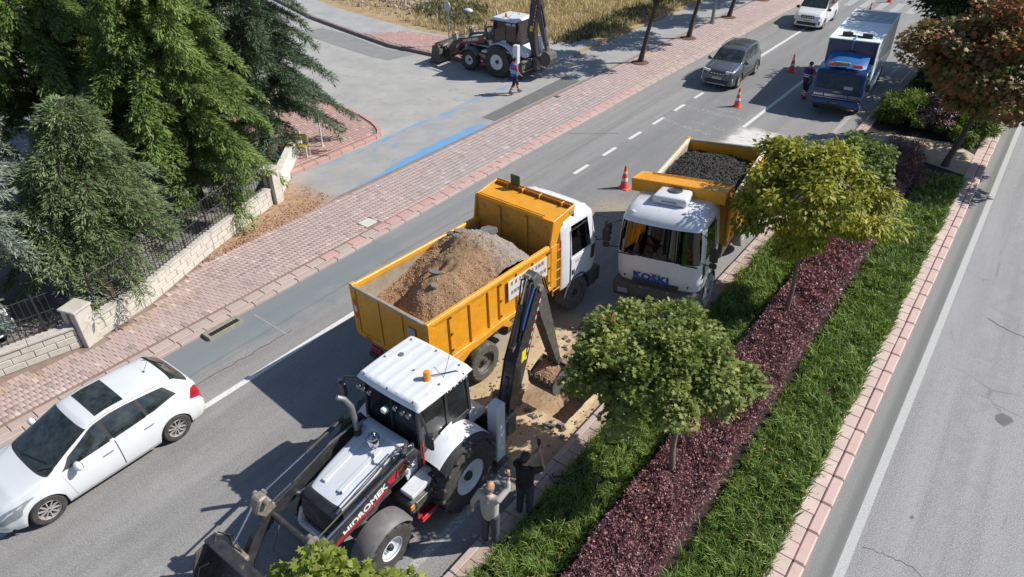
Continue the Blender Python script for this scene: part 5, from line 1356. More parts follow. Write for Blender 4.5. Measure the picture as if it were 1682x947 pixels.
def cab(root, driver=False):
    W = 1.14; yb = 4.78
    zl = [.92, 1.05, 1.25, 1.72, 1.76, 2.12, 2.48, 2.62, 2.68, 2.78, 2.88, 2.94]
    yf = [6.36, 6.42, 6.45, 6.45, 6.44, 6.38, 6.32, 6.30, 6.28, 6.20, 6.04, 5.80]
    ww = [1.12, 1.14, 1.14, 1.14, 1.14, 1.12, 1.09, 1.08, 1.07, 1.04, .99, .90]
    def ring(k):
        w, y, z = ww[k], yf[k], zl[k]; r = .26 if k < 9 else .34; b0 = yb + (0 if k < 9 else .05*(k-8))
        pts = [(w-.02, b0), (w, b0+.04), (w, b0+.36), (w, b0+.42), (w, y-r-.12), (w, y-r-.06), (w, y-r)]
        for a in (18, 36, 54, 72, 90): pts.append((w-r+r*math.cos(math.radians(a)), y-r+r*math.sin(math.radians(a))))
        pts += [(w*.5, y+.035), (w*.22, y+.05)]
        full = [(x, yy, z) for x, yy in pts] + [(0, y+.055, z)] + [(-x, yy, z) for x, yy in reversed(pts)]
        return full
    R = [ring(k) for k in range(len(zl))]; n = len(R[0])
    body = MB(); ws = MB(); sw = [MB(), MB()]
    vb = [[body.bm.verts.new(p) for p in r] for r in R]
    # indices: 0..14 (14 = centre) .. 28
    for k in range(len(zl)-1):
        for i in range(n-1):
            j = min(i, n-2-i)         # symmetric index
            glassz = 4 <= k <= 6
            if glassz and j >= 8: ws.poly([Vector(R[k][i]), Vector(R[k][i+1]), Vector(R[k+1][i+1]), Vector(R[k+1][i])]); continue
            if glassz and j == 3: sw[0 if i < 14 else 1].poly([Vector(R[k][i]), Vector(R[k][i+1]), Vector(R[k+1][i+1]), Vector(R[k+1][i])]); continue
            body.bm.faces.new((vb[k][i], vb[k][i+1], vb[k+1][i+1], vb[k+1][i]))
        body.bm.faces.new((vb[k][n-1], vb[k][0], vb[k+1][0], vb[k+1][n-1]))
    body.bm.faces.new(vb[-1]); body.bm.faces.new(vb[0][::-1])
    bo = body.build('cab_body', M_cabw, root, smooth=35)
    w_ = ws.build('windscreen', M_see, root, smooth=40)
    for s, m in zip((1, -1), sw):
        m.build('side_window', M_see, root)
        # door skin, proud, with frame around the window
        x = s*1.142; a, c = sorted((x, x+s*.016))
        d = MB(); d.prism([(5.16, 1.02), (5.50, 1.02), (5.62, 1.20), (6.02, 1.30), (6.06, 1.70), (5.16, 1.70)], 'x', a, c, .006)
        do = d.build('door', M_cabw, root)
        a, c = sorted((s*1.158, s*1.185)); MB().box(a, c, 5.20, 5.30, 1.20, 1.36, .012).build('handle', M_dgrey, do)
        for k in range(2):
            MB().box(*sorted((s*1.159, s*1.162)), 5.34, 5.62 - .1*k, 1.56-.05*k, 1.575-.05*k).build('door_lettering', M_dgrey, do)
        MB().tube([(s*1.15, 5.14, 1.0), (s*1.15, 5.14, 1.73), (s*1.10, 5.16, 2.50), (s*1.09, 5.9, 2.52)], .010, 5).build('door_seal', M_black, root)
        MB().prism([(5.92, 1.32), (6.20, 1.30), (6.26, 1.70), (6.0, 1.70)], 'x', *sorted((s*1.143, s*1.150))).build('quarter_panel', M_black, root)
        # mirrors on tubular arms
        mr = MB().tube([(s*1.08, 6.22, 2.55), (s*1.38, 6.42, 2.50), (s*1.42, 6.42, 2.28)], .018, 6).build('mirror_arm', M_black, root)
        MB().tube([(s*1.13, 6.28, 1.78), (s*1.40, 6.42, 1.85), (s*1.42, 6.42, 2.0)], .016, 6).build('mirror_arm', M_black, root)
        MB().box(*sorted((s*1.31, s*1.52)), 6.38, 6.47, 1.98, 2.36, .03).build('mirror', M_black, mr)
        MB().box(*sorted((s*1.32, s*1.51)), 6.39, 6.47, 1.80, 1.95, .03).build('wide_mirror', M_black, mr)
        # steps and front wing
        MB().box(*sorted((s*.80, s*1.15)), 6.0, 6.40, .34, .92, .06).build('step_box', M_dgrey, root)
        wing = MB(); rows = []
        for k in range(13):
            t = math.radians(-12+204*k/12); r = .60
            rows.append([(s*.84, 5.45+math.cos(t)*r, .52+math.sin(t)*r), (s*1.16, 5.45+math.cos(t)*r, .52+math.sin(t)*r), (s*1.17, 5.45+math.cos(t)*(r-.05), .52+math.sin(t)*(r-.05))])
        wing.grid(rows).build('wheel_arch', M_dgrey, root, smooth=50)
    # front details
    MB().prism([(6.10, .42), (6.50, .44), (6.56, .62), (6.54, .88), (6.40, .92), (6.10, .92)], 'x', -1.16, 1.16, .04, seg=2).build('bumper', M_dgrey, root, smooth=40)
    b = MB(); b.box(-.62, .62, 6.47, 6.53, .985, 1.09, .02); g = b.build('grille', M_black, root)
    MB().box(-1.06, 1.06, 6.462, 6.476, 1.725, 1.76, .004).build('windscreen_seal', M_black, root)
    MB().box(-.14, .14, 6.49, 6.512, 1.285, 1.355, .03, seg=3).build('oval_badge', M_chrome, root)
    for s in (-1, 1):
        MB().box(*sorted((s*.72, s*1.04)), 6.50, 6.565, .56, .74, .03).build('headlight', M_lens, root)
        MB().cyl((s*.85, 6.44, 1.10), (s*.85, 6.485, 1.10), .022, seg=8).build('washer_cap', M_black, root)
        MB().box(*sorted((s*.33, s*.41)), 6.53, 6.57, .86, .89, .008).build('marker_lamp', mat('amber', (.6, .33, .02)), root)
        b = MB(); b.ball((s*.80, 6.08, 2.80), .085, (1.2, 1.0, .55), 2); b.build('roof_lamp', M_cabw, root, smooth=60)
    for s in (-.55, .15):
        MB().tube([(s, 6.50, 1.77), (s+.55, 6.47, 1.86)], .012, 5).build('wiper', M_black, root)
    for x in (-.55, -.28, 0, .28, .55): MB().box(x-.008, x+.008, 5.05, 5.85, 2.938, 2.950, .003).build('roof_rib', M_cabw, root)
    # inside
    MB().box(-1.05, 1.05, 4.9, 6.3, 1.0, 1.08).box(-1.0, 1.0, 6.02, 6.38, 1.35, 1.66, .05).build('dashboard', M_dgrey, root)
    MB().box(-1.04, 1.04, 4.86, 4.90, 1.1, 2.7).build('cab_back_lining', M_seat, root)
    for s in (-.55, .55):
        MB().box(s-.26, s+.26, 5.1, 5.6, 1.25, 1.42, .05).box(s-.25, s+.25, 4.98, 5.14, 1.4, 2.05, .05).box(s-.14, s+.14, 4.98, 5.1, 2.07, 2.25, .04).build('seat', M_seat, root)
    MB().tube([(-.55+.22*math.cos(a*PI/8), 5.86+.05*math.sin(a*PI/8), 1.66+.20*math.sin(a*PI/8)) for a in range(16)], .016, 6, closed=True).build('steering_wheel', M_black, root)
def tipper(loc, rot, label, cargo, rims, tyre, dz=0):
    root = empty('tipper_truck', loc, 0, label, 'truck', rot=rot)
    cab(root)
    # chassis
    b = MB()
    for s in (-1, 1): b.box(s*.42-.05, s*.42+.05, .25, 6.2, .72, .98, .01)
    for y in (.35, 1.65, 3.0, 4.4): b.box(-.42, .42, y-.06, y+.06, .76, .94, .01)
    b.cyl((-.9, 1.65, .5), (.9, 1.65, .5), .09, seg=8).cyl((-.9, 5.45, .5), (.9, 5.45, .5), .08, seg=8)
    b.build('chassis', M_chass, root)
    MB().cyl((.78, 2.75, .78), (.78, 3.55, .78), .26, seg=18).build('fuel_tank', M_dgrey, root, smooth=40)
    MB().box(-1.0, -.55, 2.7, 3.7, .5, 1.0, .04).build('battery_box', M_dgrey, root)
    MB().box(-.6, .6, 4.35, 4.74, 1.0, 2.2, .04).build('air_intake', M_dgrey, root)
    for s in (1, -1):
        wheel(root, s*1.03, 5.45, .50, .50, .28, s, rims, 0, .58, tyre=tyre)
        wheel(root, s*1.08, 1.72, .50, .50, .28, s, rims, 0, .58, tyre=tyre); wheel(root, s*.76, 1.72, .50, .50, .26, s, rims, 0, .58, tyre=tyre)
        MB().box(*sorted((s*.88, s*1.2)), .95, 1.02, .35, .95, .01).build('mudflap', M_black, root)
    # bed: floor, sides with ribs and recessed panels, tailgate, headboard, canopy
    W = 1.25; zf = 1.42; zt = 2.60; Y0 = .04; Y1 = 4.22
    bed = MB().box(-W+.05, W-.05, Y0+.05, Y1, zf-.12, zf, .01).build('bed_floor', M_yellow, root)
    for y in (.5, 1.2, 1.9, 2.6, 3.3, 4.0): MB().box(-W+.1, W-.1, y-.05, y+.05, zf-.22, zf-.12).build('cross_beam', M_yellow, bed)
    for s in (-1, 1):
        x0, x1 = sorted((s*(W-.07), s*(W-.03)))
        sd = MB().box(x0, x1, Y0+.06, Y1, zf-.10, zt-.12, .004).build('side_board', M_yellow, root)
        MB().box(*sorted((s*(W-.072), s*(W-.085))), Y0+.08, Y1-.02, zf, zt-.13).build('inner_lining', M_scr, sd)
        MB().prism([(s*(W-.10), zt-.13), (s*W, zt-.15), (s*(W+.015), zt-.06), (s*(W-.01), zt), (s*(W-.075), zt+.01), (s*(W-.10), zt-.02)], 'y', Y0+.06, Y1+.02, .006).build('top_rail', M_yellow, sd)
        MB().box(*sorted((s*(W-.035), s*(W+.02))), Y0+.06, Y1, zf-.12, zf-.0, .01).build('bottom_rail', M_yellow, sd)
        for y in (.10, .62, 1.25, 1.85, 2.22, 2.85, 3.45, 4.02):
            wd = .09 if y not in (.10, .62, 2.22, 4.02) else .13
            MB().prism([(s*(W-.035), y), (s*(W+.012), y+.02), (s*(W+.012), y+wd-.02), (s*(W-.035), y+wd)], 'z', zf-.02, zt-.15, 0).build('rib', M_yellow, sd)
        for y in (.66, 2.26, 4.06):
            for z in (1.55, 1.98, 2.42): MB().box(*sorted((s*(W+.012), s*(W+.04))), y, y+.05, z, z+.06, .008).build('hinge', mat('rusty_hinge', (.16, .07, .03), (.30, .14, .04), scale=20, rough=.9), sd)
        # flared rear mudguard
        MB().prism([(.72, 1.32), (1.15, 1.40), (2.35, 1.50), (2.62, 1.18), (2.5, 1.14), (2.25, 1.34), (1.15, 1.26), (.80, 1.05)], 'x', *sorted((s*(W-.3), s*(W+.07))), .01).build('mudguard', M_yellow, sd)
        if s > 0:
            # ladder behind the cab
            ld = MB()
            for yy in (4.28, 4.60): ld.tube([(s*1.22, yy, 1.05), (s*1.22, yy, 2.55)], .018, 6)
            ld.build('ladder_rail', M_yellow, root)
            for k in range(5): MB().tube([(s*1.22, 4.28, 1.18+.28*k), (s*1.22, 4.60, 1.18+.28*k)], .014, 6).build('rung', M_yellow, root)
            MB().box(1.235, 1.25, 4.40, 4.50, 2.30, 2.52, .01).build('side_reflector', mat('orange_reflector', (.7, .12, .03)), root)
    tg = MB().box(-W+.06, W-.06, Y0, Y0+.05, zf-.12, zt-.08, .004).build('tailgate', M_yellow, root)
    MB().box(-W+.01, W-.01, Y0-.02, Y0+.07, zt-.10, zt-.03, .012).build('tailgate_rail', M_scr, tg)
    for x in (-W+.04, -.42, .34, W-.16): MB().box(x, x+.12, Y0-.025, Y0+.002, zf-.12, zt-.09, .006).build('tailgate_rib', M_yellow, tg)
    MB().box(-W+.02, W-.02, Y0-.03, Y0+.06, zf-.20, zf-.08, .01).build('tail_sill', M_yellow, tg)
    for x in (-W+.05, ): 
        for k, m_ in enumerate((M_redref, M_refl, M_redref)): MB().box(x, x+.09, Y0-.034, Y0-.026, 1.72+.18*k, 1.87+.18*k).build('reflector', m_, tg)
    for x in (-.95, .35): MB().box(x, x+.22, Y0-.036, Y0-.03, zf-.17, zf-.12).build('reflector', M_redref, tg)
    MB().box(.62, .86, Y0-.034, Y0-.026, 2.0, 2.3).build('notice_plate', mat('grey_plate', (.4, .4, .38)), tg)
    for s in (-1, 1):
        MB().box(*sorted((s*(W-.09), s*(W+.02))), Y0-.03, Y0+.10, zf-.15, zt+.02, .012).build('corner_post', M_yellow, root)
        lm = MB().box(*sorted((s*.55, s*.95)), .08, .16, .80, .98, .02).build('rear_lamp', M_tail, root)
    MB().box(-1.1, 1.1, .12, .2, .55, .68, .01).build('rear_bumper', M_chass, root)
    # headboard leaning forward, with canopy over the cab
    yh = Y1; zc = 3.17+dz
    MB().hexa([(-W+.04, yh, zf-.1), (W-.04, yh, zf-.1), (W-.04, yh+.06, zf-.1), (-W+.04, yh+.06, zf-.1)], [(-W+.04, yh+.02, zc), (W-.04, yh+.02, zc), (W-.04, yh+.08, zc), (-W+.04, yh+.08, zc)]).build('headboard', M_yin, root)
    cn = MB().hexa([(-W, yh+.0, zc), (W, yh+.0, zc), (W, yh+.82, zc+.03), (-W, yh+.82, zc+.03)], [(-W, yh+.0, zc+.05), (W, yh+.0, zc+.05), (W, yh+.82, zc+.08), (-W, yh+.82, zc+.08)]).build('canopy', M_yellow, root)
    MB().box(-W+.02, W-.3, yh+.02, yh+.05, zc+.05, zc+.075, .008).build('canopy_bar', M_yellow, cn)
    MB().box(-W+.02, W-.3, yh+.10, yh+.125, zc+.05, zc+.07, .008).build('canopy_bar', M_yellow, cn)
    MB().box(-W, W, yh+.83, yh+.88, zc-.16, zc+.20, .01).build('canopy_lip', M_yellow, cn)
    M_rusty = mat('rusty_beam', (.30, .10, .018), (.40, .15, .02), scale=7, rough=.7, dirt=(.18, .06, .02), dirt_amt=.6)
    MB().box(-W+.06, W-.06, yh+.76, yh+.825, zc+.085, zc+.17, .01).build('canopy_beam', M_rusty, cn)
    for x in (-.8, -.3, .25, .95): MB().box(x, x+.03, yh+.70, yh+.825, zc+.08, zc+.19, .005).build('canopy_bracket', M_yellow, cn)
    for s in (-1, 1):
        MB().prism([(yh-.12, zt-.05), (yh+.12, zt-.05), (yh+.36, zc-.10), (yh+.80, zc-.04), (yh+.88, zc+.19), (yh+.0, zc+.05)], 'x', *sorted((s*(W-.03), s*(W+.02))), .008).build('headboard_cheek', M_yellow, root)
        MB().box(*sorted((s*(W-.05), s*(W+.022))), yh-.08, yh+.16, zf-.1, zt-.04, .01).build('headboard_post', M_yellow, root)
        MB().box(*sorted((s*(W+.021), s*(W+.03))), yh+.64, yh+.80, zc-.01, zc+.07, .003).build('lamp', M_lens, root)
    for x in (-.45, .42): MB().box(x-.05, x+.05, yh-.035, yh, zf, zc-.06, .01).build('headboard_rib', M_yin, root)
    return root
W_ = 1.15
Y1T = math.radians(-3.0)
tr1 = tipper((-9.22, 7.72, .02), (0, math.radians(-1.6), Y1T), 'yellow tipper truck with a white cab, loaded with orange earth and gravel', 'earth', M_truckrim, M_dtyre)
gb = MB(); gb.box(-.75, -.45, 5.02, 5.06, 3.36, 3.62, .01); gb.build('green_crate', mat('green_crate', (.03, .09, .03), (.05, .12, .04), scale=10, rough=.7), tr1)
pl = MB().box(1.274, 1.284, 2.52, 3.98, 1.86, 2.40, .004).build('notice_board', mat('placard', (.62, .60, .58), (.55, .53, .51), scale=6, rough=.6, dirt=(.4, .3, .25), dirt_amt=.3), tr1)
rg = random.Random(4)
for r in range(2):
    x = 2.62
    while x < 3.86:
        w = rg.uniform(.05, .10); MB().box(1.2845, 1.287, x, x+w, 2.24-r*.24, 2.34-r*.24).build('faded_letter', mat('faded_print', (.16, .15, .16), (.22, .2, .2)), pl); x += w+.035+(.05 if rg.random() < .2 else 0)
def earth_h(x, y):
    u = y
    h = 1.95 + .74*math.exp(-((y-3.05)/1.15)**2-((x+.05)/1.15)**2) + .42*math.exp(-((y-1.6)/.75)**2-((x-.25)/.8)**2) + .50*math.exp(-((y-.9)/.7)**2-((x-.35)/.65)**2)
    h += .34*math.exp(-((y-2.6)/1.2)**2) + .14*max(0, x)*(1 if y < 3.6 else 0)
    h -= .55*math.exp(-((y-4.15)/.3)**2)
    h -= .22*math.exp(-((x+.05)/.16)**2-((y-1.55)/.30)**2) + .16*math.exp(-((x+.42)/.16)**2-((y-.75)/.4)**2) + .15*math.exp(-((x+.62)/.22)**2-((y-2.35)/.18)**2)
    h -= .16*math.exp(-((x-.30)/.13)**2-((y-1.55)/.22)**2)
    h += .05*nz(x, y, 2.5, 1)+.035*nz(x, y, 6, 2)+.022*nz(x, y, 14, 3)
    return min(h, 2.50+.5*math.exp(-((y-3.0)/1.2)**2) if abs(x) > 1.05 else 9)
n = NT('tipped_earth'); P = n.pos(True); X, Y, Z = n.sepxyz(P)
c = n.ramp(n.noise(P, 26, 5, .8), [(.28, (.15, .08, .04, 1)), (.45, (.34, .20, .11, 1)), (.62, (.48, .31, .18, 1))])
sm_ = n.ramp(n.noise(P, 40, 4, .8), [(.3, (.30, .185, .09, 1)), (.7, (.44, .30, .165, 1))])
c = n.mix(n.math('MULTIPLY', n.boxmask(n.math('ADD', X, n.math('MULTIPLY', n.noise(P, 3, 4, .6), .5)), Y, .1, .75, .9, 2.9, .25), .75), c, sm_)
g_ = n.ramp(n.noise(P, 45, 4, .85), [(.3, (.16, .135, .115, 1)), (.5, (.34, .295, .25, 1)), (.68, (.56, .51, .45, 1))])
gf = n.smooth(n.math('ADD', n.math('ADD', Y, n.math('MULTIPLY', X, .35)), n.math('MULTIPLY', n.noise(P, 2.5, 5, .6), 1.3)), 3.2, 3.9)
c = n.mix(gf, c, g_)
n.col(c); n.set(Roughness=1); n.bump(n.noise(P, 38, 5, .8), 1.0, .05); M_earth = n.m
pile('earth_load', M_earth, tr1, -1.165, 1.165, .12, 4.2, earth_h)
def rocks(name, root, hf, N, m, x0, x1, y0, y1, s0, s1, seed, keep=None, dz=.0):
    rs = np.random.RandomState(seed); x = rs.uniform(x0, x1, N); y = rs.uniform(y0, y1, N)
    if keep is not None: k = keep(x, y, rs); x, y = x[k], y[k]
    z = np.array([hf(a, b_) for a, b_ in zip(x, y)])+dz; N = len(x)
    s_ = s0+(s1-s0)*rs.rand(N)**3
    return scatter(name, ROCK[0], ROCK[1], np.stack([x, y, z], 1), rs.normal(size=(N, 3)), rs.normal(size=(N, 3)), s_, m, root, rs.rand(N), 'stuff')
def stone_mat(name, cols):
    n = NT(name); a = n.n('ShaderNodeAttribute'); a.attribute_name = 'rnd'
    k = len(cols); n.col(n.ramp(a.outputs['Fac'], [(i/(k-1), (*cols[i], 1)) for i in range(k)])); n.set(Roughness=.95); return n.m
M_clod = stone_mat('orange_clods', [(.15, .085, .04), (.32, .195, .10), (.44, .29, .16), (.56, .40, .24)])
M_grav = stone_mat('grey_gravel', [(.22, .18, .15), (.38, .33, .28), (.48, .42, .35), (.60, .54, .47)])
rocks('clods', tr1, earth_h, 7500, M_clod, -1.15, 1.15, .15, 3.0, .014, .048, 2, lambda x, y, r: ~((x > -.1) & (x < .6) & (y > .8) & (y < 2.8) & (r.rand(len(x)) < .8)))
rocks('gravel', tr1, earth_h, 7000, M_grav, -1.15, 1.15, 2.0, 4.1, .012, .038, 3, lambda x, y, r: (y+.35*x+r.normal(size=len(x))*.22) > 2.75)
M_slab = mat('asphalt_chunk', (.20, .19, .18), (.13, .125, .12), scale=7, rough=.95, bump=.6, bscale=40, obj=True)
for (x, y, dx, dy, rz, rx, ry) in [(-.05, 3.35, .55, .40, .3, .10, -.12), (-.72, 3.1, .34, .2, .8, .3, .2), (-.55, 2.75, .22, .16, 1.5, -.2, .1), (.28, 1.28, .34, .10, .55, .5, .1), (.50, .98, .17, .15, .2, .1, .25), (-.9, 2.9, .25, .14, .4, .4, -.2)]:
    z = earth_h(x, y)
    b = MB(); pts = [(math.cos(a)*dx*random.uniform(.42, .6), math.sin(a)*dy*random.uniform(.42, .6)) for a in np.linspace(0, 2*PI, 8)[:-1]]
    b.prism(pts, 'z', -.03, .04, .01); o = b.build('asphalt_chunk', M_slab, tr1); o.location = (x, y, z+.03); o.rotation_euler = (rx, ry, rz)
# second truck, two wheels up on the median kerb
tr2 = tipper((-6.80, 20.42, .10), (0, math.radians(4.0), PI+math.radians(8)), 'white-cab tipper truck facing us, full of black asphalt, half on the verge', 'asphalt', M_dustrim, M_tyrepale, dz=-.12)
MB()
text_mesh('lettering', 'KOSKI', .27, M_bluet, tr2, T(.12, 6.512, 1.185) @ Euler((PI/2, 0, PI)).to_matrix().to_4x4(), .004, bold=.014, xs=1.2, spacing=1.08)
ac = MB().prism([(-.42, 5.02), (.42, 5.02), (.46, 5.75), (-.46, 5.75)], 'z', 2.94, 3.17, .07, seg=3).build('roof_air_conditioner', M_cabw, tr2, smooth=40)
MB().lathe([(0, .01), (.16, .01), (.18, .03), (.20, .015), (.20, 0)], 20, T(0, 5.28, 3.165)).build('fan_grille', M_dgrey, ac, smooth=40)
for k in range(3): MB().tube([(math.cos(a)*(.05+.045*k), 5.28+math.sin(a)*(.05+.045*k), 3.185) for a in np.linspace(0, 2*PI, 17)[:-1]], .005, 5, closed=True).build('fan_ring', M_chrome, ac)
text_mesh('lettering', 'AUTOCLIMA', .07, M_dgrey, ac, T(0, 5.757, 3.05) @ Euler((PI/2, 0, PI)).to_matrix().to_4x4(), .002)
def asph_h(x, y):
    h = 2.30+.18*math.exp(-((y-2.4)/1.6)**2-(x/1.2)**2)-.12*math.exp(-((y-.2)/.3)**2)+.05*nz(x, y, 3, 6)+.05*nz(x, y, 9, 7)+.03*nz(x, y, 20, 8)
    return h - (.25*max(0, (-x-.2)) if y < 1.4 else 0)
M_blk = mat('asphalt_load', (.018, .018, .018), (.045, .042, .038), scale=22, rough=.9, bump=1, bscale=30)
pile('asphalt_load', M_blk, tr2, -1.165, 1.165, .12, 4.2, asph_h)
M_bst = stone_mat('asphalt_lumps', [(.012, .012, .012), (.03, .029, .027), (.05, .047, .042), (.085, .078, .068)])
rocks('asphalt_lumps', tr2, asph_h, 9000, M_bst, -1.15, 1.15, .15, 4.1, .022, .085, 5)
for o in list(tr2.children):
    if o.name.startswith('side_board'):
        for ch in o.children:
            if ch.name.startswith('top_rail') and ch.data.name.startswith('top_rail'): ch.data.materials[0] = mat('white_dusted_rail', (.58, .54, .46), (.62, .45, .22), scale=3, rough=.7)

# blue box lorry
def lorry():
    root = empty('box_lorry', (-7.27, 39.76, .03), 0, 'blue box lorry with a pale roof and an orange light bar, parked by the median', 'lorry', rot=(0, math.radians(1.5), PI+math.radians(5)))
    M_blue_p = mat('lorry_blue', (.010, .045, .145), (.008, .035, .115), scale=3, rough=.3, coat=.5)
    M_blue_l = mat('lorry_light_blue', (.03, .15, .42), (.025, .13, .38), scale=3, rough=.3, coat=.5)
    M_box = mat('box_white', (.74, .80, .79), (.66, .73, .72), scale=1.2, rough=.45, dirt=(.35, .40, .40), dirt_amt=.4)
    W = 1.06; yb, yf = -1.0, 5.6; z1 = 2.92
    bx = MB().box(-W, W, yb, yf, .85, z1, .03).build('box', M_box, root)
    MB().box(-W+.03, W-.03, yf, yf+.02, .9, z1-.03, .008).build('box_front', M_blue_p, bx)
    for s in (-1, 1):
        MB().box(*sorted((s*(W-.02), s*(W+.015))), yb, yf+.03, z1-.06, z1+.015, .01).build('roof_edge', M_box, bx)
        for k in range(8): MB().box(*sorted((s*W, s*(W+.012))), yb+.4+k*.8, yb+.44+k*.8, .9, z1-.08).build('side_rib', M_box, bx)
        MB().prism([(yb+.2, 1.0), (yf-.1, 1.0), (yf-.1, 1.25), (yf-2.4, 1.75), (yb+.2, 1.2)], 'x', *sorted((s*(W+.001), s*(W+.006)))).build('side_stripe', M_blue_l, bx)
    MB().box(-W, W, yf-.02, yf+.03, z1-.02, z1+.02, .01).build('roof_edge', M_box, bx)
    for k in range(9): MB().box(-W+.05, W-.05, yb+.35+k*.28, yb+.38+k*.28, z1, z1+.02).build('roof_rib', mat('roof_stripe', (.10, .17, .26), (.3, .36, .4), scale=6), bx)
    # cab
    c = MB(); prof = [(5.66, .55), (7.32, .55), (7.36, .80), (7.33, 1.20), (7.05, 1.82), (6.90, 1.93), (6.2, 2.0), (5.66, 2.0)]
    c.prism(prof, 'x', -W+.02, W-.02, .07, seg=3); c.build('cab', M_blue_p, root, smooth=40)
    MB().hexa([(-.80, 7.345, 1.24), (-.84, 7.345, 1.24), (-.84, 7.345, 1.241), (-.80, 7.345, 1.241)], [(-.8, 7.34, 1.25)]*4) if False else None
    b = MB(); b.poly([(-.88, 7.345, 1.22), (.88, 7.345, 1.22), (.80, 7.085, 1.78), (-.80, 7.085, 1.78)])
    b.build('windscreen', M_glass, root)
    b = MB(); b.poly([(-.93, 7.337, 1.17), (.93, 7.337, 1.17), (.84, 7.063, 1.82), (-.84, 7.063, 1.82)]); b.build('windscreen_seal', M_black, root)
    b = MB(); b.poly([(-.62, 7.352, 1.24), (-.26, 7.352, 1.24), (-.26, 7.300, 1.36), (-.62, 7.300, 1.36)]); b.build('paper_sheet', mat('paper', (.45, .5, .55)), root)
    for s in (-1, 1):
        MB().prism([(6.0, 1.28), (7.0, 1.28), (6.88, 1.78), (6.0, 1.80)], 'x', *sorted((s*(W-.015), s*(W-.008)))).build('side_window', M_glass, root)
        MB().box(*sorted((s*.52, s*.94)), 7.33, 7.40, .86, 1.0, .02).build('headlight', M_lens, root)
        for k in range(4): MB().cyl((s*(.58+.1*k), 7.39, .93), (s*(.58+.1*k), 7.408, .93), .042, seg=12).build('lamp_ring', M_chrome, root)
        MB().box(*sorted((s*.95, s*1.0)), 7.25, 7.38, .86, 1.0, .01).build('indicator', mat('orange_lens', (.6, .12, .02)), root)
        a = MB().tube([(s*.98, 7.1, 1.75), (s*1.18, 7.2, 1.7), (s*1.2, 7.2, 1.5)], .015, 5).build('mirror_arm', M_black, root)
        MB().box(*sorted((s*1.11, s*1.28)), 7.16, 7.22, 1.2, 1.55, .03).build('mirror', M_black, a)
        wheel(root, s*.88, 6.3, .40, .40, .22, s, M_truckrim, 0, .55); wheel(root, s*.90, .9, .40, .40, .24, s, M_truckrim, 0, .55)
        MB().box(*sorted((s*(W-.25), s*W)), 1.6, 5.2, .45, .78, .02).build('side_guard', M_box, root)
    MB().box(-.50, .50, 7.34, 7.40, .86, .99, .02).build('grille', M_chrome, root)
    MB().box(-.98, .98, 7.37, 7.41, .80, .83, .006).build('chrome_strip', M_chrome, root)
    b = MB(); b.prism([(-.22, 0), (-.06, -.035), (0, -.045), (.06, -.035), (.22, 0), (.08, .03), (-.08, .03)], 'z', 0, .01, M=T(0, 7.345, 1.08) @ Euler((PI/2, 0, 0)).to_matrix().to_4x4()); b.build('winged_badge', mat('gold_badge', (.45, .38, .20), metal=.6, rough=.35), root)
    MB().box(-1.02, 1.02, 7.10, 7.46, .50, .76, .05, seg=2).build('bumper', mat('bumper_blue', (.015, .07, .20), (.012, .055, .17), rough=.4, coat=.3), root)
    plate(root, T(0, 7.47, .62) @ Euler((PI/2, 0, PI)).to_matrix().to_4x4(), .5, .11, '42 CRS 77', m=M_black, tm=M_plate)
    # wind deflector above the cab, light bar
    b = MB(); rows = []
    for k in range(8):
        t = k/7; y = 6.85-1.15*t**.8; z = 2.0+.42*t**.7
        rows.append([(x*(.86-.02*t), y-.25*abs(x)**2.5, z-.10*abs(x)**3*(1-t)) for x in np.linspace(-1, 1, 15)])
    b.grid(rows); b.build('wind_deflector', M_blue_l, root, smooth=60)
    lb = MB().box(-.22, .42, 6.72, 6.86, 2.10, 2.24, .02).build('light_bar', mat('lightbar_frame', (.30, .27, .12), (.2, .18, .08), scale=9), root)
    for x in (-.52, .46): MB().box(x-.24, x+.20, 6.73, 6.90, 2.06, 2.20, .05, seg=3).build('beacon', mat('orange_beacon', (.75, .12, .03), (.65, .1, .03), rough=.2, coat=.5), root, smooth=40)
    # camera rig on the roof
    cr = MB().tube([(0, 5.62, 2.45), (0, 5.7, 2.9), (0, 5.2, 3.0)], .05, 8).tube([(-.15, 5.66, 2.5), (0, 5.3, 2.95)], .03, 6).build('hoist_frame', mat('hoist_blue', (.05, .16, .38), (.1, .2, .35), scale=12), root)
    for x in (-.42, .42): MB().cyl((x-.22, 4.95, 3.0), (x+.2, 4.95, 3.0), .11, seg=12).build('hose_reel', M_black, cr, smooth=40)
    MB().cyl((-.55, 5.0, 2.92), (.6, 4.92, 2.98), .05, seg=8).build('hoist_bar', M_black, cr)
    MB().box(-.12, .12, 5.62, 5.70, 2.2, 2.5, .03).build('work_lamp', M_black, cr)
    b = MB()
    for s in (-1, 1): b.box(s*.38-.05, s*.38+.05, -.9, 7.0, .5, .7)
    b.box(-.9, .9, 6.0, 7.2, .35, .6); b.build('chassis', M_chass, root)
lorry()
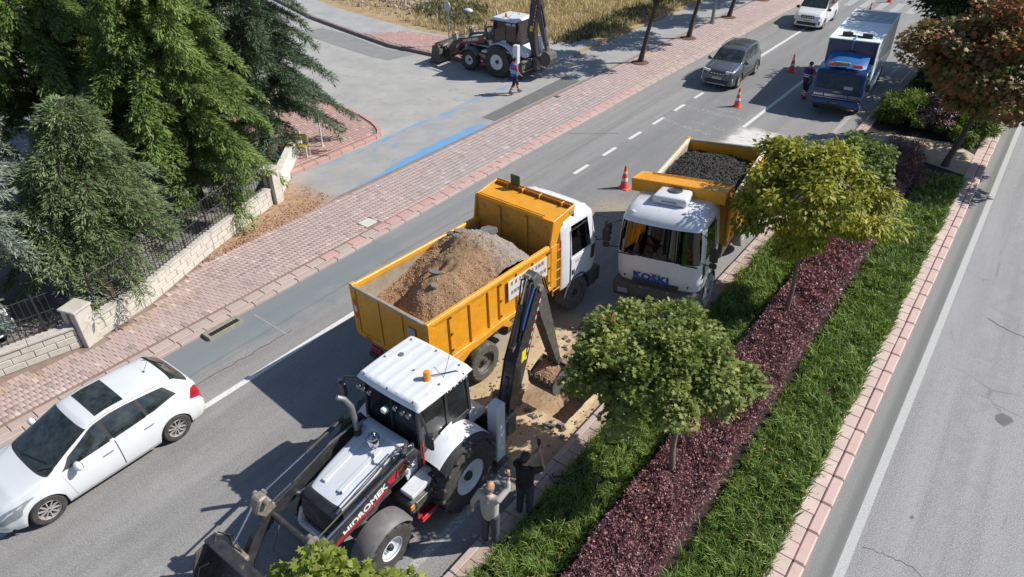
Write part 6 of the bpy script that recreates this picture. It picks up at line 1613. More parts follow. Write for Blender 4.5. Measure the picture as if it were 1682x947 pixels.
# ================================================================== backhoe loaders
M_bw = mat('loader_white', (.64, .67, .71), (.59, .62, .66), scale=2.5, rough=.35, coat=.35, dirt=(.50, .49, .46), dirt_amt=.15)
M_bk = mat('loader_black', (.022, .023, .026), (.045, .045, .047), scale=6, rough=.42, coat=.2, dirt=(.16, .13, .10), dirt_amt=.25)
M_bkd = mat('dusty_black', (.055, .053, .05), (.10, .095, .085), scale=7, rough=.7, bump=.2, dirt=(.24, .20, .15), dirt_amt=.5)
M_steel = mat('worn_steel', (.26, .25, .24), (.16, .155, .15), scale=9, rough=.4, metal=.7, dirt=(.22, .17, .12), dirt_amt=.3)
M_rod = mat('cylinder_rod', (.62, .63, .65), (.5, .52, .56), scale=8, rough=.15, metal=1)
M_greas = mat('greasy_cast', (.34, .30, .25), (.20, .17, .14), scale=16, rough=.6, metal=.3)
M_redp = mat('red_paint', (.48, .02, .03), (.4, .015, .025), scale=6, rough=.4)
M_orp = mat('orange_decal', (.75, .25, .02), rough=.5)
M_yeld = mat('yellow_decal', (.78, .68, .02), (.7, .6, .02), scale=9, rough=.5)
M_whd = mat('white_decal', (.78, .78, .78), rough=.5)
M_bluh = mat('blue_hose', (.04, .09, .30), (.05, .12, .35), scale=9, rough=.35)
M_hose = mat('rubber_hose', (.03, .03, .03), (.07, .065, .055), scale=12, rough=.7)
M_amber = mat('amber_beacon', (.85, .28, .01), (.75, .22, .01), scale=9, rough=.15, coat=.6)
M_smoke = mat('cab_dark_glass', (.012, .014, .014), (.028, .034, .032), scale=3.5, rough=.06, spec=.7)
def cyl_part(root, p0, p1, r, name='hydraulic_cylinder', split=.55, m=None):
    p0 = Vector(p0); p1 = Vector(p1); q = p0.lerp(p1, split)
    o = MB().cyl(p0, q, r, seg=14).cyl(q-(p1-p0).normalized()*.03, q+(p1-p0).normalized()*.01, r*1.15, seg=14).build(name, m or M_bk, root, smooth=40)
    MB().cyl(q, p1, r*.5, seg=12).build('rod', M_rod, o, smooth=40)
    MB().cyl(p1-Vector((r, 0, 0)), p1+Vector((r, 0, 0)), r*.8, seg=12).cyl(p0-Vector((r, 0, 0)), p0+Vector((r, 0, 0)), r*.8, seg=12).build('eye', M_greas, o, smooth=40)
    return o
def backhoe(loc, rz, label, pose):
    root = empty('backhoe_loader', loc, rz, label, 'backhoe loader')
    near = -1          # the side the camera sees (local -x)
    # frame
    b = MB(); b.box(-.36, .36, -1.45, 2.40, .55, .95, .03); b.cyl((-1.0, 0, .70), (1.0, 0, .70), .16, seg=12).cyl((-.8, 1.92, .50), (.8, 1.92, .50), .12, seg=10).box(-.30, .30, -.2, 2.5, .9, 1.2, .03)
    b.build('frame', M_bkd, root)
    for s in (-1, 1):
        wheel(root, s*1.10, 0, .74, .74, .48, s, M_bw, 0, .52, tread=17, tyre=M_tyre); wheel(root, s*.96, 1.92, .50, .50, .36, s, M_bw, 0, .50, tread=15, tyre=M_tyre)
        # rear fender: white deck, black lip
        rows = []; rows2 = []
        for k in range(15):
            t = math.radians(160-112*k/14); r = .84
            y, z = math.cos(t)*r*1.10, .72+math.sin(t)*r*1.02
            rows.append([(s*.70, y, z+.05), (s*.82, y, z+.055), (s*1.10, y, z+.03), (s*1.13, y, z)]); rows2.append([(s*1.13, y, z), (s*1.27, y, z-.04), (s*1.29, y, z-.10), (s*1.10, y, z-.08)])
        MB().grid(rows).build('fender', M_bw, root, smooth=40); MB().grid(rows2).build('fender_lip', M_black, root, smooth=50)
        # front fender
        rows = []
        for k in range(13):
            t = math.radians(10+140*k/12); rows.append([(s*.74, 1.92+math.cos(t)*.62, .50+math.sin(t)*.62), (s*.90, 1.92+math.cos(t)*.63, .50+math.sin(t)*.65), (s*1.14, 1.92+math.cos(t)*.62, .50+math.sin(t)*.61), (s*1.17, 1.92+math.cos(t)*.58, .50+math.sin(t)*.57)])
        MB().grid(rows).build('front_fender', mat('grey_fender', (.12, .12, .125), (.16, .155, .15), scale=7, rough=.55), root, smooth=50)
        # step side: white sill, tool box, step
        MB().prism([(.50, 1.02), (1.20, .98), (1.20, 1.07), (.52, 1.14)], 'x', *sorted((s*.66, s*.98)), .015).build('sill', M_bw, root)
        MB().box(*sorted((s*.55, s*1.0)), .66, 1.28, .62, .96, .04).build('tool_box', M_bkd, root)
        MB().box(*sorted((s*1.0, s*1.02)), .74, 1.16, .72, .90, .01).build('valve_plate', M_steel, root)
        for y in (.66, 1.20): MB().box(*sorted((s*1.0, s*1.025)), y, y+.10, .80, .92, .01).build('decal', M_orp if y > 1 else M_orp, root)
        st = MB().box(*sorted((s*.92, s*1.12)), .70, 1.14, .38, .42, .01).build('step', M_redp, root)
        MB().box(*sorted((s*1.08, s*1.12)), .70, 1.14, .42, .50, .01).build('step_edge', M_redp, st)
        for y in (.72, 1.08): MB().box(*sorted((s*.95, s*.98)), y, y+.04, .40, .66).build('step_bracket', M_bk, st)
    # hood
    rows = []
    for k in range(13):
        t = k/12; y = .92+1.42*t; w = .50-.07*t-.04*t**6; zt = 1.80-.25*t-.05*t**5
        sec = []
        for a in np.linspace(0, PI, 17):
            ca, sa = math.cos(a), math.sin(a); x = w*math.copysign(abs(ca)**.35, ca); z = zt-.13+.13*abs(sa)**.5
            x_ = abs(x)/w; z += -.0 + .010*(1 if .30 < x_ < .55 else 0)
            sec.append((x, y, z))
        sec = [(w*1.01, y, 1.12)]+sec+[(-w*1.01, y, 1.12)]
        rows.append(sec)
    hd = MB().grid(rows); hd.poly([Vector(p) for p in rows[-1]]); ho = hd.build('hood', M_bw, root, smooth=38)
    for x in (-.20, .20):
        MB().prism([(1.15, 1.735), (2.15, 1.53), (2.15, 1.595), (1.15, 1.788)], 'x', x-.045, x+.045, .004).build('hood_rib', M_bw, ho)
    MB().cyl((-.25, 2.14, 1.56), (-.25, 2.14, 1.61), .018, seg=8).build('hood_latch', M_black, ho)
    MB().box(-.53, .53, .72, .94, 1.10, 1.84, .05, seg=2).build('cowl', M_bw, root, smooth=40)
    MB().prism([(2.30, .75), (2.54, .75), (2.58, 1.0), (2.50, 1.38), (2.38, 1.50), (2.30, 1.50)], 'x', -.44, .44, .04, seg=2).build('grille', M_bk, root, smooth=40)
    for z in np.arange(.85, 1.35, .07): MB().box(-.36, .36, 2.50, 2.57-.18*max(0, z-1.0), z, z+.02).build('grille_slat', M_black, root)
    for s in (-1, 1): MB().prism([(2.38, .72), (2.66, .72), (2.68, .86), (2.58, 1.10), (2.52, 1.10), (2.58, .86)], 'x', *sorted((s*.38, s*.46)), .012).build('bumper_horn', M_bw, root)
    MB().box(-.46, .46, 2.56, 2.68, .70, .80, .03).build('front_bumper', M_bw, root)
    # exhaust and pre-cleaner
    MB().tube([(.42, 1.12, 1.7), (.43, 1.12, 2.05), (.45, 1.14, 2.45), (.50, 1.22, 2.66), (.56, 1.32, 2.74)], [.05, .055, .055, .05, .05], 12).build('exhaust_pipe', M_galv, root, smooth=50)
    MB().cyl((.42, 1.12, 1.70), (.42, 1.12, 1.86), .075, seg=14).build('exhaust_collar', M_bk, root)
    pc = MB().cyl((-.06, 1.16, 1.76), (-.06, 1.16, 1.86), .07, seg=14).lathe([(.12, 1.86), (.125, 1.90), (.125, 2.0), (.11, 2.03), (.09, 2.03), (.09, 1.92), (0, 1.92)], 22, T(-.06, 1.16, 0)).build('air_pre_cleaner', M_chrome, root, smooth=40)
    # cab
    W0, W1 = .66, .72; y0, y1 = -.76, .62; zb, zt = 1.0, 2.60
    cb = MB().hexa([(-W0, y0+.04, zb), (W0, y0+.04, zb), (W0, y1+.04, zb), (-W0, y1+.04, zb)], [(-W1, y0, zb+.62), (W1, y0, zb+.62), (W1, y1+.02, zb+.62), (-W1, y1+.02, zb+.62)], .02)
    cb.build('cab_base', M_bk, root)
    gl = MB().hexa([(-W1+.02, y0+.02, zb+.60), (W1-.02, y0+.02, zb+.60), (W1-.02, y1, zb+.60), (-W1+.02, y1, zb+.60)], [(-W1+.05, y0+.05, zt), (W1-.05, y0+.05, zt), (W1-.05, y1-.06, zt), (-W1+.05, y1-.06, zt)])
    gl.build('cab_glass', M_smoke, root)
    # interior hints seen through the front: console and seat, wheel just behind the glass are dark panels
    for (x, y) in ((-1, y1), (1, y1), (-1, y0), (1, y0), (-1, -.12), (1, -.12)):
        MB().hexa([(x*(W1-.03)-.03, y-.03, zb+.55), (x*(W1-.03)+.03, y-.03, zb+.55), (x*(W1-.03)+.03, y+.03, zb+.55), (x*(W1-.03)-.03, y+.03, zb+.55)],
                  [(x*(W1-.05)-.03, y*.93-.03, zt+.02), (x*(W1-.05)+.03, y*.93-.03, zt+.02), (x*(W1-.05)+.03, y*.93+.03, zt+.02), (x*(W1-.05)-.03, y*.93+.03, zt+.02)]).build('cab_pillar', M_bk, root)
    MB().hexa([(-.03, y1+.0, zb+.6), (.03, y1+.0, zb+.6), (.03, y1+.03, zb+.6), (-.03, y1+.03, zb+.6)], [(-.02, y1-.06, zt), (.02, y1-.06, zt), (.02, y1-.03, zt), (-.02, y1-.03, zt)]).build('windscreen_bar', M_bk, root)
    MB().prism([(y1+.04, 1.30), (y1+.05, 1.30), (y1+.03, 1.72), (y1+.02, 1.72)], 'x', -.5, .5).build('lower_front_glass', M_smoke, root)
    MB().box(-.20, .06, y1+.055, y1+.065, 1.62, 1.70).build('green_decal', mat('green_decal', (.22, .28, .03)), root)
    # roof: ribbed white cap with dark rim
    MB().box(-W1-.07, W1+.07, y0-.02, y1+.0, zt+.0, zt+.06, .02).build('roof_rim', M_bk, root)
    rows = []
    X_ = np.linspace(-1, 1, 41)
    for Y_ in np.linspace(-1, 1, 33):
        r = []
        for x in X_:
            e = min(1, (1-abs(x))*9); f = min(1, (1-abs(Y_))*9); h = .12*(min(e, 1)**.5)*(min(f, 1)**.5)
            rib = .009 if (abs((abs(x)*3.6) % 1-.5) < .2 and abs(Y_) < .86 and abs(x) < .80) else 0
            yy = Y_*.73+(-.06) + (.03*(1-x*x) if Y_ > 0 else -.03*(1-x*x))*abs(Y_)
            r.append((x*(W1+.10)*(1-.03*Y_*Y_), yy, zt+.05+h+rib*min(e, f)))
        rows.append(r)
    ro = MB().grid(rows).build('roof', M_bw, root, smooth=30)
    for (x, y) in ((-.62, .62), (0, .64), (.62, .62), (-.62, -.62), (0, -.66), (.62, -.62), (-.05, 0), (.66, .05), (-.68, 0)): MB().cyl((x, y, zt+.16), (x, y, zt+.192), .018, seg=8).build('roof_bolt', M_steel, ro)
    MB().cyl((.46, -.18, zt+.16), (.46, -.18, zt+.186), .055, seg=18).build('roof_vent', mat('vent_grey', (.12, .14, .13)), ro)
    bc = MB().lathe([(0, .0), (.075, .0), (.078, .03)], 18, T(-.40, .02, zt+.185)).lathe([(.065, .03), (.07, .06), (.07, .13), (.055, .165), (0, .17)], 18, T(-.40, .02, zt+.185)).build('beacon', M_amber, root, smooth=40)
    MB().tube([(-.40, -.05, zt+.20), (-.55, -.22, zt+.21), (-.68, -.45, zt+.19), (-.80, -.55, zt+.10)], .010, 5).build('beacon_cable', M_black, bc)
    MB().cyl((-.62, -.18, zt+.16), (-.50, -.50, zt+.45), .005, seg=5).build('antenna', M_black, root)
    # lamps, mirrors
    for s in (-1, 1):
        for x in (.62, .48, .30) if s < 0 else (.64, .52, .36):
            l = MB().box(s*x-.05, s*x+.05, y1+.09, y1+.17, zt-.10, zt-.0, .02).build('work_lamp', M_bk, root); MB().box(s*x-.04, s*x+.04, y1+.17, y1+.175, zt-.085, zt-.02, .005).build('lamp_glass', M_lens, l)
        a = MB().tube([(s*.78, y1+.02, zt+.02), (s*1.02, y1+.14, zt+.0), (s*1.10, y1+.16, zt-.22)], .022, 6).build('mirror_arm', M_bk, root)
        MB().box(*sorted((s*1.02, s*1.22)), y1+.12, y1+.20, zt-.52, zt-.20, .03).build('mirror', M_bk, a)
        MB().cyl((s*1.16, y1+.16, zt-.20), (s*1.16, y1+.16, zt-.14), .05, seg=10).build('mirror_joint', M_bk, a)
        # front headlights on stalks
        h = MB().cyl((s*.66, .92, 1.55), (s*.80, 1.0, 1.66), .02, seg=6).ball((s*.82, 1.02, 1.68), .085, (1.2, .9, .8), 2).build('headlight', M_bk if s > 0 else M_chrome, root, smooth=60)
    MB().box(-.16, -.04, y1+.16, y1+.28, zt-.20, zt-.10, .03, seg=2).build('front_camera', M_whd, root)
    # door side decals and grab rail (camera side), also mirrored handle
    x = near*(W1+.004)
    MB().tube([(near*.73, y1-.02, 1.28), (near*.78, y1+.03, 1.33), (near*.78, y1+.02, 1.80), (near*.74, y1-.03, 1.86)], .022, 7).build('grab_rail', M_redp, root)
    MB().tube([(near*.735, -.02, 1.42), (near*.745, .46, 1.34)], .014, 6).build('door_bar', M_chrome, root)
    MB().prism([(-.20, 1.50), (.12, 1.44), (.12, 1.66), (-.20, 1.72)], 'x', *sorted((near*.728, near*.732))).build('safety_plate', M_whd, root)
    MB().prism([(-.02, 1.49), (.09, 1.47), (.09, 1.60), (-.02, 1.62)], 'x', *sorted((near*.733, near*.736))).build('warning_decal', M_yeld, root)
    MB().box(*sorted((near*.68, near*.74)), .40, .44, 1.35, 1.47, .01).build('door_handle', M_chrome, root)
    tm = lambda px, py, pz, tilt=0: Matrix.Translation((px, py, pz)) @ Matrix(((0, 0, near, 0), (near, 0, 0, 0), (0, 1, 0, 0), (0, 0, 0, 1))) @ Matrix.Rotation(tilt, 4, 'Z')
    text_mesh('lettering', 'HMK 102', .15, M_whd, root, tm(near*.70, -.45, zt-.10) @ Matrix.Rotation(0, 4, 'Y'), .003, bold=.004)
    # loader arms
    for s in (-1, 1):
        xa = s*.68
        prof = [(.66, 1.62), (.80, 1.86), (1.05, 1.84), (2.2, 1.52), (3.05, 1.36), (3.45, .98), (3.98, .30), (3.86, .16), (3.68, .24), (3.28, .84), (2.9, 1.12), (2.1, 1.22), (1.1, 1.50)]
        ar = MB().prism(prof, 'x', *sorted((xa-.055, xa+.055)), .012).build('loader_arm', M_bk, root)
        if s == near:
            text_mesh('lettering', 'HIDROMEK', .185, M_whd, ar, tm(xa+near*.058, 2.05, 1.42, 0) @ Matrix.Rotation(math.radians(14.5), 4, 'Z'), .002, bold=.006, xs=1.12)
            MB().prism([(1.45, 1.50), (1.30, 1.52), (1.02, 1.70), (1.05, 1.78), (1.25, 1.72), (1.52, 1.62)], 'x', *sorted((xa+near*.056, xa+near*.061))).build('red_stripe', M_redp, ar)
            MB().prism([(2.75, 1.18), (1.55, 1.40), (1.5, 1.47), (2.72, 1.25)], 'x', *sorted((xa+near*.056, xa+near*.061))).build('red_stripe', M_redp, ar)
            MB().prism([(1.20, 1.62), (1.08, 1.68), (1.10, 1.72), (1.22, 1.67)], 'x', *sorted((xa+near*.061, xa+near*.065))).build('orange_mark', M_orp, ar)
        cyl_part(root, (s*.60, .98, 1.30), (s*.60, 2.45, 1.22), .055, 'lift_cylinder')
        cyl_part(root, (s*.80, 1.1, 1.93), (s*.80, 2.95, 1.62), .045, 'tilt_cylinder', .5)
        bk = MB().prism([(2.86, 1.30), (3.0, 1.70), (3.16, 1.72), (3.28, 1.46), (3.14, 1.24)], 'x', *sorted((s*.62, s*.84)), .03).cyl((s*.52, 3.06, 1.62), (s*.92, 3.06, 1.62), .05, seg=10).build('bell_crank', M_greas, root, smooth=30)
        MB().tube([(s*.76, 3.16, 1.60), (s*.74, 3.82, .98)], .018, 6).build('tilt_link', M_rod, root)
        MB().tube([(s*.56, 1.0, 1.9), (s*.62, 1.6, 1.80), (s*.60, 2.4, 1.62), (s*.60, 2.95, 1.52)], .014, 5).tube([(s*.52, 1.0, 1.92), (s*.56, 1.7, 1.84), (s*.56, 2.5, 1.64)], .014, 5).build('hydraulic_pipe', M_steel, root)
        # hoses coiled by the pivot
        hs = MB()
        for k in range(5): hs.tube([(s*(.50+.03*k), .72+.04*k, 1.62), (s*(.60+.03*k), .86+.03*k, 1.98-.02*k), (s*(.66+.02*k), 1.08+.03*k, 1.90), (s*(.66+.02*k), 1.12+.05*k, 1.55), (s*(.60+.01*k), .96, 1.25)], .017, 6)
        hs.build('hydraulic_hose', M_hose, root, smooth=60)
        MB().prism([(.60, 1.0), (.95, 1.0), (1.02, 1.78), (.68, 1.80)], 'x', *sorted((s*.56, s*.60)), .01).build('arm_bracket', M_bw, root)
    MB().cyl((-.68, 2.98, 1.16), (.68, 2.98, 1.16), .06, seg=12).build('cross_tube', M_bk, root, smooth=40)
    MB().tube([(-.5, 3.0, 1.0), (-.35, 3.3, .75), (.35, 3.3, .75), (.5, 3.0, 1.0)], .014, 5).build('hose_guard', M_steel, root)
    # front bucket (4-in-1 style): back, floor, sides, top flange
    bz = pose['bucket']
    bu = empty('front_bucket', (0, 3.80, .28+bz[1]), 0); bu.parent = root; bu.rotation_euler = (bz[0], 0, 0)
    back = [(.0, .78), (-.02, .40), (.05, .05), (.22, -.22), (.45, -.27), (.95, -.26)]
    inner = [(.05, .76), (.04, .40), (.10, .08), (.25, -.17), (.45, -.22), (.95, -.235)]
    sh = MB().prism(back+inner[::-1], 'x', -1.16, 1.16).build('bucket_shell', M_bkd, bu)
    for s in (-1, 1): MB().prism([(.0, .78), (-.02, .40), (.05, .05), (.22, -.22), (.45, -.27), (.98, -.26), (.62, .12), (.40, .70)], 'x', *sorted((s*1.16, s*1.20)), .004).build('bucket_side', M_bkd, bu)
    MB().box(-1.20, 1.20, -.02, .20, .76, .82, .012).build('bucket_top_flange', M_bk, bu)
    MB().box(-1.20, 1.20, .80, 1.03, -.285, -.255, .004).build('cutting_edge', M_steel, bu)
    for s in (-1, 1):
        MB().prism([(.02, .02), (-.22, .05), (-.24, .30), (-.10, .62), (.02, .66)], 'x', *sorted((s*.60, s*.64)), .01).prism([(.02, .02), (-.22, .05), (-.24, .30), (-.10, .62), (.02, .66)], 'x', *sorted((s*.76, s*.80)), .01).build('bucket_bracket', M_bk, bu)
        MB().box(*sorted((s*.45, s*.95)), -.14, .02, .55, .66, .02).build('bucket_link_block', M_greas, bu)
        MB().tube([(s*.8, -.1, .60), (s*1.0, -.12, .78), (s*1.10, .02, .84), (s*1.02, .1, .82)], .016, 6).tube([(s*.6, -.1, .66), (s*.9, -.16, .80), (s*1.14, -.04, .84)], .014, 6).build('bucket_hose', M_hose, bu)
        MB().tube([(s*.95, .30, .55), (s*1.12, .42, .40), (s*1.08, .55, .2)], .03, 6).build('bucket_stay', M_bk, bu)
    # rear frame, stabilisers
    MB().box(-1.12, 1.12, -1.42, -1.30, .35, .95, .03).build('rear_frame', M_bkd, root)
    for z in (.42, .88): MB().box(-1.1, 1.1, -1.50, -1.42, z-.05, z+.05, .01).build('slide_rail', M_steel, root)
    for s in (-1, 1):
        MB().box(*sorted((s*.98, s*1.24)), -1.22, -.94, .22, 1.72, .02).build('stabiliser_leg', M_bw, root)
        MB().box(*sorted((s*1.03, s*1.19)), -1.17, -.99, .0+.04, .40, .01).build('stabiliser_ram', M_steel, root)
        MB().box(*sorted((s*.92, s*1.30)), -1.30, -.86, .0, .05, .01).build('stabiliser_foot', M_steel, root)
    MB().prism([(-.80, 1.02), (-1.32, .98), (-1.32, 1.16), (-.80, 1.46)], 'x', -.62, .62, .02).build('rear_deck', M_bw, root)
    # boom
    bx = pose['bx']; u = pose['u']       # u: list of points in the boom plane (distance behind, height)
    def up(p): return (-1.50-p[0], p[1])
    MB().box(bx-.22, bx+.22, -1.78, -1.46, .38, .98, .03).cyl((bx, -1.72, .36), (bx, -1.72, 1.04), .12, seg=14).build('swing_post', M_steel, root)
    def plate_pair(name, prof, half, th, m, fill=True):
        o = MB().prism([up(p) for p in prof], 'x', bx-half, bx-half+th, .006).prism([up(p) for p in prof], 'x', bx+half-th, bx+half, .006)
        return o.build(name, m, root)
    B, E, K, D = [Vector(p) for p in u]
    def quad(p, q, wp, wq):
        d = (q-p).normalized(); n_ = Vector((-d.y, d.x)); return [p-n_*wp-d*.06, p+n_*wp-d*.06, q+n_*wq+d*.04, q-n_*wq+d*.04]
    def thick(pts, ws):
        L = []; R = []
        for i, p in enumerate(pts):
            d = (pts[min(i+1, len(pts)-1)]-pts[max(i-1, 0)]).normalized(); n_ = Vector((-d.y, d.x)); L.append(p+n_*ws[i]); R.append(p-n_*ws[i])
        return [tuple(v) for v in L+R[::-1]]
    bo = MB().prism([up(p) for p in thick([B, E, E.lerp(K, .5), K], [.10, .20, .15, .10])], 'x', bx-.13, bx+.13, .018).build('boom', M_bk, root)
    bend = thick([B, E, E.lerp(K, .5), K], [.11, .21, .16, .11])
    for s in (-1, 1): MB().prism([up(p) for p in bend], 'x', *sorted((bx+s*.13, bx+s*.155)), .004).build('boom_side_plate', M_bk, bo)
    dp = MB().prism([up(p) for p in thick([K+(K-D)*.12, K.lerp(D, .12), K.lerp(D, .6), D], [.10, .17, .12, .08])], 'x', bx-.12, bx+.12, .018).build('dipper', M_bkd, root)
    # decals along the boom edge
    for k in range(16):
        p = E.lerp(K, .02+k*.055); q = E.lerp(K, .02+(k+1)*.055)
        d = (q-p).normalized(); n_ = Vector((-d.y, d.x))*(pose.get('sgn', 1))
        MB().prism([up(p-n_*.135), up(q-n_*.135), up(q-n_*.105), up(p-n_*.105)], 'x', *sorted((bx+near*.157, bx+near*.160))).build('hazard_stripe', M_redp if k % 2 else M_whd, bo)
    p = E.lerp(K, .08)
    MB().prism([up(p+Vector((-.07, -.13))), up(p+Vector((.07, -.10))), up(p+Vector((.10, .16))), up(p+Vector((-.04, .13)))], 'x', *sorted((bx+near*.157, bx+near*.161))).build('yellow_decal', M_yeld, bo)
    d = (K-E).normalized(); n_ = Vector((-d.y, d.x))
    def V3(p, x=0): q = up(p); return (bx+x, q[0], q[1])
    cyl_part(root, V3(B+Vector((-.05, .30))), V3(E.lerp(K, .25)+n_*.18), .06, 'boom_cylinder', .5)
    cyl_part(root, V3(E.lerp(K, .2)+n_*.24), V3(K+(K-D)*.10+n_*.12), .055, 'dipper_cylinder', .6)
    d2 = (D-K).normalized(); n2 = Vector((-d2.y, d2.x))*pose.get('n2', 1)
    cyl_part(root, V3(K.lerp(D, .12)+n2*.2), V3(K.lerp(D, .86)+n2*.17), .05, 'bucket_cylinder', .55, M_bkd)
    hs = MB()
    for k, x in enumerate((-.09, -.03, .03, .09)):
        hs.tube([V3(E.lerp(K, .3)+n_*.20, x), V3(E.lerp(K, .8)+n_*.26, x), V3(K+n_*.30+Vector((.02, .10)), x*1.2), V3(K+Vector((.22, .10)), x), V3(K.lerp(D, .2)+n2*.26, x)], .020, 6)
    hs.build('boom_hose', M_hose, root, smooth=60)
    MB().tube([V3(E.lerp(K, .45)+n_*.20, near*.1), V3(E.lerp(K, .75)+n_*.24, near*.13), V3(K+n_*.18, near*.12)], .028, 7).build('blue_hose', M_bluh, root, smooth=60)
    MB().cyl(V3(K, -.19), V3(K, .19), .07, seg=14).cyl(V3(D, -.17), V3(D, .17), .05, seg=12).cyl(V3(B, -.19), V3(B, .19), .07, seg=14).build('pivot_pins', M_greas, root)
    # digging bucket
    bu2 = empty('digging_bucket', V3(D), 0); bu2.parent = root; bu2.rotation_euler = (pose['ba'], 0, 0)
    outer = [(0, .08), (-.10, -.10), (-.08, -.34), (.08, -.50), (.34, -.54), (.58, -.42), (.64, -.20), (.60, .0)]
    inn = [(.57, .0), (.61, -.20), (.55, -.39), (.34, -.505), (.10, -.465), (-.045, -.32), (-.065, -.12), (0, .03)]
    MB().prism(outer+inn, 'x', -.31, .31).build('bucket_shell', M_bkd, bu2)
    side = outer+[(.30, .06)]
    for s in (-1, 1): MB().prism(side, 'x', *sorted((s*.31, s*.335)), .003).build('bucket_side', M_bkd, bu2)
    for k in range(5): MB().prism([(.57, -.02), (.63, -.02), (.63, .12), (.60, .17)], 'x', -.30+.14*k, -.24+.14*k).build('tooth', M_steel, bu2)
    for s in (-1, 1): MB().prism([(-.10, -.02), (.06, -.06), (.10, .16), (-.02, .24)], 'x', *sorted((s*.12, s*.15)), .006).build('bucket_ear', M_steel, bu2)
    if pose.get('load'):
        def lh(x, y): return -.02+.09*math.exp(-((x/.26)**2)-((y-.30)/.26)**2)+.02*nz(x, y, 9, 3)
        pile('bucket_load', M_earth2, bu2, -.305, .305, -.05, .60, lh, 24, 24)
        rocks('bucket_stones', bu2, lh, 700, M_clod2, -.29, .29, -.03, .58, .018, .045, 9)
    return root
M_earth2 = mat('bucket_earth', (.36, .22, .13), (.27, .15, .085), scale=20, rough=1, bump=.8, bscale=40)
M_clod2 = stone_mat('bucket_clods', [(.20, .11, .06), (.34, .20, .12), (.46, .31, .20), (.56, .42, .31)])
backhoe((-7.25, 6.45, 0), PI, 'white and black backhoe loader in the foreground, its digging arm reaching over the trench',
        dict(bucket=(0, 0), bx=-.88, u=[(.12, .72), (.52, 2.1), (1.10, 3.62), (2.02, 1.02)], ba=math.radians(-14), n2=1, load=True))
backhoe((-22.0, 28.75, .12), PI/2+math.radians(3), 'second white and black backhoe loader, parked with folded arm at the side street corner',
        dict(bucket=(math.radians(-12), 0), bx=0, u=[(.12, .72), (-.22, 2.2), (.05, 3.75), (.72, 1.35)], ba=math.radians(-60), n2=1))
# ================================================================== people
def capsules(caps, vox, name, m, parent, smooth_it=2, sc=None):
    """union of tapered capsules / ellipsoids remeshed into one continuous skin"""
    b = MB()
    for c in caps:
        if c[0] == 'e': b.ball(c[1], 1.0, c[2], 3, M=c[3] if len(c) > 3 else None); continue
        p0, r0, p1, r1 = c
        p0 = Vector(p0); p1 = Vector(p1)
        if (p1-p0).length > 1e-4: b.cyl(p0, p1, r0, r1, seg=14)
        b.ball(tuple(p0), r0, sub=2); b.ball(tuple(p1), r1, sub=2)
    me = bpy.data.meshes.new(name); bmesh.ops.recalc_face_normals(b.bm, faces=b.bm.faces); b.bm.to_mesh(me); b.bm.free()
    o = bpy.data.objects.new(name, me); COL.objects.link(o)
    r = o.modifiers.new('r', 'REMESH'); r.mode = 'VOXEL'; r.voxel_size = vox; r.use_smooth_shade = True
    s = o.modifiers.new('s', 'SMOOTH'); s.iterations = smooth_it; s.factor = .5
    dg = bpy.context.evaluated_depsgraph_get(); dg.update()
    me2 = bpy.data.meshes.new_from_object(o.evaluated_get(dg)); me2.name = name
    bpy.data.objects.remove(o); me2.materials.clear(); me2.materials.append(m)
    return link_mesh(name, me2, None, parent)
def lerp3(a, b, t): return tuple(Vector(a).lerp(Vector(b), t))
def hand(caps, wrist, dirv, palm_n, curl=.5, s=1.0, mirror=1):
    """palm plus five separate fingers"""
    w = Vector(wrist); d = Vector(dirv).normalized(); n = Vector(palm_n).normalized(); n = (n-d*n.dot(d)).normalized(); x = d.cross(n)*mirror
    caps.append((w, .024*s, w+d*.05*s, .030*s)); 
    for k in (-1, 1): caps.append((w+d*.03*s+x*.016*k*s, .017*s, w+d*.085*s+x*.026*k*s, .014*s))
    for k, L in zip((-1.5, -.5, .5, 1.5), (.062, .072, .078, .070)):
        p = w+d*.085*s+x*.0175*k*s; q = p+(d*math.cos(curl*.6)+n*math.sin(curl*.6))*L*.5*s; r = q+(d*math.cos(curl*1.6)+n*math.sin(curl*1.6))*L*.5*s
        caps.append((p, .0095*s, q, .0088*s)); caps.append((q, .0088*s, r, .0072*s))
    p = w+d*.025*s+x*.028*s; q = p+(d*.6+x*.7+n*.3).normalized()*.045*s; r = q+(d*.9+n*.45).normalized()*.035*s
    caps.append((p, .012*s, q, .0105*s)); caps.append((q, .0105*s, r, .009*s))
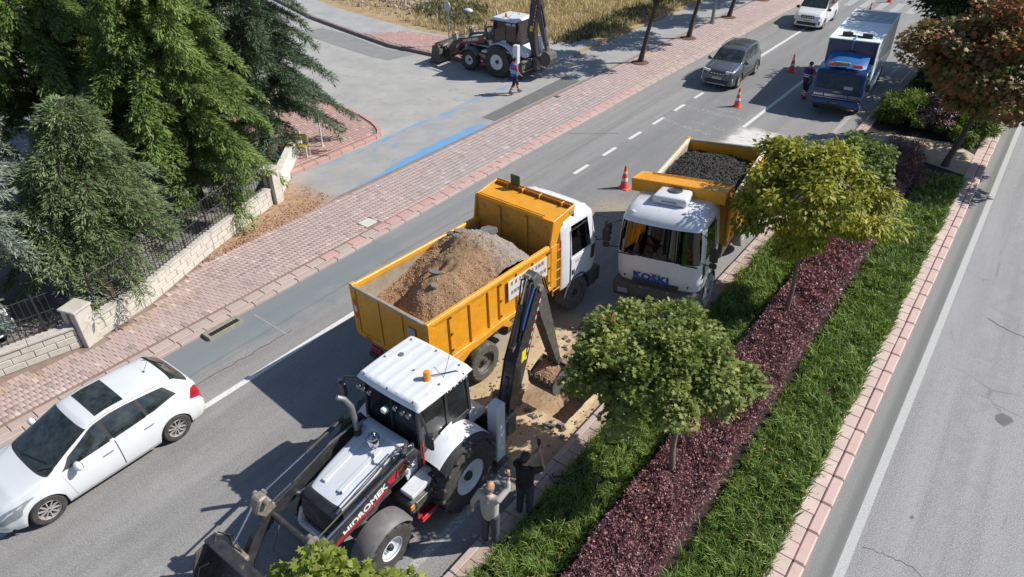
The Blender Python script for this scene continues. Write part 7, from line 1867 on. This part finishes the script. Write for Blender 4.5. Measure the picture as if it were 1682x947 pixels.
def person(loc, rz, label, J, skin, top, legs, shoe, hair, vox=.010, extras=None, vest=None, bald=False, cap=None, group=None, sleeve='long', s=1.0):
    root = empty('person', loc, rz, label, 'person', group)
    j = {k: Vector(v) for k, v in J.items() if isinstance(v, tuple)}
    hd = j['head']; nk = j['neck']; ch = j['chest']; pv = j['pelvis']
    caps = []
    up = (hd-nk).normalized(); fwd = Vector(J.get('face', (0, 1, 0))).normalized(); sd = up.cross(fwd).normalized(); fwd = sd.cross(up).normalized()
    R = Matrix((( -sd.x, fwd.x, up.x), (-sd.y, fwd.y, up.y), (-sd.z, fwd.z, up.z))).to_4x4()
    def H(x, y, z): return hd+(-sd)*x+fwd*y+up*z
    caps.append(('e', tuple(hd), (.076, .096, .112), R)); caps.append(('e', tuple(H(0, .03, -.055)), (.058, .062, .062), R))
    caps.append((H(0, .094, .0), .012, H(0, .112, -.025), .014)); caps.append((H(-.016, .106, -.032), .009, H(.016, .106, -.032), .009))   # nose
    caps.append((H(-.022, .088, -.062), .009, H(.022, .088, -.062), .009)); caps.append((H(-.035, .084, .022), .012, H(.035, .084, .022), .012))
    for q in (-1, 1): caps.append(('e', tuple(H(q*.078, -.002, -.008)), (.010, .020, .030), R))
    caps.append((nk-up*.03, .058, hd-up*.05, .050))
    caps += [(ch, .125, (ch+pv)/2, .115), ((ch+pv)/2, .115, pv, .125), (j['shL'], .055, ch+Vector((0, 0, .03)), .10), (j['shR'], .055, ch+Vector((0, 0, .03)), .10)]
    for a in 'LR':
        caps += [(j['sh'+a], .050, j['el'+a], .038), (j['el'+a], .038, j['wr'+a], .026)]
        hv = J.get('hd'+a, None); dv = Vector(hv) if hv else (j['wr'+a]-j['el'+a])
        hand(caps, j['wr'+a], dv, J.get('pn'+a, (0, 1, 0)), J.get('cu'+a, .5), 1.0, 1 if a == 'R' else -1)
        caps += [(j['hip'+a], .085, j['kn'+a], .055), (j['kn'+a], .055, j['an'+a], .038), (j['an'+a]-Vector((0, .0, .03)), .035, j['toe'+a]+Vector((0, 0, .01)), .03)]
    capsules(caps, vox, 'body', skin, root, 1)
    g = .016
    tc = [(ch, .140, (ch+pv)/2, .130), ((ch+pv)/2, .130, pv+Vector((0, 0, -.02)), .142), (j['shL'], .066, ch+Vector((0, 0, .03)), .115), (j['shR'], .066, ch+Vector((0, 0, .03)), .115), (nk-up*.05, .075, ch, .11)]
    for q in (-1, 1): tc += [(ch+(j['shR']-j['shL']).normalized()*q*.07, .115, pv+(j['shR']-j['shL']).normalized()*q*.055, .115)]
    for a in 'LR':
        if sleeve == 'long': tc += [(j['sh'+a], .066, j['el'+a], .052), (j['el'+a], .052, lerp3(j['el'+a], j['wr'+a], .80), .040)]
        elif sleeve == 'half': tc += [(j['sh'+a], .068, lerp3(j['sh'+a], j['el'+a], .75), .058)]
        else: tc += [(j['sh'+a], .066, j['el'+a], .056), (j['el'+a], .054, lerp3(j['el'+a], j['wr'+a], .45), .046)]
    capsules(tc, vox*1.3, 'shirt', top, root, 2)
    lc = [(j['hipL'], .108, j['hipR'], .108), (pv, .135, (j['hipL']+j['hipR'])/2, .12)]
    for a in 'LR': lc += [(j['hip'+a], .104, j['kn'+a], .076), (j['kn'+a], .076, j['an'+a], .062)]
    tr_ = capsules(lc, vox*1.3, 'trousers', legs, root, 2)
    for a in 'LR':
        capsules([(j['an'+a]-Vector((0, 0, .045)), .048, j['toe'+a], .040), (j['an'+a]-(j['toe'+a]-j['an'+a]).normalized()*.03-Vector((0, 0, .06)), .042, j['toe'+a], .038)], .012, 'shoe', shoe, root)
    if cap: 
        capsules([('e', tuple(H(0, -.005, .035)), (.092, .112, .090), R)], .012, 'hat', cap, root)
        MB().ball((0, 0, 0), 1, (.07, .075, .008), 2, M=None).build('hat_brim', cap, root).matrix_local = Matrix.Translation(H(0, .10, .03)) @ R
    elif not bald:
        capsules([('e', tuple(H(0, -.018, .028)), (.088, .104, .102), R), ('e', tuple(H(0, -.05, -.02)), (.074, .06, .07), R)]+[(H(x, y, .10), .02, H(x*1.2, y*1.1, .118), .012) for x, y in ((-.04, 0), (.03, -.03), (0, .04), (.045, .02), (-.02, -.06))], .012, 'hair', hair, root)
    else:
        capsules([('e', tuple(H(0, -.045, -.01)), (.084, .065, .055), R)], .012, 'hair', hair, root)
    for q in (-1, 1): MB().ball(tuple(H(q*.028, .088, .004)), .010, sub=1).build('eye', mat('eye_dark', (.02, .015, .012), rough=.2), root)
    if vest:
        vc = [(ch, .170, (ch+pv)/2, .160), ((ch+pv)/2, .160, pv+Vector((0, 0, .03)), .168)]
        ax = (j['shR']-j['shL']).normalized()
        for q in (-1, 1): vc += [(ch+ax*q*.080+Vector((0, 0, .05)), .142, pv+ax*q*.06+Vector((0, 0, .03)), .145)]
        v = capsules(vc, .013, 'vest', vest, root)
        for t in (.35, .62):
            c = ch.lerp(pv, t); pts = [c+ax*math.cos(a)*.222+Vector((-ax.y, ax.x, 0))*math.sin(a)*.172 for a in np.linspace(0, 2*PI, 25)[:-1]]
            b = MB(); b.grid([[p+Vector((0, 0, -.022)) for p in pts], [p+Vector((0, 0, .022)) for p in pts]], closed=True); b.build('reflective_stripe', M_silver, v, smooth=60)
    if extras: extras(root, j, H)
    return root
M_skin = mat('skin', (.42, .23, .15), (.36, .19, .12), scale=12, rough=.55)
M_silver = mat('silver_tape', (.62, .63, .64), (.55, .56, .58), scale=20, rough=.35, metal=.2)
M_beige = mat('beige_shirt', (.42, .40, .35), (.36, .34, .30), scale=8, rough=.9, bump=.4, bscale=22)
M_blkcl = mat('black_tshirt', (.010, .010, .011), (.018, .018, .02), scale=8, rough=.9, bump=.3, bscale=25)
M_gtr = mat('grey_trousers', (.05, .052, .058), (.075, .077, .083), scale=8, rough=.9, bump=.4, bscale=25)
M_jean = mat('dark_jeans', (.028, .035, .05), (.045, .052, .07), scale=8, rough=.9, bump=.4, bscale=25)
M_shoe = mat('dark_shoe', (.03, .025, .022), rough=.7); M_hairb = mat('black_hair', (.012, .010, .009), (.03, .025, .02), scale=40, rough=.6, bump=.6, bscale=120)
M_hairg = mat('grey_hair', (.20, .18, .16), rough=.8)
M_navy = mat('navy_trousers', (.012, .016, .035), (.02, .025, .05), scale=8, rough=.9, bump=.3); M_redcl = mat('red_workwear', (.58, .04, .04), (.5, .03, .03), scale=8, rough=.85)
M_vestb = mat('blue_vest', (.02, .17, .55), (.015, .14, .48), scale=8, rough=.75); M_vestn = mat('navy_vest', (.012, .03, .16), (.012, .025, .13), scale=8, rough=.75)
def bandana(): pass
J0 = dict(head=(0, .02, 1.60), neck=(0, 0, 1.47), chest=(0, 0, 1.28), pelvis=(0, 0, .96), shL=(-.18, 0, 1.40), shR=(.18, 0, 1.40), elL=(-.24, -.02, 1.12), wrL=(-.25, .06, .88), elR=(.24, -.02, 1.12), wrR=(.25, .06, .88),
          hipL=(-.09, 0, .92), hipR=(.09, 0, .92), knL=(-.10, .02, .50), knR=(.10, .02, .50), anL=(-.10, -.02, .10), anR=(.10, -.02, .10), toeL=(-.11, .13, .045), toeR=(.11, .13, .045))
def JJ(**k): d = dict(J0); d.update(k); return d
# man filming with a raised phone, beige shirt
def ph1(root, j, H):
    w = j['wrR']; b = MB(); b.box(-.075, .075, -.006, .006, -.038, .038, .005); o = b.build('phone', M_black, root); o.location = w+Vector((-.05, .03, .13)); o.rotation_euler = (.3, .1, .2)
    MB().tube([tuple(H(-.05, -.04, -.10)), tuple(H(0, -.10, -.16)), tuple(H(.03, -.10, -.22))], .006, 5).build('neck_strap', M_black, root)
    MB().lathe([(.031, -.012), (.035, -.012), (.035, .012), (.031, .012)], 14, Matrix.Translation(w-(w-j['elR']).normalized()*.03) @ (w-j['elR']).to_track_quat('Z', 'Y').to_matrix().to_4x4(), closed=True).build('watch', M_black, root)
person((-5.02, 5.92, .0), math.radians(8), 'bald man in a beige shirt filming with a phone in his raised right hand', JJ(head=(-.01, .05, 1.58), pelvis=(0, .0, .95), elR=(.25, .22, 1.50), wrR=(.20, .34, 1.74), hdR=(-.2, .2, 1), pnR=(-1, .3, 0), cuR=1.0, elL=(-.30, -.06, 1.14), wrL=(-.36, -.02, .90), pnL=(1, 0, 0), toeR=(.14, .13, .045), face=(0, 1, .35)), M_skin, M_beige, M_gtr, M_shoe, M_hairg, extras=ph1, bald=True, sleeve='three')
def ph2(root, j, H):
    w = (j['wrR']+j['wrL'])/2+Vector((0, .05, .12)); b = MB(); b.cyl(w-Vector((0, 0, .12)), w+Vector((0, 0, .04)), .017, seg=10); b.box(w.x-.035, w.x+.035, w.y-.012, w.y+.012, w.z+.04, w.z+.18, .008); b.build('phone_gimbal', M_black, root)
    MB().box(-.15, .15, -.02, .02, -.02, .02) if False else None
person((-4.90, 6.82, .0), math.radians(10), 'man with dark hair in a black t-shirt holding a phone gimbal up with both hands', JJ(head=(-.02, .06, 1.57), elR=(.27, .20, 1.30), wrR=(.12, .36, 1.50), hdR=(-.15, .25, 1), pnR=(-1, 0, 0), cuR=1.5, elL=(-.22, .20, 1.28), wrL=(.03, .36, 1.46), hdL=(.25, .2, .9), pnL=(1, 0, 0), cuL=1.5, face=(.1, 1, .25), knL=(-.11, .05, .5)), M_skin, M_blkcl, M_jean, M_shoe, M_hairb, extras=ph2, sleeve='half')
def bands(mcol):
    def f(root, j, H):
        for a in 'LR':
            kn, an = j['kn'+a], j['an'+a]
            c = capsules([(kn.lerp(an, .30), .079, kn.lerp(an, .98), .070)], .013, 'trouser_cuff', mcol, root)
            for t in (.45, .72):
                p = kn.lerp(an, t); d = (an-kn).normalized()
                MB().cyl(p-d*.03, p+d*.03, .083, seg=16).build('reflective_band', M_silver, c, smooth=40)
    return f
person((-19.68, 25.95, ZL), math.radians(-28), 'worker in a light blue vest, red sleeves and red-cuffed trousers walking past the second digger', JJ(head=(0, .05, 1.62), knL=(-.10, .20, .53), anL=(-.10, .30, .13), toeL=(-.10, .44, .07), knR=(.10, -.06, .50), anR=(.11, -.26, .14), toeR=(.12, -.14, .05), elL=(-.26, -.10, 1.14), wrL=(-.25, .06, .92), elR=(.26, .06, 1.13), wrR=(.24, .22, .97)), M_skin, M_redcl, M_navy, M_shoe, M_hairb, vox=.014, vest=M_vestb, extras=bands(M_redcl), sleeve='half')
person((-8.42, 34.1, 0), math.radians(-12), 'worker in a dark blue vest and blue cap walking beside the blue lorry', JJ(head=(0, .04, 1.62), knL=(-.10, .12, .52), anL=(-.10, .16, .11), toeL=(-.10, .31, .05), knR=(.10, -.02, .50), anR=(.11, -.14, .12), toeR=(.12, 0, .05), elR=(.32, .10, 1.18), wrR=(.42, .26, 1.10), elL=(-.28, .02, 1.14), wrL=(-.25, .2, 1.0)), M_skin, M_redcl, M_navy, M_shoe, M_hairb, vox=.014, vest=M_vestn, extras=bands(M_redcl), cap=M_vestn, sleeve='half')
# driver of the truck facing us: sits in the cab
# loose pieces of broken asphalt round the trench and hoses on the kerb
rb = MB(); rg = random.Random(23)
for i in range(70):
    e = rg.random(); 
    if e < .45: x, y = rg.uniform(-7.6, -5.4), 9.25-abs(rg.gauss(0, .18))
    elif e < .8: x, y = HX0-abs(rg.gauss(0, .25))-.03, rg.uniform(9.2, 12.4)
    else: x, y = rg.uniform(-7.4, -5.4), 12.2+abs(rg.gauss(0, .3))
    s_ = rg.uniform(.03, .13); r = bmesh.ops.create_cube(rb.bm, size=s_)
    bmesh.ops.transform(rb.bm, matrix=T(x, y, .02+s_*.15, rg.uniform(0, 6), rg.uniform(-.5, .5), rg.uniform(-.5, .5)) @ Matrix.Diagonal((rg.uniform(.6, 1.6), rg.uniform(.5, 1.2), rg.uniform(.3, .7), 1)), verts=r['verts'])
rb.build('broken_asphalt', M_slab, kind='stuff')
hs = MB().tube([(-4.98, 7.9, .15), (-4.90, 7.8, .20), (-4.72, 7.95, .22), (-4.55, 8.3, .28), (-4.45, 8.6, .25)], .018, 6).tube([(-4.98, 7.8, .15), (-4.8, 7.7, .19), (-4.6, 7.85, .24), (-4.35, 8.1, .26)], .016, 6)
tag(hs.build('cable', M_hose, smooth=60), 'pair of black cables lying over the kerb into the grass beside the man in black', 'cable')
# driver placed in world space from the cab seat position
bpy.context.view_layer.update()
Mx = tr2.matrix_world
seat = Mx @ Vector((-.55, 5.30, 1.42))
Rz = Mx.to_euler().z
person((seat.x, seat.y, seat.z-.88), Rz, 'driver in a pale shirt and white cap behind the windscreen of the white-cab tipper', JJ(head=(0, .08, 1.66-.02), neck=(0, .02, 1.50), chest=(0, 0, 1.32), pelvis=(0, 0, .98), shL=(-.18, .02, 1.43), shR=(.18, .02, 1.43), elL=(-.26, .20, 1.22), wrL=(-.16, .46, 1.22), elR=(.26, .20, 1.22), wrR=(.16, .46, 1.22), hdL=(.2, .9, .2), hdR=(-.2, .9, .2), cuL=1.4, cuR=1.4,
       hipL=(-.09, .02, .95), hipR=(.09, .02, .95), knL=(-.13, .42, .96), knR=(.13, .42, .96), anL=(-.13, .55, .60), anR=(.13, .55, .60), toeL=(-.13, .68, .56), toeR=(.13, .68, .56)), M_skin, mat('pale_blue_shirt', (.32, .48, .62), (.28, .42, .56), scale=9, rough=.9), M_jean, M_shoe, M_hairb, vox=.012, cap=mat('white_cap', (.6, .6, .6), rough=.9))
bpy.context.view_layer.update()
